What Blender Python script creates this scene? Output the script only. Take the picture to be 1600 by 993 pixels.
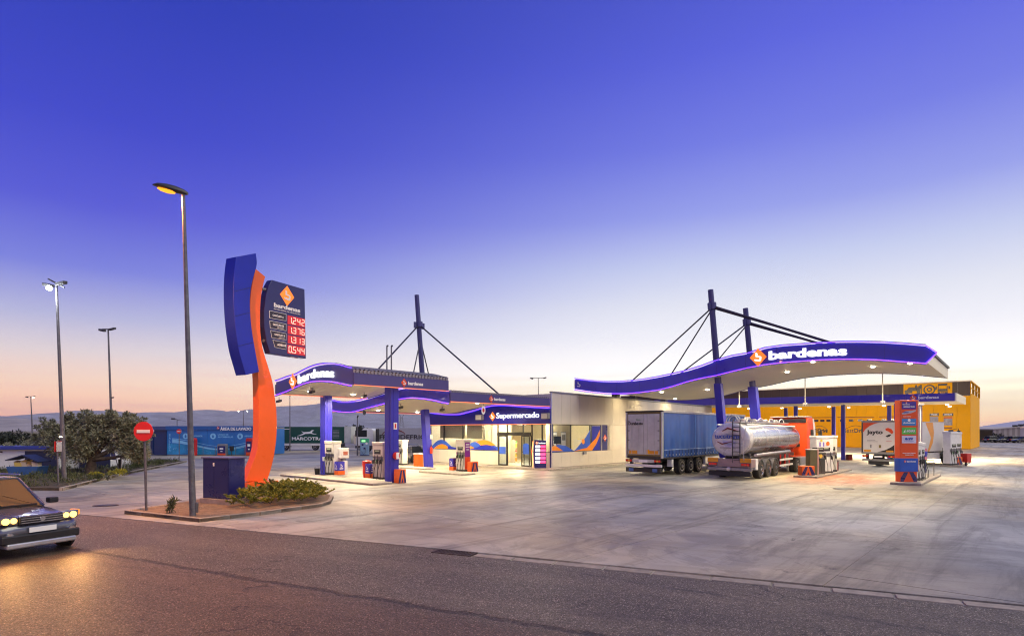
import bpy, bmesh, math, random
from mathutils import Vector, Matrix
random.seed(7)
R = math.radians
PI = math.pi
sc = bpy.context.scene
for o in list(bpy.data.objects): bpy.data.objects.remove(o)
COL = sc.collection

# ------------------------------------------------------------------ camera
F, CX, HY, EYE = 920.0, 800.0, 672.0, 2.8
cam = bpy.data.objects.new('camera', bpy.data.cameras.new('camera'))
COL.objects.link(cam)
cam.location = (0, 0, EYE)
cam.rotation_euler = (R(90), 0, 0)
cam.data.sensor_width = 36
cam.data.lens = 36 * F / 1600
cam.data.shift_y = (HY - 496.5) / 1600
cam.data.clip_start = 0.1
cam.data.clip_end = 60000
sc.camera = cam

def lin(c):
    return tuple((v / 255 / 12.92) if v <= 10 else ((v / 255 + .055) / 1.055) ** 2.4 for v in c)

# ------------------------------------------------------------------ world: dusk sky, sunset glow low on the right
W = bpy.data.worlds.new('World'); sc.world = W; W.use_nodes = True
nt = W.node_tree; nt.nodes.clear()
def nd(t, **k):
    n = nt.nodes.new(t)
    for a, b in k.items(): setattr(n, a, b)
    return n
tc = nd('ShaderNodeTexCoord'); sep = nd('ShaderNodeSeparateXYZ'); nt.links.new(tc.outputs['Generated'], sep.inputs[0])
def HK(p):                      # the air near the horizon dims the sky behind it: that much brighter there
    return 1 + .62*max(0, 1 - p/.17)**1.1
def ramp(stops):
    r = nd('ShaderNodeValToRGB'); r.color_ramp.interpolation = 'LINEAR'
    e = r.color_ramp.elements
    while len(e) > 1: e.remove(e[-1])
    e[0].position = stops[0][0]; e[0].color = tuple(v*.5*HK(0) for v in lin(stops[0][1])) + (1,)
    for p, c in stops[1:]:
        x = e.new(p); x.color = tuple(v*.5*HK(p) for v in lin(c)) + (1,)
    return r
rl = ramp([(0, (225, 150, 120)), (.012, (252, 176, 126)), (.03, (250, 190, 144)), (.065, (238, 202, 174)), (.11, (216, 204, 206)), (.155, (184, 186, 222)), (.22, (124, 133, 226)),
           (.30, (86, 92, 216)), (.40, (64, 74, 203)), (.54, (48, 64, 184)), (.75, (42, 58, 160)), (1, (44, 60, 150))])
rr = ramp([(0, (255, 200, 150)), (.012, (255, 200, 132)), (.03, (255, 228, 170)), (.055, (255, 246, 210)), (.095, (255, 252, 248)), (.15, (245, 245, 252)), (.20, (232, 235, 248)),
           (.26, (200, 209, 243)), (.33, (152, 162, 238)), (.42, (116, 126, 231)), (.52, (92, 102, 224)), (.72, (62, 76, 190)), (1, (44, 60, 150))])
nt.links.new(sep.outputs[2], rl.inputs[0]); nt.links.new(sep.outputs[2], rr.inputs[0])
mr = nd('ShaderNodeMapRange'); mr.interpolation_type = 'SMOOTHSTEP'
mr.inputs[1].default_value = -.58; mr.inputs[2].default_value = .34
zx = nd('ShaderNodeMath', operation='MULTIPLY_ADD'); nt.links.new(sep.outputs[2], zx.inputs[0]); zx.inputs[1].default_value = -.5; zx.inputs[2].default_value = .125
zy = nd('ShaderNodeMath', operation='ADD'); nt.links.new(sep.outputs[0], zy.inputs[0]); nt.links.new(zx.outputs[0], zy.inputs[1])
nt.links.new(zy.outputs[0], mr.inputs[0])
# the glow belongs to the sunset side only: fade it out towards the back of the sky
mb = nd('ShaderNodeMapRange'); mb.interpolation_type = 'SMOOTHSTEP'
mb.inputs[1].default_value = -.6; mb.inputs[2].default_value = .5
nt.links.new(sep.outputs[1], mb.inputs[0])
mu = nd('ShaderNodeMath', operation='MULTIPLY'); nt.links.new(mr.outputs[0], mu.inputs[0]); nt.links.new(mb.outputs[0], mu.inputs[1])
mx = nd('ShaderNodeMix', data_type='RGBA')
nt.links.new(mu.outputs[0], mx.inputs[0]); nt.links.new(rl.outputs[0], mx.inputs[6]); nt.links.new(rr.outputs[0], mx.inputs[7])
cm = nd('ShaderNodeMapping'); cm.inputs['Scale'].default_value = (2.2, 2.2, 60); nt.links.new(tc.outputs['Generated'], cm.inputs[0])
cn = nd('ShaderNodeTexNoise'); cn.inputs['Scale'].default_value = 1.6; cn.inputs['Detail'].default_value = 6; nt.links.new(cm.outputs[0], cn.inputs['Vector'])
c1 = nd('ShaderNodeMapRange'); c1.inputs[1].default_value = .50; c1.inputs[2].default_value = .72; nt.links.new(cn.outputs[0], c1.inputs[0])
c2 = nd('ShaderNodeMapRange'); c2.inputs[1].default_value = .02; c2.inputs[2].default_value = .13; c2.inputs[3].default_value = .45; c2.inputs[4].default_value = 0; nt.links.new(sep.outputs[2], c2.inputs[0])
c3 = nd('ShaderNodeMath', operation='MULTIPLY'); nt.links.new(c1.outputs[0], c3.inputs[0]); nt.links.new(c2.outputs[0], c3.inputs[1])
cx = nd('ShaderNodeMix', data_type='RGBA'); nt.links.new(c3.outputs[0], cx.inputs[0]); nt.links.new(mx.outputs[2], cx.inputs[6]); cx.inputs[7].default_value = (.36, .24, .25, 1)
mx = cx
bg = nd('ShaderNodeBackground'); bg.inputs[1].default_value = 2.0
nt.links.new(mx.outputs[2], bg.inputs[0])
wo = nd('ShaderNodeOutputWorld'); nt.links.new(bg.outputs[0], wo.inputs[0])

# ------------------------------------------------------------------ added fill from high behind the camera, lifts camera-facing surfaces; the sunset lies ahead
sl = bpy.data.lights.new('fill_sun', 'SUN'); sl.energy = 2.4; sl.angle = R(50); sl.color = (1, .93, .62)
so = bpy.data.objects.new('fill_sun', sl); COL.objects.link(so)
so.rotation_euler = Vector((-.5, .3, -.75)).to_track_quat('-Z', 'Y').to_euler()

sc.view_settings.view_transform = 'Standard'
sc.view_settings.look = 'None'
sc.view_settings.exposure = 0
sc.view_settings.gamma = 1
sc.cycles.sample_clamp_indirect = 4
sc.cycles.filter_width = 1.15
sc.cycles.max_bounces = 8
sc.cycles.volume_bounces = 2
sc.cycles.transparent_max_bounces = 12

# ------------------------------------------------------------------ frames
UD = Vector((.663, .749, 0)).normalized(); VD = Vector((-UD.y, UD.x, 0)); Z = Vector((0, 0, 1))
UANG = math.atan2(UD.y, UD.x)
def gp(px, py, z=0.0):
    D = (EYE - z) * F / (py - HY)
    return Vector(((px - CX) / F * D, D, z))
def at(px, py, D):
    return Vector(((px - CX) / F * D, D, EYE + (HY - py) / F * D))
def onplane(px, py, P0, d):
    """where the ray through a pixel meets the vertical plane through P0 along d -> (t, z)"""
    r = (px - CX) / F
    t = (r * P0.y - P0.x) / (d.x - r * d.y)
    D = P0.y + d.y * t
    return t, EYE + (HY - py) / F * D
def prof(pts, P0, d):
    q = sorted(onplane(a, b, P0, d) for a, b in pts)
    def f(t):
        if t <= q[0][0]: return q[0][1]
        for i in range(len(q) - 1):
            if t <= q[i + 1][0]:
                a, b = q[i], q[i + 1]
                p = q[i - 1] if i else a; n = q[i + 2] if i + 2 < len(q) else b
                s = (t - a[0]) / max(1e-6, b[0] - a[0]); h = b[0] - a[0]
                m0 = (b[1] - p[1]) / max(1e-6, b[0] - p[0]); m1 = (n[1] - a[1]) / max(1e-6, n[0] - a[0])
                s2, s3 = s * s, s * s * s
                return (2*s3-3*s2+1)*a[1] + (s3-2*s2+s)*h*m0 + (-2*s3+3*s2)*b[1] + (s3-s2)*h*m1
        return q[-1][1]
    return f

# ------------------------------------------------------------------ materials
MC = {}
def mat(name, col, rough=.6, metal=0., var=.10, scale=3., bump=0., bscale=60., emis=None, es=0., coat=0., rnd=0., spec=.5):
    if name in MC: return MC[name]
    m = bpy.data.materials.new(name); m.use_nodes = True; MC[name] = m
    t = m.node_tree; b = t.nodes['Principled BSDF']; L = t.links.new
    b.inputs['Roughness'].default_value = rough; b.inputs['Metallic'].default_value = metal
    b.inputs['Coat Weight'].default_value = coat; b.inputs['Specular IOR Level'].default_value = spec
    c4 = tuple(col) + (1,)
    b.inputs['Base Color'].default_value = c4
    if var > 0 or rnd > 0:
        tcn = t.nodes.new('ShaderNodeTexCoord'); n = t.nodes.new('ShaderNodeTexNoise')
        n.inputs['Scale'].default_value = scale; n.inputs['Detail'].default_value = 6; n.inputs['Roughness'].default_value = .65
        L(tcn.outputs['Object'], n.inputs['Vector'])
        r = t.nodes.new('ShaderNodeMapRange'); r.inputs[1].default_value = .3; r.inputs[2].default_value = .7
        r.inputs[3].default_value = 1 - var * 1.6; r.inputs[4].default_value = 1 + var * .7
        L(n.outputs[0], r.inputs[0])
        out = r.outputs[0]
        if rnd > 0:
            oi = t.nodes.new('ShaderNodeObjectInfo'); r2 = t.nodes.new('ShaderNodeMapRange')
            r2.inputs[3].default_value = 1 - rnd; r2.inputs[4].default_value = 1 + rnd
            L(oi.outputs['Random'], r2.inputs[0])
            q = t.nodes.new('ShaderNodeMath'); q.operation = 'MULTIPLY'; L(out, q.inputs[0]); L(r2.outputs[0], q.inputs[1]); out = q.outputs[0]
        v = t.nodes.new('ShaderNodeVectorMath'); v.operation = 'SCALE'; v.inputs[0].default_value = col
        L(out, v.inputs['Scale']); L(v.outputs[0], b.inputs['Base Color'])
        rr_ = t.nodes.new('ShaderNodeMapRange'); rr_.inputs[1].default_value = .3; rr_.inputs[2].default_value = .7
        rr_.inputs[3].default_value = max(.03, rough - .08); rr_.inputs[4].default_value = min(1, rough + .1)
        L(n.outputs[0], rr_.inputs[0]); L(rr_.outputs[0], b.inputs['Roughness'])
    if bump > 0:
        tcn2 = t.nodes.new('ShaderNodeTexCoord'); n2 = t.nodes.new('ShaderNodeTexNoise'); n2.inputs['Scale'].default_value = bscale; n2.inputs['Detail'].default_value = 4
        L(tcn2.outputs['Object'], n2.inputs['Vector'])
        bu = t.nodes.new('ShaderNodeBump'); bu.inputs['Strength'].default_value = bump; bu.inputs['Distance'].default_value = .02
        L(n2.outputs[0], bu.inputs['Height']); L(bu.outputs[0], b.inputs['Normal'])
    if emis is not None:
        b.inputs['Emission Color'].default_value = tuple(emis) + (1,); b.inputs['Emission Strength'].default_value = es
    return m

def glass(name, tint=(.85, .9, .95), trans=.82):
    if name in MC: return MC[name]
    m = bpy.data.materials.new(name); m.use_nodes = True; MC[name] = m
    t = m.node_tree; t.nodes.clear(); L = t.links.new
    o = t.nodes.new('ShaderNodeOutputMaterial'); mxs = t.nodes.new('ShaderNodeMixShader'); tr = t.nodes.new('ShaderNodeBsdfTransparent'); g = t.nodes.new('ShaderNodeBsdfGlossy')
    tr.inputs[0].default_value = tuple(tint) + (1,); g.inputs['Roughness'].default_value = .03; g.inputs[0].default_value = (.9, .93, 1, 1)
    fr = t.nodes.new('ShaderNodeLayerWeight'); fr.inputs[0].default_value = .25
    pw_ = t.nodes.new('ShaderNodeMath'); pw_.operation = 'POWER'; pw_.inputs[1].default_value = 3; L(fr.outputs['Facing'], pw_.inputs[0])
    a = t.nodes.new('ShaderNodeMath'); a.operation = 'MULTIPLY_ADD'; a.inputs[1].default_value = .5; a.inputs[2].default_value = .04
    L(pw_.outputs[0], a.inputs[0]); L(a.outputs[0], mxs.inputs[0]); L(tr.outputs[0], mxs.inputs[1]); L(g.outputs[0], mxs.inputs[2]); L(mxs.outputs[0], o.inputs[0])
    return m

def emit(name, col, s):
    return mat(name, (.02, .02, .02), .5, var=0, emis=col, es=s)

BLUE = mat('deep blue metal', (.045, .035, .42), .35, .2, .06, 2, coat=.3)
BLUEC = mat('column blue paint', (.034, .032, .44), .38, .1, .08, 1.3, coat=.2)
GREYB = mat('grey blue fascia', (.085, .075, .24), .42, .2, .06, 2)
STEELB = mat('mast blue grey paint', (.06, .06, .19), .4, .2, .08, 1.5)
CABLE = mat('cable dark steel', (.05, .045, .08), .4, .5, .1)
ORANGE = mat('orange paint', (.78, .13, .008), .35, 0, .06, 2, coat=.2)
ORANGE2 = mat('orange red paint', (.75, .075, .01), .38, 0, .06, 2, coat=.2)
WHITE = mat('white paint', (.72, .72, .72), .38, 0, .08, 3)
CREAMW = mat('cream cladding', (.63, .57, .48), .48, .05, .05, .8, rnd=.035)
SOFFIT = mat('cream soffit', (.86, .80, .62), .5, 0, .04, .6)
DARK = mat('dark rubber', (.018, .018, .02), .7, 0, .2, 5)
BLACK = mat('black plastic', (.015, .015, .018), .4, 0, .1)
GALV = mat('galvanised steel', (.17, .165, .18), .45, .55, .25, 6, bump=.1, bscale=90)
CHROME = mat('polished steel', (.75, .75, .78), .14, 1., .08, 2)
ALU = mat('brushed aluminium', (.55, .55, .57), .35, .8, .1, 4)
GREY = mat('grey metal', (.25, .25, .26), .45, .3, .12)
DGREY = mat('dark grey metal', (.06, .06, .065), .45, .3, .12)
RED = mat('red paint', (.55, .02, .015), .4, 0, .08)
SIGNRED = mat('sign red sheeting', (.7, .02, .02), .4, 0, .04)
NAVY = mat('navy paint', (.014, .017, .13), .3, .1, .07, 1.2, coat=.35)
CONC = mat('kerb concrete', (.33, .29, .25), .8, 0, .22, 4, bump=.35, bscale=50, rnd=.08)
YEL = mat('yellow cladding', (.88, .42, .002), .6, 0, .06, .5, spec=.15)
BROWN = mat('dark brown cladding', (.04, .022, .018), .5, .1, .1, .5)
LETW = emit('lit white letters', (1, 1, 1), 1.5)
LOGO_O = mat('lit orange logo', (.8, .14, .01), .4, 0, 0, emis=(1, .25, .03), es=.9)
PLAINW = mat('white lettering', (.82, .82, .82), .4, var=0)
BLKT = mat('black lettering', (.015, .015, .02), .4, var=0)
BLUET = mat('blue lettering', (.02, .08, .42), .4, var=0)
LEDV = emit('violet neon', (.10, .03, 1), 6)
LEDM = emit('magenta neon', (.18, .03, 1), 5)
LEDO = emit('orange neon', (1, .22, .08), 1.6)
LAMPW = emit('warm lamp lens', (1, .88, .62), 30)
LAMPC = emit('cool lamp lens', (.9, .97, 1), 60)
LAMPO = emit('sodium lamp lens', (1, .34, .02), 1.9)
GLASS = glass('shop glass')
WINDG = mat('dark tinted glass', (.02, .025, .03), .45, 0, 0, coat=0, spec=.12)

# ------------------------------------------------------------------ mesh builder
class MB:
    def __init__(s): s.v = []; s.f = []
    def add(s, vs, fs):
        k = len(s.v); s.v += [Vector(p) for p in vs]; s.f += [tuple(i + k for i in f) for f in fs]; return s
    def obox(s, o, a, b, c):
        o, a, b, c = map(Vector, (o, a, b, c))
        if a.cross(b).dot(c) < 0: a, b = b, a
        return s.add([o, o+a, o+a+b, o+b, o+c, o+a+c, o+a+b+c, o+b+c], [(0,3,2,1),(4,5,6,7),(0,1,5,4),(1,2,6,5),(2,3,7,6),(3,0,4,7)])
    def box(s, x0, x1, y0, y1, z0, z1):
        return s.obox((x0, y0, z0), (x1-x0, 0, 0), (0, y1-y0, 0), (0, 0, z1-z0))
    def prism(s, pts, o, ex, ey, dz):
        """polygon pts (2D) in the plane o,ex,ey, extruded by the vector dz"""
        o, ex, ey, dz = map(Vector, (o, ex, ey, dz)); n = len(pts)
        ar = sum(pts[i][0]*pts[(i+1) % n][1] - pts[(i+1) % n][0]*pts[i][1] for i in range(n))
        if (ar > 0) != (ex.cross(ey).dot(dz) > 0): pts = list(reversed(pts))
        a = [o + ex*p[0] + ey*p[1] for p in pts]
        return s.add(a + [p + dz for p in a], [tuple(reversed(range(n))), tuple(range(n, 2*n))] + [(i, (i+1) % n, (i+1) % n + n, i+n) for i in range(n)])
    def tube(s, pts, r, n=8, caps=True):
        pts = [Vector(p) for p in pts]; rs = r if isinstance(r, (list, tuple)) else [r]*len(pts)
        vs, fs = [], []; prev = None
        for i, p in enumerate(pts):
            d = (pts[min(i+1, len(pts)-1)] - pts[max(i-1, 0)]).normalized()
            if prev is None: a = d.orthogonal().normalized()
            else:
                a = prev - d * prev.dot(d)
                a = a.normalized() if a.length > 1e-5 else d.orthogonal().normalized()
            prev = a; b = d.cross(a)
            for k in range(n):
                w = 2*PI*k/n; vs.append(p + (a*math.cos(w) + b*math.sin(w))*rs[i])
        for i in range(len(pts)-1):
            for k in range(n): fs.append((i*n+k, i*n+(k+1) % n, (i+1)*n+(k+1) % n, (i+1)*n+k))
        if caps: fs += [tuple(reversed(range(n))), tuple(range((len(pts)-1)*n, len(pts)*n))]
        return s.add(vs, fs)
    def lathe(s, prof_, o, ax, n=16):
        """prof_ = [(radius, height)] turned round the axis ax at o"""
        o, ax = Vector(o), Vector(ax).normalized(); a = ax.orthogonal().normalized(); b = ax.cross(a); vs, fs = [], []
        for r, h in prof_:
            for k in range(n):
                w = 2*PI*k/n; vs.append(o + ax*h + (a*math.cos(w) + b*math.sin(w))*r)
        for i in range(len(prof_)-1):
            for k in range(n): fs.append((i*n+k, i*n+(k+1) % n, (i+1)*n+(k+1) % n, (i+1)*n+k))
        fs += [tuple(reversed(range(n))), tuple(range((len(prof_)-1)*n, len(prof_)*n))]
        return s.add(vs, fs)
    def loft(s, rings, close=True, caps=True):
        n = len(rings[0]); vs = [Vector(p) for r in rings for p in r]; fs = []
        for i in range(len(rings)-1):
            for k in range(n if close else n-1): fs.append((i*n+k, i*n+(k+1) % n, (i+1)*n+(k+1) % n, (i+1)*n+k))
        if caps: fs += [tuple(reversed(range(n))), tuple(range((len(rings)-1)*n, len(rings)*n))]
        return s.add(vs, fs)
    def build(s, name, m, parent=None, world=False, smooth=False, bevel=0., sub=0, fix=False):
        vs = s.v
        if world and parent is not None:
            inv = MW[parent.name].inverted(); vs = [inv @ p for p in vs]
        me = bpy.data.meshes.new(name); me.from_pydata([tuple(p) for p in vs], [], s.f)
        if fix:
            bm = bmesh.new(); bm.from_mesh(me); bmesh.ops.recalc_face_normals(bm, faces=bm.faces); bm.to_mesh(me); bm.free()
        me.materials.append(m)
        if smooth:
            for p in me.polygons: p.use_smooth = True
            if smooth != 'all': me.set_sharp_from_angle(angle=R(40))
        o = bpy.data.objects.new(name, me); COL.objects.link(o)
        if parent is not None:
            o.parent = parent; MW[o.name] = MW[parent.name]
        else: MW[o.name] = Matrix.Identity(4)
        if bevel > 0:
            b = o.modifiers.new('bevel', 'BEVEL'); b.width = bevel; b.segments = 2; b.limit_method = 'ANGLE'; b.angle_limit = R(40)
        if sub: 
            q = o.modifiers.new('subsurf', 'SUBSURF'); q.levels = sub; q.render_levels = sub
        return o
MW = {}

def tag(o, label=None, cat=None, group=None, kind=None):
    if label: o['label'] = label
    if cat: o['category'] = cat
    if group: o['group'] = group
    if kind: o['kind'] = kind
    return o
def thing(name, label, cat, loc=(0, 0, 0), rz=0., group=None, rot=None):
    o = bpy.data.objects.new(name, None); COL.objects.link(o); o.empty_display_size = .3
    o.location = loc; o.rotation_euler = rot if rot else (0, 0, rz)
    M_ = Matrix.Translation(Vector(loc)) @ o.rotation_euler.to_matrix().to_4x4()
    MW[o.name] = M_
    return tag(o, label, cat, group)
def copy_tree(o, parent=None):
    c = o.copy(); COL.objects.link(c); c.parent = parent
    for ch in [x for x in KIDS(o)]: copy_tree(ch, c)
    return c
def KIDS(o): return [x for x in COL.objects if x.parent == o]
def place_copy(o, loc, rz, label, group=None):
    c = copy_tree(o); c.location = loc; c.rotation_euler = (0, 0, rz); c['label'] = label
    if group: c['group'] = group; o['group'] = group
    return c

# ------------------------------------------------------------------ lettering (Blender's built-in letter shapes)
TC = {}
def text_geo(s, bold=.0, ext=.01):
    k = (s, bold, ext)
    if k in TC: return TC[k]
    cu = bpy.data.curves.new('t', 'FONT'); cu.body = s; cu.size = 1; cu.offset = bold; cu.extrude = ext; cu.resolution_u = 3
    o = bpy.data.objects.new('t', cu); COL.objects.link(o)
    dg = bpy.context.evaluated_depsgraph_get(); me = bpy.data.meshes.new_from_object(o.evaluated_get(dg))
    vs = [v.co.copy() for v in me.vertices]; fs = [tuple(p.vertices) for p in me.polygons]
    bpy.data.objects.remove(o); bpy.data.curves.remove(cu); bpy.data.meshes.remove(me)
    x0 = min(v.x for v in vs); x1 = max(v.x for v in vs); y0 = min(v.y for v in vs); y1 = max(v.y for v in vs)
    TC[k] = (vs, fs, x0, x1, y0, y1); return TC[k]
def text(name, s, o, xd, up, width, height, m, parent, bold=.03, depth=.02, world=True, bend=None):
    """text whose box lower-left is o, fitted to width x height along xd, up"""
    o, xd, up = Vector(o), Vector(xd).normalized(), Vector(up).normalized(); nn = xd.cross(up)
    vs, fs, x0, x1, y0, y1 = text_geo(s, bold)
    mb_ = MB(); out = []
    for v in vs:
        x = (v.x - x0) / (x1 - x0) * width; y = (v.y - y0) / (y1 - y0) * height; z = v.z / .01 * depth
        p = o + xd*x + up*y + nn*z
        if bend: p = p + up * bend(x)
        out.append(p)
    mb_.add(out, fs)
    return mb_.build(name, m, parent, world=world)
BPTS = [  # the white angular 'b' of the emblem, in a unit box
    (-.30, .62), (-.06, .50), (-.06, .18), (.34, .10), (.44, -.02), (.40, -.42), (.26, -.54), (-.40, -.44), (-.46, -.30), (-.42, -.24), (.14, -.30), (.20, -.26), (.22, -.06), (.18, -.02), (-.30, .06)]
def emblem(parent, o, xd, up, size, mo, mw, depth=.04, world=True, name='emblem'):
    o, xd, up = Vector(o), Vector(xd).normalized(), Vector(up).normalized(); nn = xd.cross(up); h = size / 2
    d = MB().prism([(0, -1.12*h), (h, 0), (0, 1.12*h), (-h, 0)], o, xd, up, nn*depth).build(name, mo, parent, world=world)
    MB().prism([(x*h*.95, y*h*.95) for x, y in BPTS], o + nn*(depth+.004), xd, up, nn*.02).build('letter', mw, parent, world=world)
    return d

def lamp_point(name, loc, power, col, radius=.15, parent=None, world=True, kind='POINT', aim=None, **k):
    l = bpy.data.lights.new(name, kind); l.energy = power; l.color = col
    if kind in ('POINT', 'SPOT'): l.shadow_soft_size = radius
    for a, b in k.items(): setattr(l, a, b)
    o = bpy.data.objects.new(name, l); COL.objects.link(o)
    p = Vector(loc)
    q = Vector(aim).normalized() if aim is not None else Vector((0, 0, -1))
    if parent is not None:
        o.parent = parent
        if world: p = MW[parent.name].inverted() @ p; q = MW[parent.name].inverted().to_3x3() @ q
    o.location = p
    o.rotation_euler = q.to_track_quat('-Z', 'Y').to_euler()
    return o
HAZE_DENS = 5e-5; SHOPK = 8.5
# =================================================================== GROUND AND SETTING
C0 = Vector((2.84, 42.2, 0))                      # corner of the shop
def uv(u, v, z=0.0, o=C0): return o + UD*u + VD*v + Z*z
RD = Vector((.912, -.41, 0)).normalized(); RN = Vector((-RD.y, RD.x, 0)); RP = Vector((-8.96, 17.2, 0))   # edge of the road

def ground_mat(name, base, kind):
    m = bpy.data.materials.new(name); m.use_nodes = True; t = m.node_tree; b = t.nodes['Principled BSDF']; L = t.links.new
    def N(ty, **k):
        n = t.nodes.new(ty)
        for a, v in k.items(): setattr(n, a, v)
        return n
    def noise(scale, det=5, rough=.6, vec=None, dist=0):
        n = N('ShaderNodeTexNoise'); n.inputs['Scale'].default_value = scale; n.inputs['Detail'].default_value = det; n.inputs['Roughness'].default_value = rough; n.inputs['Distortion'].default_value = dist
        L(vec, n.inputs['Vector']); return n.outputs[0]
    def rng(x, a, b_, c, d, sm=False):
        r = N('ShaderNodeMapRange'); r.inputs[1].default_value = a; r.inputs[2].default_value = b_; r.inputs[3].default_value = c; r.inputs[4].default_value = d
        if sm: r.interpolation_type = 'SMOOTHSTEP'
        L(x, r.inputs[0]); return r.outputs[0]
    def ma(op, x, y):
        q = N('ShaderNodeMath', operation=op)
        for i, z in enumerate((x, y)):
            if isinstance(z, (int, float)): q.inputs[i].default_value = z
            else: L(z, q.inputs[i])
        return q.outputs[0]
    def mix(f, c1, c2):
        x = N('ShaderNodeMix', data_type='RGBA')
        if isinstance(f, (int, float)): x.inputs[0].default_value = f
        else: L(f, x.inputs[0])
        for i, c in ((6, c1), (7, c2)):
            if isinstance(c, tuple): x.inputs[i].default_value = c + (1,)
            else: L(c, x.inputs[i])
        return x.outputs[2]
    tcn = N('ShaderNodeTexCoord'); P = tcn.outputs['Object']
    def rot(ang, sx, sy):
        mp = N('ShaderNodeMapping'); mp.inputs['Rotation'].default_value = (0, 0, ang); mp.inputs['Scale'].default_value = (1, 1, 1)
        L(P, mp.inputs[0]); m2 = N('ShaderNodeMapping'); m2.inputs['Scale'].default_value = (sx, sy, 1); L(mp.outputs[0], m2.inputs[0]); return m2.outputs[0]
    def linemask(p0, d, w, wob, sc_=1.2):
        """1 on a ragged line through p0 along d"""
        nrm = (-d[1], d[0])
        v = N('ShaderNodeVectorMath', operation='DOT_PRODUCT'); L(P, v.inputs[0]); v.inputs[1].default_value = (nrm[0], nrm[1], 0)
        x = ma('SUBTRACT', v.outputs['Value'], nrm[0]*p0[0] + nrm[1]*p0[1])
        x = ma('ADD', x, ma('MULTIPLY', ma('SUBTRACT', noise(sc_, 6, .7, P), .5), wob))
        return rng(ma('ABSOLUTE', x, 0), w*.35, w, 1, 0, True)
    if kind == 'concrete':
        big = noise(.13, 4, .55, P); mid = noise(.9, 6, .65, P); fine = noise(14, 4, .6, P)
        st = noise(1, 6, .7, rot(-UANG, .12, 1.1), .5); st2 = noise(1, 6, .7, rot(.42, .16, 1.4), .5)
        k = ma('MULTIPLY', rng(big, .34, .66, .56, 1.24), ma('MULTIPLY', rng(mid, .32, .68, .80, 1.12), rng(fine, .25, .75, .93, 1.05)))
        k = ma('MULTIPLY', k, rng(st, .50, .68, 1, .52)); k = ma('MULTIPLY', k, rng(st2, .5, .72, 1, .70))
        k = ma('MULTIPLY', k, rng(noise(.32, 7, .72, P, 1.2), .48, .54, 1, .76)); k = ma('MULTIPLY', k, rng(noise(1, 7, .75, rot(-.1, .07, .9), 1.0), .60, .68, 1, 1.22))
        oi = N('ShaderNodeObjectInfo'); k = ma('MULTIPLY', k, rng(oi.outputs['Random'], 0, 1, .86, 1.10))
        v = N('ShaderNodeVectorMath', operation='SCALE'); v.inputs[0].default_value = base; L(k, v.inputs['Scale'])
        c = v.outputs[0]
        # dark oil drips and the orange spill by the right-hand islands
        oil = ma('MULTIPLY', rng(noise(1.6, 6, .75, P, .6), .58, .66, 0, .8), rng(noise(.2, 2, .5, P), .5, .62, 0, 1))
        c = mix(oil, c, (.06, .05, .045))
        vd = N('ShaderNodeVectorMath', operation='DISTANCE'); L(rot(-UANG, .55, 1), vd.inputs[0])
        ca, sa = math.cos(-UANG), math.sin(-UANG); q = (18.8, 34.2); vd.inputs[1].default_value = ((q[0]*ca - q[1]*sa)*.55, q[0]*sa + q[1]*ca, 0)
        sp = ma('MULTIPLY', rng(vd.outputs['Value'], 1.2, 3.4, 1, 0, True), rng(noise(2.2, 6, .7, rot(.2, .4, 1.6), .8), .44, .54, 0, .95))
        c = mix(sp, c, (.50, .10, .02))
        sp2 = ma('MULTIPLY', rng(vd.outputs['Value'], 1.2, 3.8, 1, 0, True), rng(noise(3.4, 6, .75, rot(.2, .4, 1.6), .8), .50, .57, 0, .95))
        c = mix(sp2, c, (.05, .03, .025))
        # hairline cracks
        vo = N('ShaderNodeTexVoronoi', feature='DISTANCE_TO_EDGE'); vo.inputs['Scale'].default_value = .22
        va = N('ShaderNodeVectorMath', operation='ADD'); nz = N('ShaderNodeTexNoise'); nz.inputs['Scale'].default_value = 1.5; nz.inputs['Detail'].default_value = 5; L(P, nz.inputs['Vector'])
        L(P, va.inputs[0]); L(nz.outputs['Color'], va.inputs[1]); L(va.outputs[0], vo.inputs['Vector'])
        crk = ma('MULTIPLY', rng(vo.outputs['Distance'], .0015, .005, 1, 0), rng(noise(.16, 2, .5, P), .5, .6, 0, .6))
        c = mix(crk, c, (.08, .065, .055))
        hue = noise(.085, 3, .55, P, .4)
        tint = N('ShaderNodeMix', data_type='RGBA', blend_type='MULTIPLY'); tint.inputs[0].default_value = 1; L(c, tint.inputs[6]); L(mix(rng(hue, .40, .60, 0, 1), (.86, .93, 1.10), (1.10, 1.0, .86)), tint.inputs[7]); c = tint.outputs[2]
        L(c, b.inputs['Base Color'])
        L(rng(ma('ADD', mid, ma('MULTIPLY', st, .6)), .5, 1.1, .34, .70), b.inputs['Roughness'])
        bu = N('ShaderNodeBump'); bu.inputs['Strength'].default_value = .25; bu.inputs['Distance'].default_value = .01; L(ma('ADD', fine, noise(60, 3, .6, P)), bu.inputs['Height']); L(bu.outputs[0], b.inputs['Normal'])
    elif kind == 'asphalt':
        vo = N('ShaderNodeTexVoronoi'); vo.inputs['Scale'].default_value = 64; L(P, vo.inputs['Vector'])
        sepc = N('ShaderNodeSeparateColor'); L(vo.outputs['Color'], sepc.inputs[0])
        stone = rng(sepc.outputs[0], 0, 1, .38, 1.75); bright = rng(sepc.outputs[1], .90, .95, 0, 1)
        k = ma('MULTIPLY', stone, ma('MULTIPLY', rng(noise(.35, 4, .6, P), .3, .7, .84, 1.14), rng(noise(5, 5, .7, P), .3, .7, .85, 1.12)))
        lanes = noise(1, 5, .6, rot(-math.atan2(RD.y, RD.x), .05, .9)); k = ma('MULTIPLY', k, rng(lanes, .35, .65, .72, 1.18))
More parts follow.
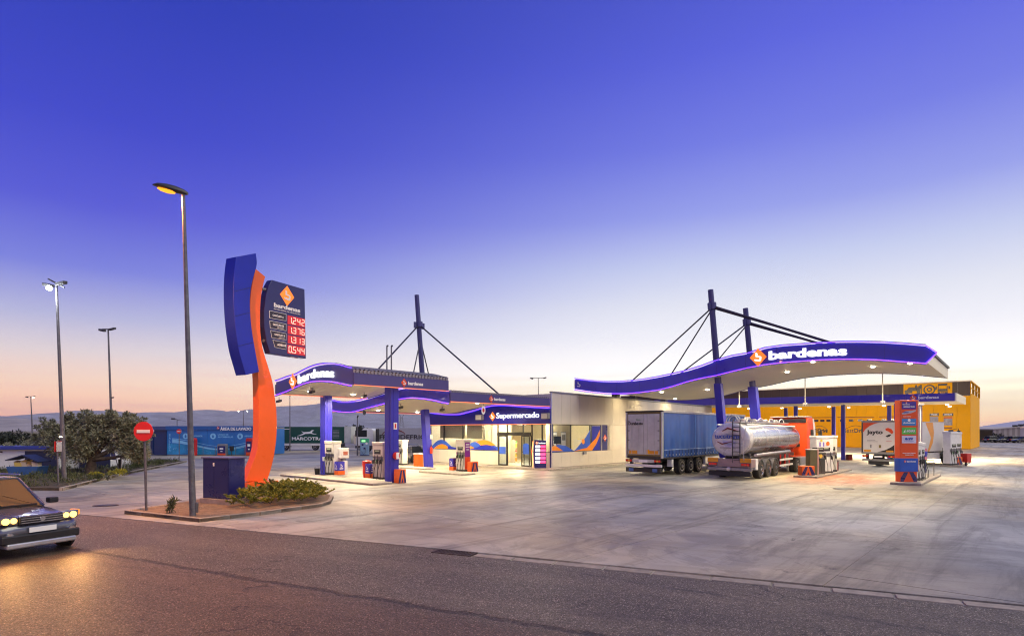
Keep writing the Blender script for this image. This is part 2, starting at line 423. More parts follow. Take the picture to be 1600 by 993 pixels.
        v = N('ShaderNodeVectorMath', operation='SCALE'); v.inputs[0].default_value = base; L(k, v.inputs['Scale'])
        c = mix(ma('MULTIPLY', bright, .8), v.outputs[0], (.50, .42, .34))
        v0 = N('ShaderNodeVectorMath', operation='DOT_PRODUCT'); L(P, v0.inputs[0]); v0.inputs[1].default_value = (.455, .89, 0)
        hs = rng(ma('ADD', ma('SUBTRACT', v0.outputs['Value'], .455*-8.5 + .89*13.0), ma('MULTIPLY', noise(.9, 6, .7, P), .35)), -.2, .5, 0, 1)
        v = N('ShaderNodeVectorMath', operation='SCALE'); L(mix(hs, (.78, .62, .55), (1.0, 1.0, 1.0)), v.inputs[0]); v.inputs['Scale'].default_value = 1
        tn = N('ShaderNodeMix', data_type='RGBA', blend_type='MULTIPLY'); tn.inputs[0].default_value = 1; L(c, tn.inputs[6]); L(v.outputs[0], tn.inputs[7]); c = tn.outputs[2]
        pt_ = rng(noise(.6, 5, .65, rot(-math.atan2(RD.y, RD.x), .35, 1.3), .6), .55, .66, 0, .45); c = mix(pt_, c, (.035, .026, .022))
        s1 = linemask((-8.5, 13.0), (.89, -.455), .11, .45, 1.3)
        s1 = ma('MULTIPLY', s1, rng(noise(9, 5, .7, P), .35, .55, .35, 1))
        c = mix(s1, c, (.014, .010, .009))
        s2 = linemask((1.3, 11.7), (.80, -.60), .10, .5, .8); s2 = ma('MULTIPLY', s2, rng(noise(.9, 5, .7, P), .42, .58, 0, .75))
        c = mix(s2, c, (.02, .014, .012))
        vo2 = N('ShaderNodeTexVoronoi', feature='DISTANCE_TO_EDGE'); vo2.inputs['Scale'].default_value = .7
        va = N('ShaderNodeVectorMath', operation='ADD'); nz = N('ShaderNodeTexNoise'); nz.inputs['Scale'].default_value = 2.5; nz.inputs['Detail'].default_value = 6; L(P, nz.inputs['Vector'])
        L(P, va.inputs[0]); L(nz.outputs['Color'], va.inputs[1]); L(va.outputs[0], vo2.inputs['Vector'])
        crk = ma('MULTIPLY', rng(vo2.outputs['Distance'], .006, .022, 1, 0), rng(noise(.3, 3, .6, P), .53, .60, 0, .85))
        c = mix(crk, c, (.012, .009, .008))
        L(c, b.inputs['Base Color'])
        L(rng(sepc.outputs[2], 0, 1, .38, .75), b.inputs['Roughness'])
        bu = N('ShaderNodeBump'); bu.inputs['Strength'].default_value = .9; bu.inputs['Distance'].default_value = .012
        hh = ma('ADD', ma('MULTIPLY', sepc.outputs[0], .6), ma('MULTIPLY', noise(130, 3, .6, P), .5)); hh = ma('SUBTRACT', hh, ma('MULTIPLY', ma('ADD', s1, crk), 1.6))
        L(hh, bu.inputs['Height']); L(bu.outputs[0], b.inputs['Normal'])
    elif kind == 'plain':
        vo = N('ShaderNodeTexVoronoi'); vo.inputs['Scale'].default_value = .0042; L(rot(.4, .6, 1), vo.inputs['Vector'])
        sepc = N('ShaderNodeSeparateColor'); L(vo.outputs['Color'], sepc.inputs[0])
        c = mix(sepc.outputs[0], (.26, .20, .13), (.13, .13, .08)); c = mix(rng(sepc.outputs[1], .75, .8, 0, 1), c, (.38, .30, .22))
        c = mix(rng(noise(.02, 6, .7, P), .5, .62, 0, .8), c, (.08, .08, .05)); L(c, b.inputs['Base Color']); b.inputs['Roughness'].default_value = .95
    elif kind == 'soil':
        c = mix(rng(noise(3, 6, .7, P), .35, .65, 0, 1), base, tuple(x*.5 for x in base)); c = mix(rng(noise(25, 4, .7, P), .6, .68, 0, .7), c, (.34, .26, .2)); L(c, b.inputs['Base Color']); b.inputs['Roughness'].default_value = .95
        bu = N('ShaderNodeBump'); bu.inputs['Strength'].default_value = .8; bu.inputs['Distance'].default_value = .04; L(noise(18, 6, .7, P), bu.inputs['Height']); L(bu.outputs[0], b.inputs['Normal'])
    return m
G_CONC = ground_mat('stained concrete', (.455, .42, .335), 'concrete')
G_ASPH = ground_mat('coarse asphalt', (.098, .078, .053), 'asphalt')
G_PLAIN = ground_mat('farmland', (.1, .08, .05), 'plain')
G_SOIL = ground_mat('reddish soil', (.27, .19, .13), 'soil')
G_BED = ground_mat('bed soil', (.10, .075, .045), 'soil')

def sheet(name, pts, z, m, parent=None):
    o = MB().add([(p[0], p[1], z) for p in pts], [tuple(range(len(pts)))]).build(name, m, parent)
    return tag(o, kind='structure') if parent is None else o
sheet('plain', [(-14000, -800), (14000, -800), (14000, 13000), (-14000, 13000)], -.16, G_PLAIN)
yard = sheet('yard', [tuple((RP + RD*a + RN*b)[:2]) for a, b in ((-60, -.5), (90, -.5), (150, 190), (-60, 120))], -.035, G_CONC)
rs0 = random.Random(77)
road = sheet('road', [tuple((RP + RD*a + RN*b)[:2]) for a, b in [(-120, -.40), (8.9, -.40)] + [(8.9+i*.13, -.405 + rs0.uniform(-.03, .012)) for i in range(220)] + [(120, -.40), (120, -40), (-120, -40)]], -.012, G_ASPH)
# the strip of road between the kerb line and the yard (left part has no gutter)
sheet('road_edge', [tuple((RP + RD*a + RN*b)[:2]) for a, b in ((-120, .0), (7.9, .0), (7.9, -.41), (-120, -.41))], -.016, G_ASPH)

def clip(poly, p0, n):
    out = []
    for i in range(len(poly)):
        a, b = poly[i], poly[(i+1) % len(poly)]; da, db = (a-p0).dot(n), (b-p0).dot(n)
        if da >= 0: out.append(a)
        if (da >= 0) != (db >= 0): out.append(a + (b-a)*(da/(da-db)))
    return out
SU, SV = 5.2, 4.6
rs = random.Random(3)
for i in range(-12, 9):
    for j in range(-14, 12):
        g = .005
        p = [uv(i*SU+g, j*SV+g), uv((i+1)*SU-g, j*SV+g), uv((i+1)*SU-g, (j+1)*SV-g), uv(i*SU+g, (j+1)*SV-g)]
        c = uv((i+.5)*SU, (j+.5)*SV)
        if c.y > 60 or c.y < 5 or abs(c.x) > .95*c.y + 4: continue
        if i >= 0 and i*SU < 27 and j >= 0 and (j+1)*SV <= 13.9: continue
        p = clip(p, RP + RN*.02, RN)
        if len(p) < 3: continue
        dz = rs.uniform(-.003, .003)
        top = [q + Z*dz for q in p]
        MB().prism([(q.x, q.y) for q in p], (0, 0, dz-.04), (1, 0, 0), (0, 1, 0), (0, 0, .04)).build('concrete_slab', G_CONC, yard)

# gutter stones along the road edge, with an iron grating at their left end
gut = sheet('gutter', [tuple((RP + RD*a + RN*b)[:2]) for a, b in ((7.9, .03), (40, .03), (40, -.45), (7.9, -.45))], -.07, mat('gutter dirt', (.035, .026, .02), .95, 0, .3, 6))
k = 9.0
while k < 33:
    ln = rs.uniform(.9, 1.15); a = RP + RD*k
    w = rs.uniform(-.012, .012)
    MB().obox(a + RN*(-.34+w) + Z*(-.07), RD*(ln-.045), RN*.27, Z*(.062+rs.uniform(-.006, .004))).build('gutter_stone', CONC, gut, bevel=.012); k += ln
gt = thing('drain_grating', 'rusty iron drain grating set in the road edge', 'drain grating', tuple(RP + RD*7.95 + RN*-.4), math.atan2(RD.y, RD.x))
RUST = mat('rusty iron', (.09, .06, .05), .6, .6, .3, 8, bump=.3)
fr = MB(); fr.box(0, 1.0, 0, .05, -.05, .002); fr.box(0, 1.0, .37, .42, -.05, .002); fr.box(0, .05, .05, .37, -.05, .002); fr.box(.95, 1.0, .05, .37, -.05, .002)
fr.build('frame', RUST, gt)
for i in range(11): 
    x = .09 + i*.078; MB().box(x, x+.035, .05, .37, -.045, 0).build('bar', RUST, gt)

def kerb(pts, w, h, parent, closed=False, z0=-.05, ln=1.0):
    pts = [Vector((p[0], p[1], 0)) for p in pts]
    if closed: pts.append(pts[0])
    for a, b in zip(pts[:-1], pts[1:]):
        L_ = (b-a).length; n = max(1, round(L_/ln)); d = (b-a).normalized(); nn = Vector((-d.y, d.x, 0))
        for i in range(n):
            q = a + d*(L_*i/n + .008)
            MB().obox(q + Z*z0, d*(L_/n - .016), nn*w, Z*(h - z0 + rs.uniform(-.006, .006))).build('kerb_stone', CONC, parent, bevel=.015)

def bed(name, pts, z, m):
    return tag(MB().prism([(p[0], p[1]) for p in pts], (0, 0, -.05), (1, 0, 0), (0, 1, 0), (0, 0, z+.05)).build(name, m), kind='structure')
ISL = [(-13.0, 19.75), (-9.54, 17.95), (-8.3, 19.4), (-7.0, 21.6), (-6.95, 22.6), (-7.4, 24.4), (-9.0, 27.2), (-11.6, 27.4), (-12.3, 25.5), (-12.35, 22.6)]
isl = bed('planter_island', ISL, .11, G_SOIL)
kerb(ISL, .13, .125, isl, True)
BED = [(-20.9, 27.4), (-22.8, 32.6), (-24.8, 38.4), (-28.7, 52.0), (-31.5, 54), (-38, 46), (-36, 34), (-27.5, 28.2)]
gbed = bed('planted_bank', BED, .12, G_BED)
kerb(BED[:4], .16, .15, gbed, False)

# far land: hills and mountains, some of the haze painted into their pale colours
def ridge(name, D, pts, depth, col, seed, rough=.05):
    rg = random.Random(seed); m = mat(name + ' scrub', col, .95, 0, .35, .004)
    xs = []; px = pts[0][0]
    while px <= pts[-1][0]:
        for a, b in zip(pts[:-1], pts[1:]):
            if a[0] <= px <= b[0]:
                s = (px-a[0])/(b[0]-a[0]); s = s*s*(3-2*s); y = a[1] + (b[1]-a[1])*s
        xs.append((px, y)); px += 6
    rows = 9; vs = []; fs = []; nz = [0]
    for r in range(rows):
        f = r/(rows-1)
        for i, (px, y) in enumerate(xs):
            top = at(px, y, D); h = top.z + .3
            hh = h * (math.sin(f*PI/2)**1.5) * (1 + (rg.random()-.5)*rough*2*(1 if r < rows-1 else .3)) if r else -.4
            vs.append(((px-CX)/F*D + (rg.random()-.5)*D*.004, D - depth*(1-f) + (rg.random()-.5)*depth*.05, hh - .15))
    for i in range(len(xs)):
        vs.append(((xs[i][0]-CX)/F*D, D + depth*.5, -.4))
    n = len(xs)
    for r in range(rows):
        for i in range(n-1): fs.append((r*n+i, r*n+i+1, (r+1)*n+i+1, (r+1)*n+i))
    return tag(MB().add(vs, fs).build(name, m, smooth='all'), kind='structure')
ridge('mountains', 9000, [(-500, 645), (-300, 648), (0, 650), (60, 651), (115, 652.5), (150, 646), (180, 642), (215, 645), (245, 648), (282, 644), (315, 646.5), (348, 641), (375, 647.5), (397, 643), (435, 638.6),
    (494, 633), (540, 630), (590, 632), (640, 640), (700, 651), (760, 659), (900, 664), (1100, 666), (1300, 667), (1500, 668), (1600, 668.5), (1900, 665), (2100, 667)], 3500, (.26, .28, .34), 5)
ridge('hills', 3800, [(-600, 652), (-200, 650), (0, 652), (70, 655), (130, 660), (260, 667), (420, 668), (700, 669), (1000, 670), (1400, 670.3), (1560, 671), (1700, 668), (2100, 667)], 1500, (.34, .31, .30), 9)

# the air
hz = MB().box(-15000, 15000, -900, 13500, -1.2, 480)
hm = bpy.data.materials.new('air'); hm.use_nodes = True; t = hm.node_tree; t.nodes.clear()
pv = t.nodes.new('ShaderNodeVolumePrincipled'); pv.inputs['Color'].default_value = (1, .96, .93, 1); pv.inputs['Density'].default_value = HAZE_DENS; pv.inputs['Anisotropy'].default_value = .7
mo_ = t.nodes.new('ShaderNodeOutputMaterial'); t.links.new(pv.outputs[0], mo_.inputs['Volume'])
if HAZE_DENS > 0: tag(hz.build('haze', hm), kind='stuff')
SPOTK = 6.5
# =================================================================== CANOPIES, MASTS
def roof_block(parent, O, ulen, vlen, ftop, fbot, name, edge_orange=True, right_edge=True, led=True, drop=0., thick=.12, end_cap=False, roof_pitch=.28, fas_m=None):
    """curved canopy: wavy fascia along v at u=0, extruded along u; profile functions give z(v)"""
    n = 44; ts = [vlen*i/n for i in range(n+1)]
    P = lambda u, v, z: O + UD*u + VD*v + Z*z
    # soffit: a thin curved slab
    rings = []
    ns = 14
    for i in range(ns):                                     # soffit panels running along v, joints every panel
        u0, u1 = thick + (ulen-thick)*i/ns, thick + (ulen-thick)*(i+1)/ns - .012
        rr_ = [[P(u0, v, fbot(v)+.06-drop*u0/ulen), P(u1, v, fbot(v)+.06-drop*u1/ulen), P(u1, v, fbot(v)+.11-drop*u1/ulen), P(u0, v, fbot(v)+.11-drop*u0/ulen)] for v in ts]
        MB().loft(rr_).build('soffit_panel', SOFFIT, parent, world=True, smooth=True)
    # front fascia
    rr_ = [[P(0, v, fbot(v)), P(0, v, ftop(v)), P(thick, v, ftop(v)), P(thick, v, fbot(v))] for v in ts]
    MB().loft(rr_).build(name, fas_m or BLUE, parent, world=True, smooth=True)
    kk = max(2, round(vlen/1.9))
    for i in range(1, kk):
        v = vlen*i/kk; MB().obox(P(-.004, v, fbot(v)+.02), UD*.01, VD*.012, Z*(ftop(v)-fbot(v)-.04)).build('panel_joint', NAVY, parent, world=True)
    if led:
        for f, mm, dz, nm in ((ftop, LEDV, .05, 'neon_strip'), (fbot, LEDM, -.05, 'neon_strip')):
            MB().tube([P(-.07, v, f(v)+dz) for v in ts[::2]], .02, 6).build(nm, mm, parent, world=True)
            MB().loft([[P(-.10, v, f(v)+dz+.035*(1 if dz > 0 else -1)), P(.0, v, f(v)+dz+.035*(1 if dz > 0 else -1)), P(.0, v, f(v)+dz+.06*(1 if dz > 0 else -1)), P(-.10, v, f(v)+dz+.06*(1 if dz > 0 else -1))] for v in ts[::2]]).build('neon_channel', BLUE, parent, world=True)
    # ribbed roof sheet
    k = int(ulen/(roof_pitch/2)); vs = []; fs = []
    for i in range(k+1):
        u = ulen*i/k; zz = .05 if i % 2 else -.02
        for v in ts[::2]: vs.append(P(u, v, ftop(v)-.02-drop*u/ulen+zz+ (0 if i else -.0)))
    m_ = len(ts[::2])
    for i in range(k):
        for j in range(m_-1): fs.append((i*m_+j, (i+1)*m_+j, (i+1)*m_+j+1, i*m_+j+1))
    MB().add(vs, fs).build('roof_sheet', GREY, parent, world=True)
    # back and left closing boards
    rr_ = [[P(ulen, v, fbot(v)-drop+.02), P(ulen, v, ftop(v)-drop), P(ulen+.06, v, ftop(v)-drop), P(ulen+.06, v, fbot(v)-drop+.02)] for v in ts]
    MB().loft(rr_).build('rear_board', GREYB, parent, world=True, smooth=True)
    return P

# ---- left canopy, front bay
K1 = Vector((-7.96, 29.4, 0))
def c5(*p): return [(420+x/4.317, 540+y/4.317) for x, y in p]
t1 = prof(c5((555,155),(480,133),(420,127),(360,130),(300,145),(240,172),(190,198),(130,216),(80,235),(40,247)), K1, VD)
b1 = prof(c5((555,262),(480,245),(420,235),(360,232),(300,235),(240,250),(190,272),(130,300),(80,318),(45,330)), K1, VD)
lc = thing('petrol_station_canopy', 'left fuel canopy with wavy blue front, lit white lettering and violet neon edges', 'canopy', (-9.5, 36, 0), UANG)
roof_block(lc, K1, 6.35, 7.9, t1, b1, 'fascia', fas_m=GREYB)
def side_fascia(O, ulen, z0, z1, name='side_fascia', parent=lc, v=0.0):
    o = O + VD*(v-.10)
    MB().obox(o + Z*z0, UD*ulen, VD*.10, Z*(z1-z0)).build(name, GREYB, parent, world=True, bevel=.01)
    MB().obox(o + VD*-.03 + Z*(z0-.045), UD*ulen, VD*.05, Z*.035).build('neon_strip', LEDO, parent, world=True)
side_fascia(K1 + UD*.02, 6.35, 5.10, 5.68)
def ribbed_edge(O, ulen, z0, z1):
    mb_ = MB(); n = int(ulen/.11)
    for i in range(n):
        a = O - VD*(.12 if i % 2 else .06) + UD*(ulen*i/n); mb_.obox(a + Z*z0, UD*(ulen/n), VD*(.13 if i % 2 else .07), Z*(z1-z0+(.0 if i % 2 else .035)))
    mb_.build('ribbed_roof_edge', mat('ribbed sheet', (.30, .28, .32), .4, .3), lc, world=True)
ribbed_edge(K1 + UD*.02, 6.35, 5.685, 5.82); ribbed_edge(K1 + UD*6.55, 9.3, 5.035, 5.12)
side_fascia(K1 + UD*.02, 6.35, 4.95, 5.5, v=7.98+.1)
# ---- left canopy, rear bay (lower)
K2 = K1 + UD*6.35
def pts2(i): return c5(*[(x, y[i]) for x, y in ((1190,(312,383)),(1100,(297,360)),(960,(285,345)),(870,(295,355)),(750,(330,390)),(650,(360,415)),(560,(380,440)),(480,(382,440)),(420,(370,430)))])
t2 = prof(pts2(0), K2, VD); b2 = prof(pts2(1), K2, VD)
roof_block(lc, K2 + UD*.15, 9.3, 12.9, lambda v: t2(v), lambda v: b2(v), 'fascia', roof_pitch=.28)
side_fascia(K2 + UD*.16, 9.4, 4.50, 5.03)
side_fascia(K2 + UD*.16, 9.4, 4.2, 4.8, v=13.08)

def fascia_word(s, px0, px1, ypad, O, ft, fb, parent, h=.42, bold=.02, off=-.02, mat_=LETW):
    """a word along the wavy fascia: each letter is its own mesh"""
    tl = onplane(px0, 600, O, VD)[0]; tr = onplane(px1, 600, O, VD)[0]       # tl > tr : v runs to the left
    W_ = tl - tr; vs, fs, x0, x1, y0, y1 = text_geo(s, bold); nn = -UD
    # split in letters by loose parts in x
    adv = []; x = 0
    for i in range(len(s)):
        g = text_geo(s[:i+1], bold); adv.append(g[3])
    groups = [[] for _ in s]
    for k, f in enumerate(fs):
        cx = sum(vs[i].x for i in f)/len(f)
        for i, a in enumerate(adv):
            if cx <= a + 1e-4: groups[i].append(f); break
        else: groups[-1].append(f)
    for g in groups:
        if not g: continue
        ids = sorted({i for f in g for i in f}); mp = {a: b for b, a in enumerate(ids)}; out = []
        for i in ids:
            v = vs[i]; xx = (v.x-x0)/(x1-x0)*W_; tt = tl - xx; base = (ft(tt)+fb(tt))/2
            out.append(O + VD*tt + nn*(.05 + v.z/.01*.03) + Z*(base - h*ypad + (v.y/ (y1)) * h))
        MB().add(out, [tuple(mp[i] for i in f) for f in g]).build('letter', mat_, parent, world=True)
fascia_word('bardenas', 467, 523, .5, K1, t1, b1, lc, .46)
def logo_on(px, O, ft, fb, parent, size, out=.1, d=VD, nn=None):
    t = onplane(px, 600, O, d)[0]; return emblem(parent, O + d*t - UD*out + Z*((ft(t)+fb(t))/2), -d, Z, size, LOGO_O, LETW)
logo_on(460.5, K1, t1, b1, lc, .82)
def small_brand(parent, o, xd, w, h, lit=True):
    emblem(parent, o + xd*(h*.75), xd, Z, h*1.7, ORANGE2, PLAINW, .015)
    text('lettering', 'bardenas', o + xd*(h*1.9) - Z*h*.4, xd, Z, w - h*1.9, h*.8, PLAINW, parent, .04, .008)
small_brand(lc, K1 + UD*2.95 - VD*.102 + Z*5.36, UD, 1.5, .24)
small_brand(lc, K2 + UD*3.4 - VD*.102 + Z*4.77, UD, 1.5, .24)

def box_column(name, label, x, y, w, d, h, rz=UANG, parent=None, m=BLUEC):
    return None
def column(parent, base, top, wu, wv, m=BLUEC, name='column', plate=True):
    """box column with folded corners: central shaft plus a raised rib on each broad face"""
    ax = (top-base)
    s = MB()
    s.obox(base - UD*wu/2 - VD*wv/2, UD*wu, VD*wv, ax)
    s.obox(base - UD*(wu/2+.02) - VD*wv*.22, UD*(wu+.04), VD*wv*.44, ax)
    s.obox(base - UD*wu*.22 - VD*(wv/2+.02), UD*wu*.44, VD*(wv+.04), ax)
    o = s.build(name, m, parent, world=True, bevel=.012)
    if plate: MB().obox(base - UD*(wu/2+.08) - VD*(wv/2+.08), UD*(wu+.16), VD*(wv+.16), Z*.03).build('base_plate', DGREY, parent, world=True)
    return o
COL2 = Vector((-6.5, 31.8, 0)); COL1 = COL2 + VD*7.55 + UD*.6
column(lc, COL2, COL2 + Z*5.15, .50, .58)
column(lc, COL1, COL1 + Z*5.0, .50, .58)
# small placards on the front column
cf = COL2 - VD*.315
MB().obox(cf - UD*.11 + Z*2.86, UD*.22, -VD*.02, Z*.36).build('notice_plate', PLAINW, lc, world=True)
MB().obox(cf - UD*.05 - VD*.022 + Z*2.92, UD*.10, -VD*.004, Z*.24).build('notice_print', RED, lc, world=True)
MB().lathe([(.17, 0), (.2, .04), (.2, .16), (.17, .2)], cf + Z*1.45, -VD, 14).build('fire_hose_case', RED, lc, world=True, smooth=True)
MB().obox(cf - UD*.09 - VD*.205 + Z*1.28, UD*.18, -VD*.01, Z*.34).build('notice_plate', PLAINW, lc, world=True)

def mast(parent, base, top, r0, r1, name='mast', m=STEELB, n=14):
    return MB().tube([base, base.lerp(top, .5), top], [r0, (r0+r1)/2, r1], n).build(name, m, parent, world=True, smooth=True)
def cable(parent, a, b, r=.05, name='tie_rod'):
    d = (b-a).normalized(); o = MB().tube([a, b], r, 8).build(name, CABLE, parent, world=True, smooth=True)
    return o
def collar(parent, p, ax, r):
    MB().lathe([(r*1.25, -.22), (r*1.35, -.2), (r*1.35, .2), (r*1.25, .22)], p, ax, 12).build('mast_collar', STEELB, parent, world=True)
    for s_ in (1, -1):
        MB().obox(p + UD*s_*r*1.1 - VD*.03 - Z*.3, UD*s_*.28, VD*.06, Z*.45).build('lug', STEELB, parent, world=True)
MB3 = Vector((-6.22, 44, 0)); MT3 = Vector((-7.12, 44, 12.9))
def tap_column(parent, base, top, w0, w1, z1, m=BLUEC):
    """leaning mast foot: a rectangular column up to the roof"""
    q = base.lerp(top, z1/top.z); X_, Y_ = UD*.5, VD*.5
    r_ = []
    for p, w in ((base, w0), (q, w1)): r_.append([p + X_*w*a + Y_*w*b for a, b in ((-1,-1),(1,-1),(1,1),(-1,1))])
    MB().loft(r_).build('column', m, parent, world=True, bevel=.02)
    MB().obox(base - UD*(w0/2+.1) - VD*(w0/2+.1), UD*(w0+.2), VD*(w0+.2), Z*.03).build('base_plate', DGREY, parent, world=True)
tap_column(lc, MB3, MT3, .52, .46, 4.9)
mast(lc, MB3.lerp(MT3, .37), MT3, .21, .17)
n3 = at(655, 507, 44); collar(lc, n3, MT3-MB3, .2)
cable(lc, n3, at(780, 616, 38.2), .055); cable(lc, n3, at(584, 584, 39), .055)
n3b = at(657, 530, 44); cable(lc, n3b, at(644, 592, 42), .045); cable(lc, n3b, at(671.5, 592, 46), .045)
# fittings under the rear fascia: round convex mirror and hanging round sign
def hit_soffit(px, py, O, fb):
    D = 22.0; best = None
    while D < 75:
        p = at(px, py, D); v = (p-O).dot(VD); dz = p.z - fb(v)
        if best is None or abs(dz) < best[0]: best = (abs(dz), p, v)
        D += .15
    return best[1]
def spot(parent, p, power, col=(1, .80, .50), lm=LAMPW, r=.13, tilt=None):
    p = p + Z*.06
    MB().lathe([(r*1.35, 0), (r*1.35, .04), (r*1.1, .07)], p + Z*.02, -Z, 14).build('light_housing', WHITE, parent, world=True)
    MB().lathe([(r, 0), (r, .02), (r*.5, .05)], p - Z*.05, -Z, 12).build('light_lens', lm, parent, world=True)
    lamp_point('light_bulb', p - Z*.13, power*SPOTK, col, .10, parent, kind='SPOT', aim=tilt, spot_size=R(168), spot_blend=.6)
for px, py in ((484, 611), (551.6, 616)): spot(lc, hit_soffit(px, py, K1, b1) , 260)
for px, py in ((591, 640.5), (652, 643.5)): spot(lc, hit_soffit(px, py, K2, b2), 260)
for u, v in ((3.0, 3.4), ): spot(lc, K1 + UD*u + VD*v + Z*(b1(v)+.02), 260)
for u, v in ((4.5, 2.5), (7.5, 5.0), (7, 10)): spot(lc, K2 + UD*u + VD*v + Z*(b2(v)+.02), 240)
for px, py, O, fb in ((487.6, 607, K1, b1), (569, 614, K1, b1), (626, 632, K2, b2), (691, 636, K2, b2), (436, 622, K1, b1)):
    p = hit_soffit(px, py, O, fb)
    MB().tube([p + Z*.08, p - Z*.12], .02, 6).build('floodlight_bracket', DGREY, lc, world=True)
    MB().obox(p - UD*.14 - VD*.16 - Z*.30, UD*.26 + Z*.08, VD*.32, Z*.16).build('floodlight', DGREY, lc, world=True, bevel=.02)
tm = onplane(570.5, 644, K2, VD)[0]
mr_ = thing('convex_mirror', 'round black mirror hanging under the rear bay of the left canopy', 'mirror', tuple(K2 + VD*tm + Z*(b2(tm)-.35)), UANG)
MB().lathe([(.05, -.03), (.15, -.02), (.165, 0), (.165, .03)], (-.05, 0, 0), (-1, 0, 0), 18).build('disc', BLACK, mr_, smooth=True)
MB().tube([(0, 0, .1), (0, 0, .42)], .015, 6).build('bracket', BLACK, mr_)
p = K2 + UD*2.95 - VD*.05
sg = thing('round_hanging_sign', 'small oval white sign hanging from the canopy edge before the shop', 'sign', tuple(p + Z*4.05), UANG)
MB().prism([(.17*math.cos(a*PI/9), .26*math.sin(a*PI/9)) for a in range(18)], (0, 0, 0), (1, 0, 0), (0, 0, 1), (0, .03, 0)).build('sign_face', PLAINW, sg)
MB().prism([(.09*math.cos(a*PI/9), .13*math.sin(a*PI/9)) for a in range(18)], (0, -.004, 0), (1, 0, 0), (0, 0, 1), (0, -.004, 0)).build('sign_print', RED, sg)
MB().tube([(0, .015, .24), (0, .015, .47)], .012, 6).build('hanger', DGREY, sg)
# vent pipes standing on the canopy roof
for i, (px, lb) in enumerate(((604.5, 'left of the two grey vent pipes rising from the left canopy roof'), (611.5, 'right of the two grey vent pipes rising from the left canopy roof'))):
    b_ = at(px, 590, 37.5); t_ = at(px, 541, 37.5)
    vp = thing('vent_pipe', lb, 'vent pipe', tuple(Vector((b_.x, b_.y, 4.95))), 0, 'vent pipes on the left canopy roof')
    MB().tube([(0, 0, 0), (0, 0, t_.z-4.95)], .045, 8).build('pipe', GALV, vp, smooth=True)
    MB().tube([(0, 0, t_.z-4.95), (.03, 0, t_.z-4.9), (.09, 0, t_.z-4.92)], .055, 8).build('pipe_cap', DGREY, vp)

# ---- right canopy
R0 = Vector((21.45, 30, 0))
def c8(*p): return [(880+x/4.139, 440+y/4.139) for x, y in p]
def c3(*p): return [(1120+x/4, 440+y/4) for x, y in p]
tr_ = prof(c8((80,630),(200,645),(350,650),(500,638),(600,622),(700,602),(850,565),(1000,510),(1090,485)) + c3((200,450),(320,415),(430,402),(540,395),(680,385),(800,381),(1000,383),(1200,395),(1300,405)), R0, VD)
br_ = prof(c8((80,692),(180,708),(300,718),(400,718),(480,713),(560,703),(640,690),(740,662),(840,630)) + c3((0,580),(150,542),(300,513),(420,499),(540,490),(700,480),(850,478),(1000,482),(1200,497),(1300,505)), R0, VD)
rc = thing('fuel_canopy', 'right fuel canopy with long wavy blue fascia, lit white lettering and cable-stayed masts', 'canopy', tuple(R0 + VD*11 + UD*4.5), UANG)
T0 = onplane(1447, 555, R0, VD)[0]; T1 = onplane(898.5, 600, R0, VD)[0]
RO = R0 + VD*T0
roof_block(rc, RO, 9.7, T1-T0, lambda v: tr_(v+T0), lambda v: br_(v+T0), 'fascia', drop=.18)
ftr, fbr = (lambda v: tr_(v+T0)), (lambda v: br_(v+T0))
# pointed right end of the fascia and the end board
zt, zb = ftr(0), fbr(0)
MB().prism([(0, zb), (0, zt), (-.42, (zt+zb)/2+.05)], RO, VD, Z, UD*.12).build('fascia_tip', BLUE, rc, world=True)
for a, b, mm in (((0, zt+.05), (-.46, (zt+zb)/2+.06), LEDV), ((-.46, (zt+zb)/2+.04), (0, zb-.05), LEDV)):
    MB().tube([RO - UD*.07 + VD*a[0] + Z*a[1], RO - UD*.07 + VD*b[0] + Z*b[1]], .03, 6).build('neon_strip', mm, rc, world=True)
MB().obox(RO + UD*.13 - VD*.06 + Z*(zb-.02), UD*9.6 - Z*.18, VD*.06, Z*(zt-zb-.2)).build('end_board', SOFFIT, rc, world=True)
MB().obox(RO + UD*.13 - VD*.14 + Z*(zt-.2), UD*9.6 - Z*.18, VD*.14, Z*.12).build('end_gutter', DGREY, rc, world=True)
MB().obox(R0 + VD*(T1+.001) + Z*(fbr(T1-T0)), UD*9.6, VD*.06, Z*.68).build('end_board', SOFFIT, rc, world=True)
fascia_word('bardenas', 1201.5, 1324, .5, R0, lambda v: tr_(v), lambda v: br_(v), rc, .50, .04)
tL = onplane(1186, 556, R0, VD)[0]
emblem(rc, R0 + VD*tL - UD*.14 + Z*((tr_(tL)+br_(tL))/2+.02), -VD, Z, .98, LOGO_O, LETW)
tb_ = onplane(905, 600, R0, VD)[0]
MB().prism([(x*.34, y*.34) for x, y in BPTS], R0 + VD*tb_ - UD*.05 + Z*((tr_(tb_)+br_(tb_))/2), -VD, Z, -UD*.02).build('letter', PLAINW, rc, world=True)
MA, MAT = Vector((14.15, 39.0, 0)), Vector((13.15, 39.0, 12.1))
MBm, MBT = Vector((17.72, 42.0, 0)), Vector((16.65, 42.0, 11.5))
for a, b, w in ((MA, MAT, .50), (MBm, MBT, .60)):
    tap_column(rc, a, b, w, w*.92, 5.9)
    mast(rc, a.lerp(b, .47), b, .22, .18)
nA = at(1112.5, 478, 39); nB = at(1167, 503, 42)
collar(rc, nA, MAT-MA, .21); collar(rc, nB, MBT-MBm, .21)
def roofpt(u, v): return R0 + UD*u + VD*v + Z*(tr_(v) - .18*u/9.7 + .05)
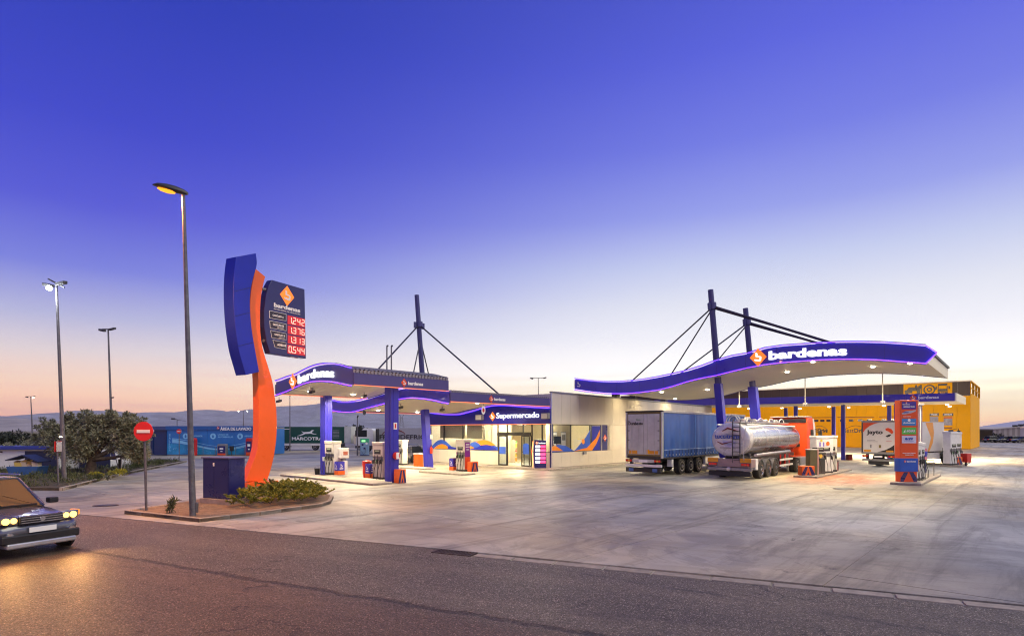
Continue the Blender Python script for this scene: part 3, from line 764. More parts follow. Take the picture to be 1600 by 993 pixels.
for n_, u in ((nA, 1.3), (nB, 6.2)):
    cable(rc, n_ - Z*.1, roofpt(u, 18.3), .05); cable(rc, n_ - Z*.2, roofpt(u, 15.2), .045)
    cable(rc, n_, roofpt(u, 4.6), .08); cable(rc, n_ - Z*.12, roofpt(u+.5, 4.4), .05)
for px, py in ((1034, 612), (1088, 620), (1164, 604), (1270, 565), (1304, 579), (1422, 567.5), (1441, 583.5)):
    spot(rc, hit_soffit(px, py, R0, br_), 300)
for u, v in ((4.8, 3.5), (5.0, 8.5), (5, 14), (8, 18)): spot(rc, R0 + UD*u + VD*v + Z*(br_(v)-.1+.02), 260)
# thin drop poles with a small box at their foot, hanging from the rear edge
for i, (px, y0, y1, D, lb) in enumerate(((1155, 612, 634, 47, 'left one of three thin cream poles hanging from the right canopy'), (1258, 592, 630, 43.5, 'middle one of three thin cream poles hanging from the right canopy'), (1379, 586, 627, 40, 'right one of three thin cream poles hanging from the right canopy'))):
    a = at(px, y0-3, D); b = at(px, y1, D)
    dp = thing('hanging_pole', lb, 'hanging pole', tuple(b), UANG, 'thin poles hanging from the right canopy')
    MB().tube([(0, 0, 0), (0, 0, a.z-b.z)], .035, 8).build('pole', SOFFIT, dp)
    MB().box(-.2, .2, -.12, .12, -.12, .06).build('camera_box', WHITE, dp, bevel=.03)

# ---- third canopy in front of the tyre workshop
Q0 = Vector((36.1, 48, 0))
tc3 = thing('flat_canopy', 'flat blue-edged fuel canopy in front of the yellow tyre workshop', 'canopy', tuple(Q0 + VD*12 + UD*4), UANG)
L3 = 27.0
zt3 = lambda v: 5.85 + .012*v; zb3 = lambda v: 5.2 + .012*v
for i in range(8):
    v0 = L3*i/8
    MB().obox(Q0 + VD*(v0+.006) + Z*zb3(v0), VD*(L3/8-.012) + Z*.012*L3/8, UD*.12, Z*.65).build('fascia_panel', BLUE, tc3, world=True)
for i in range(10):
    u0 = .13 + 8.9*i/10
    MB().obox(Q0 + UD*u0 + Z*(5.24), UD*(.875), VD*L3 + Z*.012*L3, Z*.06).build('soffit_panel', SOFFIT, tc3, world=True)
MB().obox(Q0 + UD*.13 + Z*5.5, UD*8.9, VD*L3 + Z*.012*L3, Z*.3).build('roof_slab', GREY, tc3, world=True)
MB().obox(Q0 + UD*.0 - VD*.10 + Z*5.2, UD*9.05, VD*.10, Z*.66).build('end_board', SOFFIT, tc3, world=True)
small_brand(tc3, Q0 + VD*3.05 - UD*.01 + Z*5.56, -VD, 2.0, .30)
for px, f in ((1229, 0), (1302.5, 0), (1389.5, 0)):
    for du, dpx in ((6.5, 0), (2.2, 0)):
        pass
def q3(px, u):
    O = Q0 + UD*u; t = onplane(px, 660, O, VD)[0]; return O + VD*t
for px, u in ((1228, 7.2), (1302.5, 7.2), (1389.5, 7.2), (1243.5, 2.6), (1317.5, 2.6), (1400.5, 2.6)):
    b_ = q3(px, u); MB().obox(b_ - UD*.16 - VD*.16, UD*.32, VD*.32, Z*5.22).build('column', BLUEC, tc3, world=True, bevel=.02)
for px, py in ((1170, 638), (1221.5, 637), (1250, 638), (1295, 635), (1326, 636.5), (1381, 633.5), (1480, 631.6), (1484, 634.5)):
    spot(tc3, hit_soffit(px, py, Q0, lambda v: zb3(max(0, min(L3, v)))+.03), 1300, (1, .78, .46), r=.14, tilt=(0, 0, -1) if px > 1340 else (UD.x*1.9, UD.y*1.9, -1))
# =================================================================== SHOP
WH = 5.5
shop = thing('supermarket_building', 'cream panelled supermarket building with lit shop windows and blue sign band', 'building', tuple(C0), UANG)
FT = 13.2
def tf(px): return onplane(px, 690, C0, VD)[0]
def tw(px): return onplane(px, 690, C0, UD)[0]
SILL, HEAD = 1.2, 3.2
# side wall: panels in three bands; openings between px 861 and 949
wu0, wu1 = .12, tw(949)
def wpanel(o, d, w, n, z0, z1, m=CREAMW):
    MB().obox(o + Z*z0, d*(w-.012), n*.12, Z*(z1-z0-.012)).build('wall_panel', m, shop, world=True)
nW = 24; pw = 28.0/nW
for i in range(nW):
    u = i*pw; zt_ = WH - .008*u
    wpanel(C0 + UD*u, UD, pw, VD, 3.26, zt_)
    if u+pw <= wu1+.3: wpanel(C0 + UD*u, UD, pw, VD, .14, SILL)
    else:
        wpanel(C0 + UD*u, UD, pw, VD, SILL, 3.26); wpanel(C0 + UD*u, UD, pw, VD, .14, SILL)
MB().obox(C0 - VD*.04 + Z*(WH-.01), UD*28.05 - Z*.2, VD*.24, Z*.12).build('roof_edge', GREY, shop, world=True)
MB().obox(C0 - VD*.025 - UD*.025, UD*.05, VD*.05, Z*WH).build('corner_trim', WHITE, shop, world=True)
MB().obox(C0 - VD*.10 - UD*.5, UD*28.6, VD*.10, Z*.14).build('pavement_kerb', CONC, shop, world=True)
tag(MB().prism([(-.5, -.9), (28.3, -.9), (28.3, -.11), (-.5, -.11)], C0, UD, VD, Z*.12).build('pavement', CONC), kind='structure')
tag(MB().prism([(-1.4, -.9), (-.51, -.9), (-.51, FT), (-1.4, FT)], C0, UD, VD, Z*.12).build('front_pavement', CONC), kind='structure')
# back and far walls, roof, floor
MB().obox(C0 + VD*FT + Z*.1, UD*28, VD*.15, Z*(WH-.3)).build('rear_wall', CREAMW, shop, world=True)
MB().obox(C0 + UD*28, VD*FT, UD*.15, Z*(WH-.3)).build('end_wall', CREAMW, shop, world=True)
MB().obox(C0 + Z*(WH-.25) + VD*.13 + UD*.2, UD*27.8, VD*(FT-.13), Z*.2).build('roof', GREY, shop, world=True)
# facade above the windows
MB().obox(C0 + UD*.04 + VD*.13 + Z*3.28, VD*(FT-.13), UD*.15, Z*(WH-3.35)).build('front_wall', CREAMW, shop, world=True)
def cb(*p): return [(720+x/9.03, 630+y/9.03) for x, y in p]
sgt = prof([(664, 643.5), (674, 645), (697, 647.5)] + cb((0, 158), (100, 135), (200, 108), (330, 68), (440, 42), (560, 31), (700, 36), (900, 50), (1250, 70)), C0 - UD*.1, VD)
n = 36
S0 = C0 - UD*.22
rr_ = [[S0 + VD*(FT*i/n) + Z*3.30, S0 + VD*(FT*i/n) + Z*sgt(FT*i/n), S0 + UD*.25 + VD*(FT*i/n) + Z*sgt(FT*i/n), S0 + UD*.25 + VD*(FT*i/n) + Z*3.30] for i in range(n+1)]
MB().loft(rr_).build('sign_band', mat('sign band blue', (.014, .012, .27), .35, .1, .05), shop, world=True, smooth=True)
MB().tube([S0 - UD*.05 + VD*(FT*i/n) + Z*(sgt(FT*i/n)+.03) for i in range(n+1)], .03, 6).build('neon_strip', LEDV, shop, world=True)
MB().obox(S0 - UD*.01 + Z*3.235, VD*FT, UD*.04, Z*.045).build('neon_strip', LEDO, shop, world=True)
def ff(px, off=0): return onplane(px, 650, S0 - UD*off, VD)[0]
tA, tB = ff(776.5), ff(843)
text('lettering', 'Supermercado', S0 - UD*.06 + VD*tA + Z*3.60, -VD, Z, tA-tB, .55, LETW, shop, .0, .03)
emblem(shop, S0 - UD*.05 + VD*ff(770.5) + Z*3.88, -VD, Z, .62, LOGO_O, LETW)
for i, (p0, p1) in enumerate(((742.5, 752), (845, 855.5))):
    a, b = ff(p0, .32), ff(p1, .32)
    MB().obox(S0 - UD*.32 + VD*b + Z*3.62, UD*.3, VD*(a-b), Z*.42).build('air_unit', GREY, shop, world=True, bevel=.02)
    MB().obox(S0 - UD*.335 + VD*(b+.05) + Z*3.66, UD*.012, VD*(a-b-.1), Z*.34).build('air_unit_grille', WHITE, shop, world=True)
# low wall below the front windows
dL, dR = tf(778), tf(831)
k = 7
for i in range(k):
    w = (FT-dL)/k; wpanel(C0 + VD*(dL+w*i) - UD*.0, VD, w, UD, .12, SILL)
MB().obox(C0 + Z*.12, VD*dR, UD*.12, Z*(SILL-.12)).build('wall_panel', CREAMW, shop, world=True)
# windows: frame (mullions, head, sill) as a part with panes as sub-parts
FRM = mat('dark window frame', (.03, .03, .03), .4, .4, 0)
def window(p0, d, w, z0, z1, n, pane=GLASS, post=.06):
    """one framed light: posts left and right, rails, glass"""
    f = MB(); f.obox(p0 + Z*z0, d*post, n*.08, Z*(z1-z0)); f.obox(p0 + d*(w-post*.5) + Z*z0, d*post*.5, n*.08, Z*(z1-z0))
    f.obox(p0 + d*post + Z*z0, d*(w-1.5*post), n*.08, Z*.05); f.obox(p0 + d*post + Z*(z1-.05), d*(w-1.5*post), n*.08, Z*.05)
    o = f.build('window_frame', FRM, shop, world=True)
    MB().obox(p0 + d*post + n*.035 + Z*(z0+.05), d*(w-1.5*post), n*.012, Z*(z1-z0-.1)).build('pane', pane, o, world=True)
    return o
pxs = [664, 693.5, 723, 756, 778]
for a, b in zip(pxs[:-1], pxs[1:]):
    ta, tb = min(FT, tf(a)), tf(b); window(C0 + VD*tb, VD, ta-tb, SILL, 3.28, UD)
window(C0 + VD*tf(792.6), VD, tf(778)-tf(792.6), 2.62, 3.28, UD)
window(C0 + VD*tf(817.5), VD, tf(792.6)-tf(817.5), 2.62, 3.28, UD)
window(C0 + VD*tf(831), VD, tf(817.5)-tf(831), 2.62, 3.28, UD)
window(C0 + VD*tf(847), VD, tf(831)-tf(847), SILL, 3.28, UD)
window(C0 + VD*.12, VD, tf(847)-.12, SILL, 3.28, UD)
MB().obox(C0 - UD*.05 + VD*.0, VD*.14, UD*.2, Z*3.26).build('corner_post', NAVY, shop, world=True)
# sliding door: header, two open leaves
a, b = tf(778.5), tf(830)
MB().obox(C0 - UD*.14 + VD*b + Z*2.42, VD*(a-b), UD*.2, Z*.2).build('door_header', FRM, shop, world=True, bevel=.01)
def leaf(px0, px1):
    t0, t1 = tf(px1), tf(px0); w = t1-t0
    f = MB(); o = C0 - UD*.12 + VD*t0 + Z*.13
    f.obox(o, VD*.07, UD*.05, Z*2.28); f.obox(o + VD*(w-.07), VD*.07, UD*.05, Z*2.28); f.obox(o + VD*.07, VD*(w-.14), UD*.05, Z*.09); f.obox(o + VD*.07 + Z*1.05, VD*(w-.14), UD*.05, Z*.05); f.obox(o + VD*.07 + Z*2.2, VD*(w-.14), UD*.05, Z*.08)
    d = f.build('door', FRM, shop, world=True)
    MB().obox(o + VD*.07 + UD*.02 + Z*.09, VD*(w-.14), UD*.01, Z*2.1).build('pane', GLASS, d, world=True)
leaf(780, 793.5); leaf(816, 829)
window(C0 + VD*tf(793), VD, tf(779)-tf(793), .13, 2.42, UD); window(C0 + VD*tf(830), VD, tf(818)-tf(830), .13, 2.42, UD)
# window stickers: blue and orange waves along the glass
STB = mat('blue window film', (.03, .10, .55), .35, 0, .12, 1.5); STB2 = mat('dark blue window film', (.01, .02, .35), .35, 0, .1); STO = mat('orange window film', (.85, .27, .01), .35, 0, .12, 1.5)
def film(lo, hi, t0, t1, m, off, o=C0, d=VD, nn=-UD, name='window_film'):
    N_ = 16; pts = [(t0+(t1-t0)*i/N_, hi((t0+(t1-t0)*i/N_ - t0)/(t1-t0))) for i in range(N_+1)] + [(t1-(t1-t0)*i/N_, lo(1-i/N_)) for i in range(N_+1)]
    pts = [p for i, p in enumerate(pts)]
    MB().prism(pts, o + nn*off, d, Z, nn*.004).build(name, m, shop, world=True)
zb_ = lambda s: SILL+.06
arch = lambda h, p=1.0: (lambda s: SILL+.065+h*max(0, math.sin(PI*s))**p)
film(zb_, arch(.75), tf(708), tf(672), STB, .006); film(zb_, arch(.38), tf(704), tf(678), STO, .012)
film(zb_, arch(.62), tf(757), tf(727), STB, .006); film(zb_, arch(.26), tf(744), tf(727), STO, .012)
film(zb_, arch(.78, .6), tf(778), tf(735), STO, .003); film(zb_, arch(.40, .6), tf(777), tf(743), STB2, .016)
film(lambda s: 1.05, lambda s: 1.75+.1*math.sin(PI*s), tf(828), tf(819), STB, .13); film(zb_, lambda s: SILL+.30+.12*math.sin(5*s), tf(778), tf(757), STB, .009); film(zb_, lambda s: SILL+.22+.10*math.cos(4*s), tf(727), tf(709), STO, .009); film(zb_, lambda s: SILL+.18+.1*math.cos(6*s), tf(757), tf(700), STB2, .020); film(zb_, arch(.3), tf(847), tf(832), STO, .006)
film(lambda s: 1.0, lambda s: 1.55, tf(792), tf(782), STB, .13)
# side windows
xs_ = [861.5, 892, 922]; U_ = [tw(x) for x in xs_]; U_[0] = .14
for a, b in zip(U_[:-1], U_[1:]): window(C0 + UD*a, UD, b-a, SILL, 3.24, VD)
BPN = glass('pane over blue film', (.5, .7, .9))
window(C0 + UD*tw(922), UD, tw(924.5)-tw(922), SILL, 3.24, VD)
window(C0 + UD*tw(924.5), UD, tw(939)-tw(924.5), SILL, 3.24, VD)
MB().obox(C0 + UD*tw(939) + Z*SILL, UD*(tw(941)-tw(939)), VD*.1, Z*2.05).build('wall_panel', GREY, shop, world=True)
MB().obox(C0 + UD*tw(941) + Z*SILL - VD*.01, UD*(tw(949)-tw(941)), VD*.1, Z*2.05).build('sign_panel', NAVY, shop, world=True)
MB().obox(C0 + UD*(tw(949)+.0) + Z*SILL, UD*.35, VD*.119, Z*2.05).build('wall_panel', CREAMW, shop, world=True)
emblem(shop, C0 + UD*tw(945) - VD*.012 + Z*2.2, UD, Z, .52, ORANGE, PLAINW, .01)
def film_poly(pts, m, off):
    q = [(onplane(x, y, C0, UD)) for x, y in pts]
    MB().prism([(a, max(SILL+.05, min(3.18, b))) for a, b in q], C0 - VD*off, UD, Z, -VD*.004).build('window_film', m, shop, world=True)
film_poly([(924.6, 665), (938, 665), (938, 706), (924.6, 706)], STB2, .004)
film_poly([(862, 700), (872, 694), (884, 696), (897, 704), (905, 695), (915, 683), (922, 671), (922, 706), (862, 706)], STB, .004)
film_poly([(897, 705.5), (908, 701), (917, 699), (926, 689), (931, 684), (937, 671), (937, 680), (932, 692), (925, 703), (912, 706.5), (899, 707.5)], STO, .012)
film_poly([(862, 697), (868, 696), (880, 704), (862, 704)], STO, .012)
MB().prism([(.2*math.cos(a*PI/8), .2*math.sin(a*PI/8)) for a in range(16)], C0 + UD*tw(911) - VD*.012 + Z*1.95, UD, Z, -VD*.006).build('window_sticker', STO, shop, world=True)
MB().obox(C0 + UD*tw(910) - VD*.16 + Z*.98, UD*.35, VD*.14, Z*.2).build('wall_box', GREY, shop, world=True)
# floodlight brackets on the wall head
for px in (958, 986, 1034):
    u = tw(px); MB().obox(C0 + UD*u - VD*.35 + Z*(WH+.02), UD*.5, VD*.5, Z*.34).build('floodlight', DGREY, shop, world=True, bevel=.02)
for px in (965, 995, 1040):
    u = tw(px); lamp_point('light_bulb', C0 + UD*u - VD*1.1 + Z*(WH+.1), 210, (1, .80, .45), .2, shop, kind='SPOT', aim=VD*.45 - Z, spot_size=R(160), spot_blend=1)
# interior
INW = mat('shop inner wall', (.62, .54, .38), .7, 0, .05); FLR = mat('shop floor tile', (.55, .5, .42), .3, 0, .06)
MB().obox(C0 + Z*.02 + VD*.13 + UD*.12, UD*11, VD*(FT-.15), Z*.1).build('shop_floor', FLR, shop, world=True)
MB().obox(C0 + Z*3.34 + VD*.13 + UD*.2, UD*11, VD*(FT-.15), Z*.08).build('shop_ceiling', SOFFIT, shop, world=True)
MB().obox(C0 + UD*10.8 + VD*.13 + Z*.12, VD*(FT-.15), UD*.1, Z*3.2).build('inner_wall', INW, shop, world=True)
MB().obox(C0 + UD*3.2 + VD*(tf(748)) + Z*.12, VD*(FT-tf(748)-.1), UD*.1, Z*3.2).build('inner_wall', INW, shop, world=True)
MB().obox(C0 + UD*.9 + VD*tf(757) + Z*.12, VD*.12, UD*2.3, Z*3.2).build('inner_wall', INW, shop, world=True)
BLD = mat('beige roller blind', (.30, .24, .15), .8, 0, .05)
for a, b in ((683, 722), (724.5, 749)):
    MB().obox(C0 + UD*.35 + VD*tf(b) + Z*2.15, VD*(tf(a)-tf(b)), UD*.02, Z*1.1).build('roller_blind', BLD, shop, world=True)
for u, v, p in ((2.2, 2.2, 70), (2.2, 5.2, 70), (1.6, 9, 50), (6, 3.5, 90), (6, 8, 60), (3, 11.5, 40)):
    q = C0 + UD*u + VD*v + Z*3.3
    MB().obox(q - UD*.3 - VD*.3 - Z*.0, UD*.6, VD*.6, Z*.03).build('ceiling_light', emit('shop ceiling panel', (1, .87, .62), 9), shop, world=True)
    lamp_point('light_bulb', q - Z*.25, p*SHOPK, (1, .80, .48), .2, shop)
for px in (667, 699, 728, 785, 838):
    q = C0 + UD*.6 + VD*tf(px) + Z*3.3
    MB().lathe([(.11, 0), (.11, .03), (.06, .05)], q, -Z, 10).build('downlight', LAMPW, shop, world=True)
# shelves with goods, counter, screen: things inside the shop
rg = random.Random(12)
GOODS = [mat('goods %s' % n_, c, .5, 0, .2, 9) for n_, c in (('red', (.5, .04, .03)), ('yellow', (.75, .5, .05)), ('green', (.05, .35, .06)), ('blue', (.04, .14, .5)), ('white', (.8, .78, .7)), ('brown', (.25, .1, .04)), ('orange', (.75, .25, .03)))]
SHELF = mat('shelf metal', (.55, .5, .42), .5, 0, .05)
def shelf_unit(label, u, v, w, axis, h=1.9, seed=1):
    o = C0 + UD*u + VD*v + Z*.12
    s = thing('shelf_unit', label, 'shelf', tuple(o), UANG + (0 if axis == 'u' else PI/2), 'goods shelves inside the shop')
    rg = random.Random(seed)
    MB().box(0, w, .28, .32, 0, h).build('back_panel', SHELF, s)
    for k in range(5):
        z = .1 + k*(h-.15)/4.6
        MB().box(0, w, 0, .279, z, z+.03).build('shelf_board', SHELF, s)
        x = .04
        while x < w-.2:
            ww = rg.uniform(.12, .3); hh = rg.uniform(.14, .3)
            MB().box(x, min(w-.03, x+ww-.02), .03, .25, z+.031, z+.031+hh).build('goods_pack', rg.choice(GOODS), s); x += ww
for i, (u, v, w, ax, lb) in enumerate(((3.6, 2.0, 2.4, 'v', 'low shelf of packs seen straight through the shop doorway'), (5.4, 3.2, 3.0, 'v', 'second row of goods shelves deeper behind the doorway'), (10.3, 1.2, 4.0, 'v', 'tall goods shelf against the back wall of the shop'), (3.4, 6.2, 1.6, 'v', 'short goods shelf left of the doorway behind the glass'), (7.4, 4.6, 2.6, 'v', 'goods shelf in the far middle of the shop'))):
    shelf_unit(lb, u, v, w, ax, 1.5 if i < 2 else 1.9, 20+i)
ct = thing('shop_counter', 'long counter with a pale top behind the side windows', 'counter', tuple(C0 + UD*1.6 + VD*.9 + Z*.12), UANG)
MB().box(0, 4.2, 0, .6, 0, 1.0).build('counter_body', mat('counter front', (.5, .2, .05), .5), ct); MB().box(-.05, 4.25, -.05, .65, 1.0, 1.05).build('counter_top', WHITE, ct, bevel=.01)
tv = thing('display_screen', 'dark screen on a pole just inside the side window', 'screen', tuple(C0 + UD*1.35 + VD*.5 + Z*.12), UANG)
MB().box(-.42, .42, -.02, .03, 1.7, 2.25).build('screen', BLACK, tv, bevel=.01); MB().tube([(0, .06, 0), (0, .06, 1.9)], .03, 8).build('stand', DGREY, tv)
for i, (u, lb) in enumerate(((3.4, 'left of two framed posters on the wall inside the side window'), (4.6, 'right of two framed posters on the wall inside the side window'))):
    ps = thing('poster', lb, 'poster', tuple(C0 + UD*u + VD*2.6 + Z*1.5), UANG, 'posters inside the side window')
    MB().box(0, .7, 0, .03, 0, 1.2).build('poster_frame', GREY, ps); MB().box(.05, .65, -.006, 0, .05, 1.15).build('poster_sheet', PLAINW, ps)
    MB().box(.12, .58, -.01, -.006, .5, .95).build('poster_print', GREY, ps)
# inner wall that carries the posters
MB().obox(C0 + UD*2.8 + VD*2.64 + Z*.12, UD*3.2, VD*.1, Z*3.2).build('inner_wall', INW, shop, world=True)
# lit totem by the shop corner
pb = gp(844.5, 731, .12); pt = thing('price_totem', 'small lit totem with red price rows by the shop corner', 'totem', tuple(pb), R(4))
MB().prism([(-.42, 0), (.42, 0), (.42, 1.98), (-.42, 2.02), (-.50, 1.2), (-.46, .5)], (0, 0, 0), (1, 0, 0), (0, 0, 1), (0, .22, 0)).build('totem_body', NAVY, pt, bevel=.01)
for i in range(5):
    z = 1.45 - i*.27
    MB().box(-.36, -.03, -.012, 0, z, z+.17).build('price_label', emit('totem white', (1, 1, 1), 2.5), pt)
    MB().box(.01, .36, -.012, 0, z, z+.17).build('price_digits', emit('totem red', (1, .03, .10), 5), pt)
emblem(pt, (-.26, -.002, 1.80), (1, 0, 0), (0, 0, 1), .2, LOGO_O, LETW, .01, world=False)
text('lettering', 'bardenas', (-.14, -.004, 1.74), (1, 0, 0), (0, 0, 1), .5, .11, LETW, pt, .03, .006, world=False)
MB().tube([(-.55, -.02, .05), (-.56, -.02, .6), (-.60, -.02, 1.2), (-.54, -.02, 1.9)], .025, 6).build('neon_strip', emit('totem orange edge', (1, .2, .05), 5), pt)
lamp_point('light_bulb', (.2, -.45, .8), 22, (1, .08, .2), .25, pt, world=False)

# =================================================================== TYRE WORKSHOP (yellow)
Y0 = Vector((.7783*88, 88.0, 0))
yb = thing('tyre_workshop', 'yellow tyre workshop with sectional doors and dark brown upper band', 'building', tuple(Y0), UANG)
YH = 8.0; YT = 10.15
def yt(px): return onplane(px, 660, Y0, VD)[0]
def yp(px, py): return onplane(px, py, Y0, VD)
LY = 60.0
doors = [(1261, 1299.5), (1308.5, 1366), (1373.5, 1432)]
dz1 = yp(1340, 650.5)[1]
edges = []
# wall panels between door openings
cuts = [(yt(b), yt(a)) for a, b in doors]           # (right t, left t) per door, right-most last
segs = []; t_ = 0.0
for a, b in reversed(cuts): segs.append((t_, a)); t_ = b
segs.append((t_, LY))
for a, b in segs:
    k = max(1, round((b-a)/1.5))
    for i in range(k):
        w = (b-a)/k; MB().obox(Y0 + VD*(a+w*i), VD*(w-.02), UD*.15, Z*dz1).build('wall_panel', YEL, yb, world=True)
for i in range(40):
    w = LY/40; MB().obox(Y0 + VD*w*i + Z*(dz1+.01), VD*(w-.02), UD*.15, Z*(YH-dz1)).build('wall_panel', YEL, yb, world=True)
    MB().obox(Y0 + VD*w*i + Z*(YH+.03) - UD*.05, VD*(w-.02), UD*.2, Z*(YT-YH)).build('upper_panel', BROWN, yb, world=True)
MB().obox(Y0 - UD*.2 - VD*.1 + Z*YT, VD*LY, UD*.5, Z*.16).build('roof_edge', SOFFIT, yb, world=True)
DARKG = mat('door window', (.03, .02, .03), .2, 0, 0)
for n_, (a, b) in enumerate(doors):
    t1_, t0_ = yt(a), yt(b)
    d = MB().obox(Y0 + UD*.06 + VD*t0_, VD*(t1_-t0_), UD*.08, Z*dz1).build('sectional_door', mat('door yellow', (.86, .39, .002), .6, 0, .05, .6, spec=.15), yb, world=True)
    for i in range(6):
        MB().obox(Y0 + UD*.03 + VD*(t0_+.12) + Z*(.06 + i*(dz1-.1)/6), VD*(t1_-t0_-.24), UD*.03, Z*((dz1-.1)/6-.05)).build('door_section', MC['door yellow'], d, world=True)
    MB().obox(Y0 - UD*.05 + VD*(t0_) + Z*(dz1-.12), VD*(t1_-t0_), UD*.06, Z*.1).build('door_rail', mat('door rail brown', (.22, .05, .01), .5), d, world=True)
    W_ = t1_-t0_
    for i in range(4):
        c = t0_ + W_*(.13 + i*.245); MB().obox(Y0 + UD*.0 + VD*(c-.33) + Z*(yp(1340, 658)[1]), VD*.66, UD*.03, Z*.38).build('door_window', DARKG, d, world=True)
    wd = W_*.68; left = t1_ - W_*.17
    text('lettering', 'Best', Y0 - UD*.03 + VD*left + Z*(yp(1340, 675.5)[1]), -VD, Z, wd*.42, .72, BLKT, d, .0, .02)
    text('lettering', 'Drive', Y0 - UD*.03 + VD*(left - wd*.44) + Z*(yp(1340, 675.5)[1]), -VD, Z, wd*.54, .72, BLKT, d, .03, .02)
    MB().tube([Y0 - UD*.02 + VD*(left - wd*s_) + Z*(yp(1340, 671.5)[1] + .75*math.sin(PI*s_)) for s_ in [i/12 for i in range(13)]], .035, 5).build('lettering_arc', BLKT, d, world=True)
# pictogram panel
pa, pb_ = yt(1412), yt(1488); z0 = YH+.12; z1 = YT-.05
MB().obox(Y0 - UD*.12 + VD*pb_ + Z*z0, VD*(pa-pb_), UD*.06, Z*(z1-z0)).build('pictogram_panel', YEL, yb, world=True)
def pic(cx_, shapes):
    for pts in shapes: MB().prism(pts, Y0 - UD*.13 + VD*cx_ + Z*((z0+z1)/2), -VD, Z, -UD*.02).build('pictogram', BLKT, yb, world=True)
def ring_pts(r, n=20): return [(r*math.cos(2*PI*i/n), r*math.sin(2*PI*i/n)) for i in range(n)]
W3 = (pa-pb_)
c1 = pa - W3*.2
pic(c1, [[(-1.1, -.45), (-1.1, .0), (-.8, .1), (-.55, .45), (.35, .45), (.5, .25), (.5, -.1), (-.1, -.1), (-.1, -.45)], [(-1.0, -.7), (-.6, -.7), (-.6, -.45), (-1.0, -.45)],
         [(.5, -.8), (.85, -.8), (.85, .05), (1.15, .35), (1.15, .8), (.95, .8), (.88, .45), (.62, .45), (.5, .8), (.3, .75), (.28, .3), (.5, .05)]])
c2 = pa - W3*.5
def annulus(cx_, r0, r1, m=BLKT):
    pts = ring_pts(r1, 24); a = [Y0 - UD*.13 + VD*cx_ + Z*((z0+z1)/2) - VD*x + Z*y for x, y in pts]; b = [Y0 - UD*.13 + VD*cx_ + Z*((z0+z1)/2) - VD*x*r0/r1 + Z*y*r0/r1 for x, y in pts]
    vs = a + b + [p - UD*.02 for p in a] + [p - UD*.02 for p in b]; n = 24
    fs = [(2*n+i, 2*n+(i+1) % n, 3*n+(i+1) % n, 3*n+i) for i in range(n)] + [(i, (i+1) % n, 2*n+(i+1) % n, 2*n+i) for i in range(n)]
    MB().add(vs, fs).build('pictogram', m, yb, world=True)
annulus(c2 - .25, .58, .78); annulus(c2 - .25, .16, .34)
for k in range(8):
    a = k*PI/4; 
    MB().obox(Y0 - UD*.13 + VD*(c2-.25-.45*math.cos(a)-.04) + Z*((z0+z1)/2+.45*math.sin(a)-.04), VD*.08, -UD*.02, Z*.08).build('pictogram', BLKT, yb, world=True)
pic(c2, [[(-1.15, -.7), (-.95, -.7), (-.95, .7), (-1.15, .7)], [(-.85, -.7), (-.72, -.55), (-.72, .55), (-.85, .7)]])
c3_ = pa - W3*.81
pic(c3_, [[(-.55, .55), (.55, .55), (.6, .85), (-.6, .85)], [(-.62, -.35), (.62, -.35), (.62, .05), (-.62, .05)], [(-.62, .05), (-.5, .05), (-.5, .5), (-.62, .5)], [(.5, .05), (.62, .05), (.62, .5), (.5, .5)], [(-.9, -.0), (-.72, .0), (-.72, .5), (-.9, .4)], [(.72, .0), (.9, .0), (.9, .4), (.72, .5)],
          [(-.62, -.8), (-.3, -.8), (-.3, -.4), (-.62, -.4)], [(.3, -.8), (.62, -.8), (.62, -.4), (.3, -.4)], [(-.25, -.6), (.25, -.6), (.25, -.42), (-.25, -.42)]])
# posters on the right part of the wall
def wposter(px0, px1, py0, py1, m, name='wall_poster', off=.03):
    a, b = yt(px0), yt(px1); zb2 = yp((px0+px1)/2, py1)[1]; zt2 = yp((px0+px1)/2, py0)[1]
    return MB().obox(Y0 - UD*off + VD*b + Z*zb2, VD*(a-b), UD*.02, Z*(zt2-zb2)).build(name, m, yb, world=True)
GREYP = mat('grey print', (.32, .32, .36), .5, 0, .3, 2)
for a, b in ((1452.5, 1467), (1473, 1489.5)):
    wposter(a, b, 645, 649.5, BLKT)
    text('lettering', 'TALLER' if a < 1460 else 'MEDIDAS', Y0 - UD*.06 + VD*yt(a+2) + Z*yp(a, 648.3)[1], -VD, Z, yt(a+2)-yt(b-2), .2, PLAINW, yb, .02, .01)
wposter(1453, 1466, 650.5, 661, GREYP); wposter(1474.5, 1488, 651, 653, RED); wposter(1474.5, 1488, 653.5, 664, GREYP)
wposter(1474.5, 1488, 667, 669, mat('brown print', (.2, .05, .02), .5)); wposter(1474.5, 1489, 673.5, 676, BLKT); wposter(1474, 1489, 678.5, 691, mat('small window blue grey', (.08, .11, .14), .2))
# side wall with open parapet frame
for i in range(4):
    MB().obox(Y0 + UD*(.15+i*5.0) - VD*.02, UD*4.98, VD*.15, Z*(YH+.4)).build('side_panel', YEL, yb, world=True)
for u in (0, 6.6, 13.2, 19.8): MB().obox(Y0 + UD*u - VD*.1 + Z*(YH+.4), UD*.3, VD*.3, Z*(YT-YH-.4)).build('parapet_post', YEL, yb, world=True)
MB().obox(Y0 - VD*.1 + Z*(YT-.01), UD*20.1, VD*.3, Z*.17).build('parapet_rail', YEL, yb, world=True)
MB().obox(Y0 - VD*.06 + Z*(YT-1.0), UD*20.0, VD*.1, Z*.12).build('parapet_rail', YEL, yb, world=True)
MB().obox(Y0 + UD*20 , VD*LY, UD*.15, Z*YH).build('rear_wall', YEL, yb, world=True)
MB().obox(Y0 + UD*.2 + VD*.15 + Z*(YH-.2), UD*19.7, VD*(LY-.2), Z*.2).build('roof', GREY, yb, world=True)
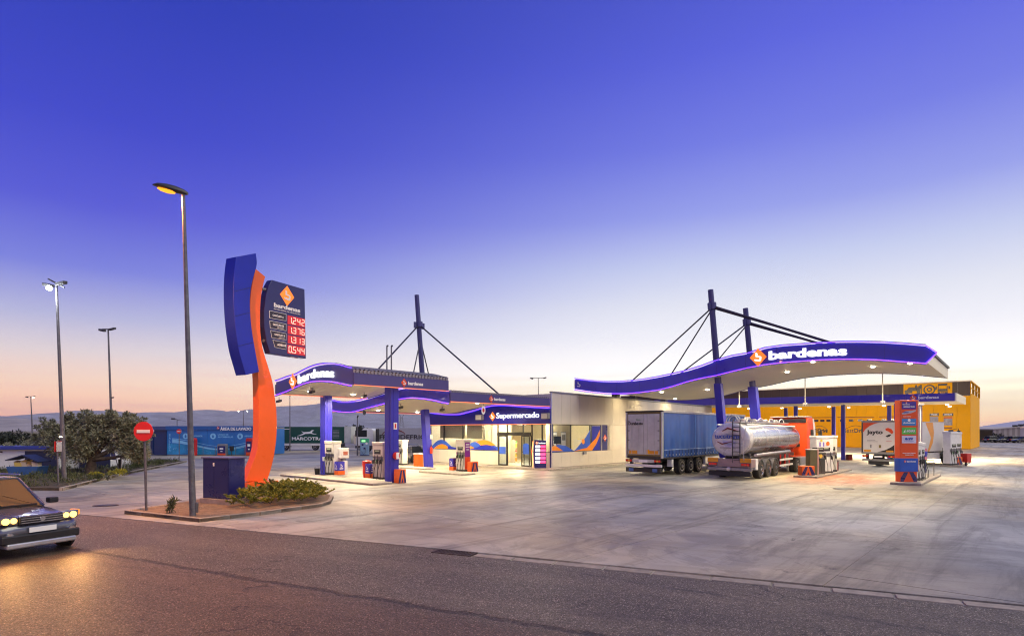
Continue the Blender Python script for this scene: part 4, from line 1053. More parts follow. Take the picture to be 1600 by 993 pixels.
MB().obox(Y0 + UD*.1 + VD*LY, UD*20, VD*.15, Z*YH).build('side_panel', YEL, yb, world=True)

# =================================================================== CAR WASH (blue)
WB = gp(261, 710.6); WX = Vector((1, -.03, 0)).normalized(); WY = Vector((.03, 1, 0)).normalized()
wb = thing('car_wash_building', 'bright blue car wash building with white lettering and water waves', 'building', tuple(WB), math.atan2(WX.y, WX.x))
WBL = mat('wash blue panel', (.015, .17, .52), .35, 0, .08, .7); WNV = mat('wash navy wall', (.008, .03, .13), .35, 0, .06, .5); WLB = mat('wash pale blue', (.22, .55, .85), .4, 0, .05); WCY = mat('wash cyan', (.02, .30, .62), .35, 0, .25, 1.2)
wl = 10.9; hgt = 3.3
for i in range(7):
    MB().box(wl*i/7, wl*(i+1)/7-.02, 0, .1, .08, hgt-.46).build('wall_panel', WBL, wb)
MB().box(-.1, wl+.1, -.12, .1, hgt-.45, hgt).build('fascia', mat('wash fascia', (.012, .10, .36), .4, 0, .05), wb)
MB().box(0, wl, .1, 6, hgt-.3, hgt-.1).build('roof', GREY, wb); MB().box(0, wl, 6, 6.1, 0, hgt).build('rear_wall', WBL, wb); MB().box(0, wl, 0, .12, 0, .08).build('base', GREY, wb)
MB().box(wl-.1, wl, .1, 6, 0, hgt-.3).build('side_wall', WBL, wb)
# dark portal on the left
MB().box(-1.75, -1.65, -.0, 6, 0, hgt-.35).build('side_wall', WNV, wb); MB().box(-1.65, -.02, .12, .2, 0, hgt-.45).build('portal_wall', WNV, wb); MB().box(-1.85, -.11, -.1, 6, hgt-.45, hgt-.02).build('portal_fascia', mat('wash portal fascia', (.04, .07, .22), .4), wb)
MB().box(-.02, .0, -.1, .1, 0, hgt-.46).build('portal_post', WNV, wb)
MB().box(-2.9, -1.9, 1.5, 1.7, .6, 2.6).build('wing_wall', WNV, wb); MB().box(-2.85, -2.75, 1.5, 1.7, 0, .6).build('wing_post', GREY, wb); MB().box(-2.05, -1.95, 1.5, 1.7, 0, .6).build('wing_post', GREY, wb)
text('lettering', 'ÁREA DE LAVADO', (6.3-.1, -.14, hgt-.50), (1, 0, 0), (0, 0, 1), 3.55, .44, PLAINW, wb, .02, .03, world=False)
emblem(wb, (5.95, -.13, hgt-.22), (1, 0, 0), (0, 0, 1), .36, RED, PLAINW, .02, world=False)
for i, ch in enumerate('SALIDA'):
    text('letter', ch, (.22, -.004, 2.15-i*.34), (1, 0, 0), (0, 0, 1), .2 if ch != 'I' else .07, .25, WLB, wb, .02, .01, world=False)
def ic(x):
    MB().prism([(x+p[0], 2.15+p[1]) for p in ring_pts(.33, 18)], (0, -.002, 0), (1, 0, 0), (0, 0, 1), (0, -.012, 0)).build('icon_disc', WLB, wb)
    MB().prism([(x, 2.38), (x+.12, 2.1), (x+.08, 1.97), (x-.08, 1.97), (x-.12, 2.1)], (0, -.016, 0), (1, 0, 0), (0, 0, 1), (0, -.008, 0)).build('icon_drop', WBL, wb)
for x in (2.15, 5.3, 8.4): ic(x)
for x, s_, y in ((2.9, 'ASPIRADOR', 2.08), (5.85, 'LAVADO DE', 2.24), (5.85, 'ALFOMBRILLAS', 1.98), (8.9, 'ASPIRADOR', 2.08)):
    text('lettering', s_, (x, -.004, y), (1, 0, 0), (0, 0, 1), 1.2 if len(s_) < 10 else 1.75, .18, WLB, wb, .02, .01, world=False)
def wave(z0_, th, m, y, ph=0., x0=.6, x1=10.8, amp=.42):
    N_ = 40; f = lambda x: z0_ + amp*math.cos((x-.3)/(12.0)*2*PI+ph) ; up_ = [(x0+(x1-x0)*i/N_, f(x0+(x1-x0)*i/N_)+th*(1-.6*math.sin(PI*i/N_))) for i in range(N_+1)]; dn = [(x, f(x)) for x, _ in reversed(up_)]
    MB().prism(up_+dn, (0, y, 0), (1, 0, 0), (0, 0, 1), (0, -.006, 0)).build('painted_wave', m, wb)
wave(.98, .42, WLB, -.002); wave(1.42, .09, WLB, -.003)
N_ = 30; pts = [(.05, .1), (10.85, .1)] + [(10.85-10.8*i/N_, .92+.4*math.cos((10.55-10.8*i/N_)/12*2*PI)) for i in range(N_+1)]
MB().prism(pts, (0, -.001, 0), (1, 0, 0), (0, 0, 1), (0, -.005, 0)).build('painted_water', WCY, wb)
for i in range(26):
    x, z = rg.uniform(.6, 5.5), rg.uniform(.25, .85); MB().prism([(x+p[0], z+p[1]) for p in ring_pts(rg.uniform(.02, .05), 8)], (0, -.007, 0), (1, 0, 0), (0, 0, 1), (0, -.004, 0)).build('painted_drop', WLB, wb)
def wash_machine(name, label, x, w, h, low=False):
    o = WB + WX*x - WY*.9
    t = thing(name, label, 'vending machine', tuple(o), math.atan2(WX.y, WX.x), 'self-service machines before the car wash')
    MB().prism([(-w/2, 0), (w/2, 0), (w/2, h*.9), (w/2-.1, h), (-w/2+.1, h), (-w/2, h*.9)], (0, 0, 0), (1, 0, 0), (0, 0, 1), (0, .5, 0)).build('casing', RED if not low else GREY, t, bevel=.02)
    MB().box(-w/2+.08, w/2-.08, -.02, 0, h*.2, h*.82).build('front_panel', NAVY, t)
    MB().box(-w/2+.05, w/2-.05, -.022, -.002, .05, h*.19).build('kick_panel', ORANGE2, t)
    MB().box(-w*.2, w*.2, -.035, -.02, h*.52, h*.66).build('label_plate', PLAINW, t); MB().box(-w*.12, w*.12, -.035, -.02, h*.33, h*.4).build('label_plate', PLAINW, t)
wash_machine('vacuum_machine', 'tall red and navy vacuum machine right of the lamp post', 3.35, .75, 1.95)
wash_machine('mat_cleaner', 'low grey mat cleaning machine under the car wash lettering', 6.75, 1.0, 1.3, True)
wash_machine('vacuum_machine', 'tall red and navy vacuum machine beside the orange totem', 9.85, .75, 1.95)
bn = thing('litter_bin', 'dark litter bin on a stand beside the mat cleaner', 'bin', tuple(WB + WX*7.8 - WY*.7))
MB().lathe([(.2, 0), (.24, .5), (.24, .55)], (0, 0, .5), Z, 12).build('bin_body', BLACK, bn); MB().tube([(0, 0, 0), (0, 0, .5)], .05, 6).build('stand', DGREY, bn)
for i, (x0, x1, lb) in enumerate(((4.6, 6.0, 'low steel rail left of the mat cleaner'), (8.3, 9.3, 'low steel rail right of the mat cleaner'))):
    rl_ = thing('hoop_rail', lb, 'rail', tuple(WB + WX*x0 - WY*.8), math.atan2(WX.y, WX.x), 'steel rails before the car wash')
    MB().tube([(0, 0, 0), (0, 0, .95), (.05, 0, 1), (x1-x0-.05, 0, 1), (x1-x0, 0, .95), (x1-x0, 0, 0)], .025, 6).build('rail', GALV, rl_)
cp = WB + WX*.55 + WY*1; fl = thing('roof_floodlight', 'small floodlight arm standing on the car wash roof', 'floodlight', (cp.x, cp.y, hgt-.1))
MB().tube([(0, 0, 0), (0, 0, .85), (-.35, 0, 1.0)], .035, 6).build('arm', DGREY, fl); MB().box(-.6, -.3, -.15, .15, .85, 1.02).build('lamp_head', DGREY, fl); MB().tube([(0, 0, .8), (1.0, 0, .68)], .02, 6).build('brace', DGREY, fl)
# =================================================================== PRICE TOTEM, PLANTER
TD = Vector((.46, .89, 0)).normalized(); TN = Vector((TD.y, -TD.x, 0))          # plane of the totem and its normal
TB = gp(402, 764, .25); TB.z = 0
tot = thing('price_sign_totem', 'tall curved orange and blue totem with fuel price board on the planter', 'totem', tuple(Vector((TB.x, TB.y, .11))), 0)
TOTO = mat('totem orange', (.85, .125, .006), .33, 0, .05, 1, coat=.25)
def tp(pts, off):  return [onplane(a, b, TB + TN*off, TD) for a, b in pts]
def extr(name, pts, off, th, m, parent=tot, bev=.02):
    q = tp(pts, off); return MB().prism(q, TB + TN*off, TD, Z, TN*-th).build(name, m, parent, world=True, bevel=bev)
O_R = [(417, 751.5), (424, 730), (429.5, 704.6), (432.6, 673), (432, 641), (429.5, 620), (426.4, 598), (418.6, 570.6), (411, 546), (407.6, 524), (406.5, 499.7), (407.6, 468.7), (411, 446.5), (414.7, 432)]
O_L = [(400, 420), (394, 444), (391, 469), (391, 491), (394, 522), (398, 546), (402, 572), (403.5, 590), (404, 610), (404.5, 630), (404.5, 662), (403.5, 690), (399, 713), (392, 730), (384, 751.5)]
def smooth_pts(p, k=3):
    out = []
    for i in range(len(p)-1):
        a, b = p[i], p[i+1]; q = p[i-1] if i else a; n = p[i+2] if i+2 < len(p) else b
        for j in range(k):
            s = j/k; f = lambda c: .5*((2*a[c]) + (-q[c]+b[c])*s + (2*q[c]-5*a[c]+4*b[c]-n[c])*s*s + (-q[c]+3*a[c]-3*b[c]+n[c])*s**3)
            out.append((f(0), f(1)))
    return out + [p[-1]]
def ribbon(name, left, right, off, th, m, parent=tot):
    """closed curved slab between a left and right outline of equal length, in the totem plane"""
    A = tp(left, off); B = tp(right, off); o = TB + TN*off
    P = lambda q, d: o + TD*q[0] + Z*q[1] - TN*d
    rings = [[P(a, 0), P(b, 0), P(b, th), P(a, th)] for a, b in zip(A, B)]
    return MB().loft(rings).build(name, m, parent, world=True, smooth=True, bevel=.015)
def resample(p, n):
    p = smooth_pts(p, 6); L_ = [0]
    for a, b in zip(p[:-1], p[1:]): L_.append(L_[-1] + math.hypot(b[0]-a[0], b[1]-a[1]))
    out = []
    for i in range(n):
        t = L_[-1]*i/(n-1); j = max(k for k in range(len(L_)) if L_[k] <= t+1e-9); j = min(j, len(p)-2)
        s = (t-L_[j])/max(1e-9, L_[j+1]-L_[j]); out.append((p[j][0]+(p[j+1][0]-p[j][0])*s, p[j][1]+(p[j+1][1]-p[j][1])*s))
    return out
ribbon('orange_column', resample(O_L, 36), list(reversed(resample(O_R, 36))), 0, .38, TOTO)
B_L = [(369, 401), (366.5, 420), (365, 444), (365.3, 477.5), (368, 513), (373, 546), (379, 568), (384, 585.5)]
B_R = [(400, 395.5), (401.6, 413), (396.5, 431), (392, 451), (390.5, 475), (393, 511), (398.7, 546), (405, 580.6)]
def split2(l, r, y): return None
BB = mat('totem blue', (.006, .018, .42), .38, .05, .10, 1.0, coat=.1)
bl, br = resample(B_L, 25), resample(B_R, 25)
ribbon('blue_shield', bl, br, .30, .62, BB)
for kk in (7, 12, 18):
    (a0, z0_), (a1, z1_) = tp([bl[kk]], .30)[0], tp([br[kk]], .30)[0]; MB().tube([TB + TN*.303 + TD*a0 + Z*z0_, TB + TN*.303 + TD*a1 + Z*z1_], .008, 4).build('panel_joint', BLACK, tot, world=True)
FOOT = mat('totem foot', (.70, .07, .01), .4)
MB().obox(TB - TD*.75 - TN*.62 + Z*.42, TD*1.55, TN*1.0, Z*.18).build('foot_plate', TOTO, tot, world=True, bevel=.01)
MB().obox(TB - TD*.85 - TN*.75 + Z*.08, TD*1.8, TN*1.25, Z*.335).build('foundation', CONC, tot, world=True, bevel=.02)
# price board
bo = .05
PBP = [(425, 437), (476, 451.7), (478.3, 560), (422, 551.8), (417, 535), (413, 511), (412.5, 486), (415.5, 462), (420, 446)]
pbd = extr('price_board', PBP, bo, .34, NAVY)
pbd.data.materials[0] = mat('board navy', (.02, .02, .13), .35, .1, .05, 1, coat=.3)
for (a, b) in (((409, 451.5), (420, 453)), ((411, 532), (420, 533.5))):
    q0, q1 = tp([a, b], bo-.17); P0_, P1_ = [TB + TN*(bo-.17) + TD*q[0] + Z*q[1] for q in (q0, q1)]
    MB().tube([P0_, P1_], .07, 8).build('bracket', GREY, tot, world=True)
    MB().obox(P1_ - Z*.12 - TN*.1, TD*.1, TN*.2, Z*.24).build('bracket_clamp', DGREY, tot, world=True)
def bq(px, py): t, z = onplane(px, py, TB + TN*bo, TD); return t, z
def bp(px, py, d=.006): t, z = bq(px, py); return TB + TN*(bo+d) + TD*t + Z*z
# NB crop c4: px = 330+x/4.512, py = 380+y/4.512 ;  crop c9 (405..485, 435..565): px = 405+x/7.64, py = 435+y/7.64
def c9(x, y): return (405+x/7.64, 435+y/7.64)
e0, e1 = bq(*c9(250, 195)), bq(*c9(412, 215)); ez0, ez1 = bq(*c9(330, 112))[1], bq(*c9(330, 300))[1]
cx_ = (e0[0]+e1[0])/2; w_ = (e1[0]-e0[0]); 
emblem(tot, TB + TN*(bo+.004) + TD*cx_ + Z*(ez0+ez1)/2, TD, Z, w_*1.05, LOGO_O, PLAINW, .01)
def btext(s, x0, y0, x1, h, m, bold=.03):
    """x0,y0 / x1: crop coordinates of the baseline's ends (left), h: letter height in crop px at the left end"""
    t0, z0_ = bq(*c9(x0, y0)); t1_, _ = bq(*c9(x1, y0)); zt_ = bq(*c9(x0, y0-h))[1]
    return text('lettering', s, TB + TN*(bo+.004) + TD*t0 + Z*z0_, TD, Z, t1_-t0, zt_-z0_, m, tot, bold, .01)
btext('bardenas', 175, 338, 488, 52, PLAINW, .04)
btext('ESTACIÓN DE SERVICIO', 175, 366, 488, 18, PLAINW, .0)
REDLED = emit('price red glow', (.9, .015, .03), .75); DIG = emit('price digits', (1, .55, .42), 1.6)
SEG = {'0': 'abcdef', '1': 'bc', '2': 'abged', '3': 'abgcd', '4': 'fgbc', '5': 'afgcd', '6': 'afgedc', '7': 'abc', '9': 'abfgcd'}
def seg7(o, xd, up, w, h, ch, m, parent, dep):
    t_ = h*.105; nn = xd.cross(up); mb_ = MB(); g = t_*.12
    hs = {'a': h-t_, 'g': (h-t_)/2, 'd': 0}
    for s_ in SEG[ch]:
        if s_ in hs: y = hs[s_]; mb_.prism([(t_*.4+g, y+t_/2), (t_*.8, y), (w-t_*.8, y), (w-t_*.4-g, y+t_/2), (w-t_*.8, y+t_), (t_*.8, y+t_)], o, xd, up, nn*dep)
        else:
            x = 0 if s_ in 'ef' else w-t_; y0 = t_*.5+g if s_ in 'ec' else h/2+g; y1 = h/2-g if s_ in 'ec' else h-t_*.5-g
            mb_.prism([(x+t_/2, y0), (x+t_, y0+t_*.4), (x+t_, y1-t_*.4), (x+t_/2, y1), (x, y1-t_*.4), (x, y0+t_*.4)], o, xd, up, nn*dep)
    return mb_.build('price_digit', m, parent, world=True)
ROWS = [('GASÓLEO A', '', '1242', 445, 540), ('GASOLINA 95', 'SIN PLOMO', '1376', 565, 655), ('GASÓLEO B', 'AGRÍCOLA', '1313', 680, 770), ('ADBLUE', '', '0544', 795, 890)]
FRW = PLAINW
for i, (a, b, num, ytop, ybot) in enumerate(ROWS):
    dx = (0, 4, 14, 42)[i]
    x0, x1 = 118+dx, 322
    # label frame
    yl0, yl1 = ytop-65+(-0), ytop+22
    skew = 42/205
    cor = [(x0, yl0), (x1, yl0+skew*(x1-x0)), (x1, yl1+skew*(x1-x0)-2), (x0+(4, 6, 16, 26)[i], yl1+4)]
    q = [bq(*c9(*p)) for p in cor]
    O_ = TB + TN*(bo+.003)
    cx__ = sum(p[0] for p in q)/4; cz__ = sum(p[1] for p in q)/4
    MB().prism(q, O_, TD, Z, TN*.006).build('label_frame', FRW, tot, world=True)
    inn = [(cx__+(p[0]-cx__)*.955, cz__+(p[1]-cz__)*.90) for p in q]
    MB().prism(inn, O_ + TN*.005, TD, Z, TN*.006).build('label_panel', mat('label dark', (.035, .03, .05), .4), tot, world=True)
    wq = q[1][0]-q[0][0]; hq = q[0][1]-q[3][1]
    lx = q[3][0] + wq*.16; sx_ = wq*.66
    zz = cz__ - hq*.06 if b else cz__ - hq*.16
    text('lettering', a, O_ + TN*.011 + TD*lx + Z*zz, TD, Z, sx_, hq*.30, PLAINW, tot, .03, .006)
    if b: text('lettering', b, O_ + TN*.011 + TD*(lx+sx_*.4) + Z*(zz-hq*.28), TD, Z, sx_*.6, hq*.18, PLAINW, tot, .0, .006)
    # red LED field with digits
    f0 = 338+(0, 2, 2, 0)[i]; f1 = 547
    ta_, _z = bq(*c9(f0, ytop)); tb2, _z2 = bq(*c9(f1, ytop+60)); za = bq(*c9(f0, ytop-8))[1]; zb2 = bq(*c9(f0, ybot+2))[1]
    MB().prism([(ta_, zb2+.0), (tb2, zb2-.0), (tb2, za), (ta_, za)], O_, TD, Z, TN*.008).build('price_display', REDLED, tot, world=True)
    wD = (tb2-ta_); hD = za-zb2
    for k, ch in enumerate(num):
        x = ta_ + wD*(.05 + .245*k)
        seg7(O_ + TN*.009 + TD*x + Z*(zb2+hD*.12), TD, Z, wD*.17, hD*.76, ch, DIG, tot, .01)
    MB().obox(O_ + TN*.009 + TD*(ta_+wD*.245) + Z*(zb2+hD*.12), TD*.05, TN*.01, Z*.05).build('decimal_point', DIG, tot, world=True)

# blue cabinet
cbn = Vector((-10.24, 21.3, .11)); A1 = -RD; A2 = RN
cab = thing('electric_cabinet', 'deep blue double door cabinet on a concrete plinth in the planter', 'cabinet', tuple(cbn), math.atan2(RD.y, RD.x))
MB().box(-1.35, 0, 0, .70, .19, 1.66).build('cabinet_body', NAVY, cab, bevel=.012)
MB().box(-1.40, .05, -.05, .75, 1.66, 1.71).build('cabinet_roof', mat('cabinet roof', (.10, .10, .22), .4), cab, bevel=.01)
for a, b in ((-1.31, -.76), (-.74, -.04)): MB().box(a, b, -.014, .0, .24, 1.61).build('cabinet_door', NAVY, cab, bevel=.004)
MB().box(-.79, -.72, -.035, -.014, 1.38, 1.50).build('lock_plate', PLAINW, cab, bevel=.008)
MB().box(-1.42, .07, -.07, .77, -.05, .19).build('plinth', CONC, cab, bevel=.015)
MB().box(.0, .012, .05, .65, .24, 1.61).build('side_panel', NAVY, cab)

# ---- street lamps
def lean_axis(base, px_top, py_top, D=None):
    D = base.y if D is None else D; return at(px_top, py_top, D)
lb = Vector((-10.05, 18.55, .11)); ltop = at(286.5, 303, 18.55)
sl1 = thing('street_lamp', 'tall near street lamp with one lit sodium head beside the no entry sign', 'street lamp', tuple(lb), 0)
MB().tube([lb - Z*.1, lb.lerp(ltop, .33), lb.lerp(ltop, .66), ltop], [.10, .082, .066, .05], 16).build('pole', GALV, sl1, world=True, smooth=True)
MB().obox(lb + Vector((.075, -.02, .1)), (.05, 0, 0), (0, .12, 0), (0, 0, .32)).build('pole_hatch', GALV, sl1, world=True, bevel=.01)
hd = Vector((-.78, -.1, .17)).normalized(); hup = Vector((.2, 0, 1)).normalized(); hn = hd.cross(hup).normalized()
rings = []
for s_, w, h, dz in ((-.12, .06, .06, 0), (0, .12, .11, 0), (.25, .16, .14, .01), (.5, .19, .13, .02), (.75, .17, .09, .02), (.92, .05, .03, .01)):
    c = ltop + hd*s_ + hup*(.03+dz); rings.append([c + hn*w*math.cos(a) + hup*(h*math.sin(a) if math.sin(a) > 0 else h*.45*math.sin(a)) for a in [2*PI*k/14 for k in range(14)]])
MB().loft(rings).build('lamp_head', DGREY, sl1, world=True, smooth=True)
rings = []
for s_, w, h in ((.24, .03, .01), (.30, .12, .05), (.5, .15, .075), (.7, .13, .05), (.78, .03, .01)):
    c = ltop + hd*s_ - hup*.02; rings.append([c + hn*w*math.cos(a) + hup*h*min(.2, math.sin(a)) for a in [2*PI*k/12 for k in range(12)]])
MB().loft(rings).build('lamp_lens', LAMPO, sl1, world=True, smooth=True)
lamp_point('light_bulb', ltop + hd*.5 - hup*.10, 6500, (1, .36, .06), .12, sl1, kind='SPOT', spot_size=R(172), spot_blend=.5)
def mast_lamp(name, label, basepx, basepy, toppx, toppy, D, heads, lit, col, power, group=None, r=.11):
    b_ = Vector(((basepx-CX)/F*D, D, 0)); t_ = at(toppx, toppy, D)
    o = thing(name, label, 'street lamp', tuple(b_), 0, group)
    MB().tube([b_, b_.lerp(t_, .5), t_], [r, r*.75, r*.5], 10).build('pole', GALV, o, world=True, smooth=True)
    ws = heads
    MB().tube([t_ + Vector((-ws, 0, .25 if lit == 'near' else 0)), t_ + Vector((ws, 0, -.2 if lit == 'near' else 0))], .04, 6).build('cross_arm', DGREY, o, world=True)
    for i, s_ in enumerate((-1, 1)):
        c = t_ + Vector((s_*ws*.8, -.1, -.16)); on = lit in ('both', 'near') or (lit == 'one' and i == 1)
        MB().obox(c - Vector((.22, .15, 0)), (.44, 0, .1*s_), (0, .3, .05), (0, 0, .16)).build('lamp_head', DGREY, o, world=True, bevel=.02)
        if on and not (lit == 'near' and i == 1):
            cc = c + (Vector((.25, -.22, -.12)) if lit == 'near' else Vector((0, -.12, -.05))); rr_ = .13 if lit == 'near' else .14
            MB().lathe([(rr_*.3, 0), (rr_, .05), (rr_*.9, .14), (rr_*.3, .18)], cc, Vector((.15, -1, -.5)), 12).build('lamp_lens', LAMPC if lit == 'near' else LAMPW, o, world=True, smooth=True)
            if power: lamp_point('light_bulb', cc + Vector((0, -.25, -.3)), power, col, .2, o)
    return o, b_, t_
o_, b_, t_ = mast_lamp('street_lamp', 'tall lamp mast with brilliant white floodlight at the edge of the olive bed', 101, 756, 88, 443, 30.7, .42, 'near', (.9, .97, 1), 320)
q = b_.lerp(t_, .38*.86)
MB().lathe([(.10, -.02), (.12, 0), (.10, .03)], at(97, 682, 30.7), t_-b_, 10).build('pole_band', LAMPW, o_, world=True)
o_, b_, t_ = mast_lamp('street_lamp', 'unlit lamp mast with four small floodlights behind the olive tree', 176.5, 722, 169, 514, 46, .48, 'off', None, 0)
q = at(174.5, 621, 46); MB().tube([q, q + Vector((.22, -.1, .02))], .05, 6).build('camera_bracket', DGREY, o_, world=True)
mast_lamp('street_lamp', 'small distant lamp with a warm lit head at the far left', 51.5, 693, 48, 619, 120, .9, 'one', None, 0, r=.16)
mast_lamp('street_lamp', 'distant twin-headed lit lamp beside the orange totem', 381, 690, 380, 641, 215, 2.0, 'both', None, 0, r=.2)
mast_lamp('street_lamp', 'pale twin-headed lamp rising behind the supermarket roof', 842, 700, 841, 590, 86, 1.2, 'off', None, 0, r=.09)
for px, y1, y0, D, lab in ((453, 618, 704, 80, 'thin bare pole behind the green trailer'), (558.5, 652, 712, 66, 'thin grey pole beside the air and water machine'), (425, 608, 700, 95, 'thin bare pole just right of the orange totem')):
    b_ = Vector(((px-CX)/F*D, D, 0)); t_ = at(px, y1, D); o = thing('flood_pole', lab, 'pole', tuple(b_))
    MB().tube([b_, t_], [.09, .05], 8).build('pole', GALV, o, world=True); MB().tube([t_ - Vector((.0, 0, 0)), t_ + Vector((.1, -.1, .25))], .09, 6).build('lamp_head', DGREY, o, world=True)
# lattice pylon far behind
b_ = Vector(((627.5-CX)/F*400, 400, 0)); py_ = thing('power_pylon', 'faint lattice power pylon far behind between the canopy columns', 'pylon', tuple(b_))
H_ = 12; mb_ = MB()
for sx in (-1, 1):
    for sy in (-1, 1): MB().tube([b_ + Vector((sx*2.2, sy*2.2, 0)), b_ + Vector((sx*.5, sy*.5, H_)), b_ + Vector((sx*1.6, sy*.5, H_+1.5))], .13, 4).build('leg', GREY, py_, world=True)
for k in range(7):
    z0_, z1_ = H_*k/7, H_*(k+1)/7; w0 = 2.2-1.7*k/7; w1 = 2.2-1.7*(k+1)/7
    MB().tube([b_ + Vector((-w0, -w0, z0_)), b_ + Vector((w1, -w1, z1_))], .09, 4).build('brace', GREY, py_, world=True); MB().tube([b_ + Vector((w0, -w0, z0_)), b_ + Vector((-w1, -w1, z1_))], .09, 4).build('brace', GREY, py_, world=True)
MB().tube([b_ + Vector((-3.2, 0, H_+1.5)), b_ + Vector((3.2, 0, H_+1.5))], .14, 4).build('cross_arm', GREY, py_, world=True)

# ---- no entry signs
def no_entry(label, b_, ztop, r, lean=0., group='no entry signs'):
    o = thing('no_entry_sign', label, 'road sign', tuple(b_), 0, group); c = Vector((lean, 0, ztop-r))
    MB().tube([(0, 0, 0), (lean, 0, ztop-.05)], .04, 10).build('post', GALV, o, smooth=True)
    MB().lathe([(r*.99, 0), (r, .01), (r, .03), (r*.95, .035)], c + Vector((0, -.045, 0)), (0, 1, 0), 8 if r > .3 else 16).build('backplate', ALU, o)
    MB().lathe([(r*.97, 0), (r*.97, .012)], c + Vector((-.0, -.06, 0)), (0, 1, 0), 28).build('sign_face', SIGNRED, o)
    MB().box(c.x - r*.66, c.x + r*.66, -.068, -.058, c.z - r*.16, c.z + r*.16).build('white_bar', PLAINW, o, bevel=.004)
    return o
ne = no_entry('large round red no entry sign standing at the left tip of the planter', gp(228.5, 797, .11), (EYE + (HY-658)/F*20 - .11), .335, -.06)
fk = (-12.4, 20)
no_entry('small far round red no entry sign before the blue car wash', gp(280, 717.5), 2.85+.1, .24)
# back of another sign near the bed
b_ = gp(91.5, 761.5); o = thing('road_sign', 'narrow red-edged road sign seen nearly edge on beside the lamp mast', 'road sign', tuple(b_))
MB().tube([(0, 0, 0), (-.08, 0, 2.3)], .035, 8).build('post', GALV, o); MB().obox((-.18, -.06, 1.75), (.12, .3, 0), (.03, -.01, 0), (0, 0, .52)).build('sign_plate', RED, o, bevel=.02)
MB().obox((-.04, -.09, 1.77), (.06, .26, 0), (.02, -.01, 0), (0, 0, .48)).build('sign_back', ALU, o)
b_ = gp(187.5, 741); o = thing('direction_sign', 'small blue and white sign leaning left on a thin post', 'sign', tuple(b_))
MB().tube([(0, 0, 0), (-.33, 0, 1.3)], .025, 8).build('post', GALV, o)
MB().obox((-.50, -.05, .95), (.28, 0, -.02), (0, .02, 0), (-.10, 0, .52)).build('sign_plate', mat('lavender sign', (.22, .26, .62), .4), o, bevel=.01); MB().obox((-.60, -.055, 1.44), (.28, 0, -.02), (0, .02, 0), (-.02, 0, .1)).build('sign_top', mat('sign peach', (.8, .5, .35), .4), o)
b_ = gp(191.5, 740); o = thing('meter_post', 'cream meter box on two posts with a dark panel behind the leaning sign', 'meter box', tuple(b_))
MB().box(-.12, .18, -.1, .1, .95, 1.18).build('box', mat('meter cream', (.6, .58, .42), .5), o, bevel=.02); MB().tube([(-.08, 0, 0), (-.08, 0, .95)], .03, 6).build('post', ALU, o); MB().tube([(.14, 0, 0), (.14, 0, .95)], .02, 6).build('post', ALU, o); MB().box(-.35, -.16, .1, .16, 0, .95).build('dark_panel', BLACK, o)
b_ = gp(200, 737); o = thing('hose_coil', 'thin hoop rack curling beside the meter box under the olive', 'rack', tuple(b_))
MB().tube([(.35*math.cos(a), 0, .72+.22*math.sin(a)) for a in [k*PI/8 for k in range(17)]], .015, 5).build('hoop', ALU, o); MB().tube([(0, 0, 0), (0, 0, .5)], .02, 5).build('post', ALU, o)
# =================================================================== TRUCKS, CARS
TYRE = mat('tyre rubber', (.022, .021, .022), .75, 0, .25, 6); RIMM = mat('wheel rim', (.42, .40, .38), .35, .75, .15, 5)
def wheel(parent, x, y, r, w, side, hub='rim', m=None, name='wheel'):
    """wheel with its axle along y; side = +1/-1 is where the outer face looks"""
    c = Vector((x, y, r)); ax = Vector((0, side, 0))
    t = MB().lathe([(r*.60, 0), (r*.62, w*.02), (r*.93, w*.03), (r, w*.18), (r, w*.82), (r*.93, w*.98), (r*.6, w)], c - ax*w, ax, 24).build(name, TYRE, parent, smooth=True)
    MB().lathe([(r*.60, -.02), (r*.60, .012), (r*.50, .0), (r*.42, -.05), (r*.22, -.05), (r*.20, .05), (r*.10, .06)], c + Vector((0, 0, 0)) + ax*.0, ax, 20).build('rim', m or RIMM, t, smooth=True)
    for k in range(8):
        a = 2*PI*k/8; q = c + Vector((math.cos(a)*r*.33, 0, math.sin(a)*r*.33)) - ax*.05
        MB().lathe([(r*.05, 0), (r*.05, .03)], q, ax, 6).build('rim_bolt' if r > .4 else 'rim_spoke_hole', DGREY, t)
    return t
AMB = mat('amber reflective board', (.70, .30, .01), .35, 0, .05); TAIL = mat('tail light red', (.45, .01, .01), .2, 0, 0, emis=(1, .02, .01), es=.15, coat=1)
def rear_end(t, W_, z0, zb, bm=GREY, plate=True, txt='', boards=True):
    """underrun bar, lamps, plate and mud flaps at x = 0"""
    MB().box(-.08, .06, .05, W_-.05, zb, zb+.16).build('underrun_bar', bm, t, bevel=.01)
    for y in (.35, W_-.35): MB().box(-.02, .3, y-.04, y+.04, zb+.1, z0).build('bar_bracket', DGREY, t)
    for y0, y1 in ((.06, .52), (W_-.52, W_-.06)):
        MB().box(-.10, -.0, y0, y1, zb+.30, zb+.46).build('lamp_cluster', BLACK, t, bevel=.01)
        for k in range(3): MB().box(-.115, -.1, y0+.03+k*.14, y0+.15+k*.14, zb+.32, zb+.44).build('tail_lamp', TAIL if k != 1 else AMB, t)
    if plate: MB().box(-.09, -.07, W_/2-.30, W_/2+.30, zb+.28, zb+.42).build('number_plate', PLAINW, t)
def trailer_frame(t, x0, x1, W_, zf=1.15):
    for y in (W_*.32, W_*.68): MB().box(x0, x1, y-.06, y+.06, zf-.32, zf).build('chassis_beam', DGREY, t)
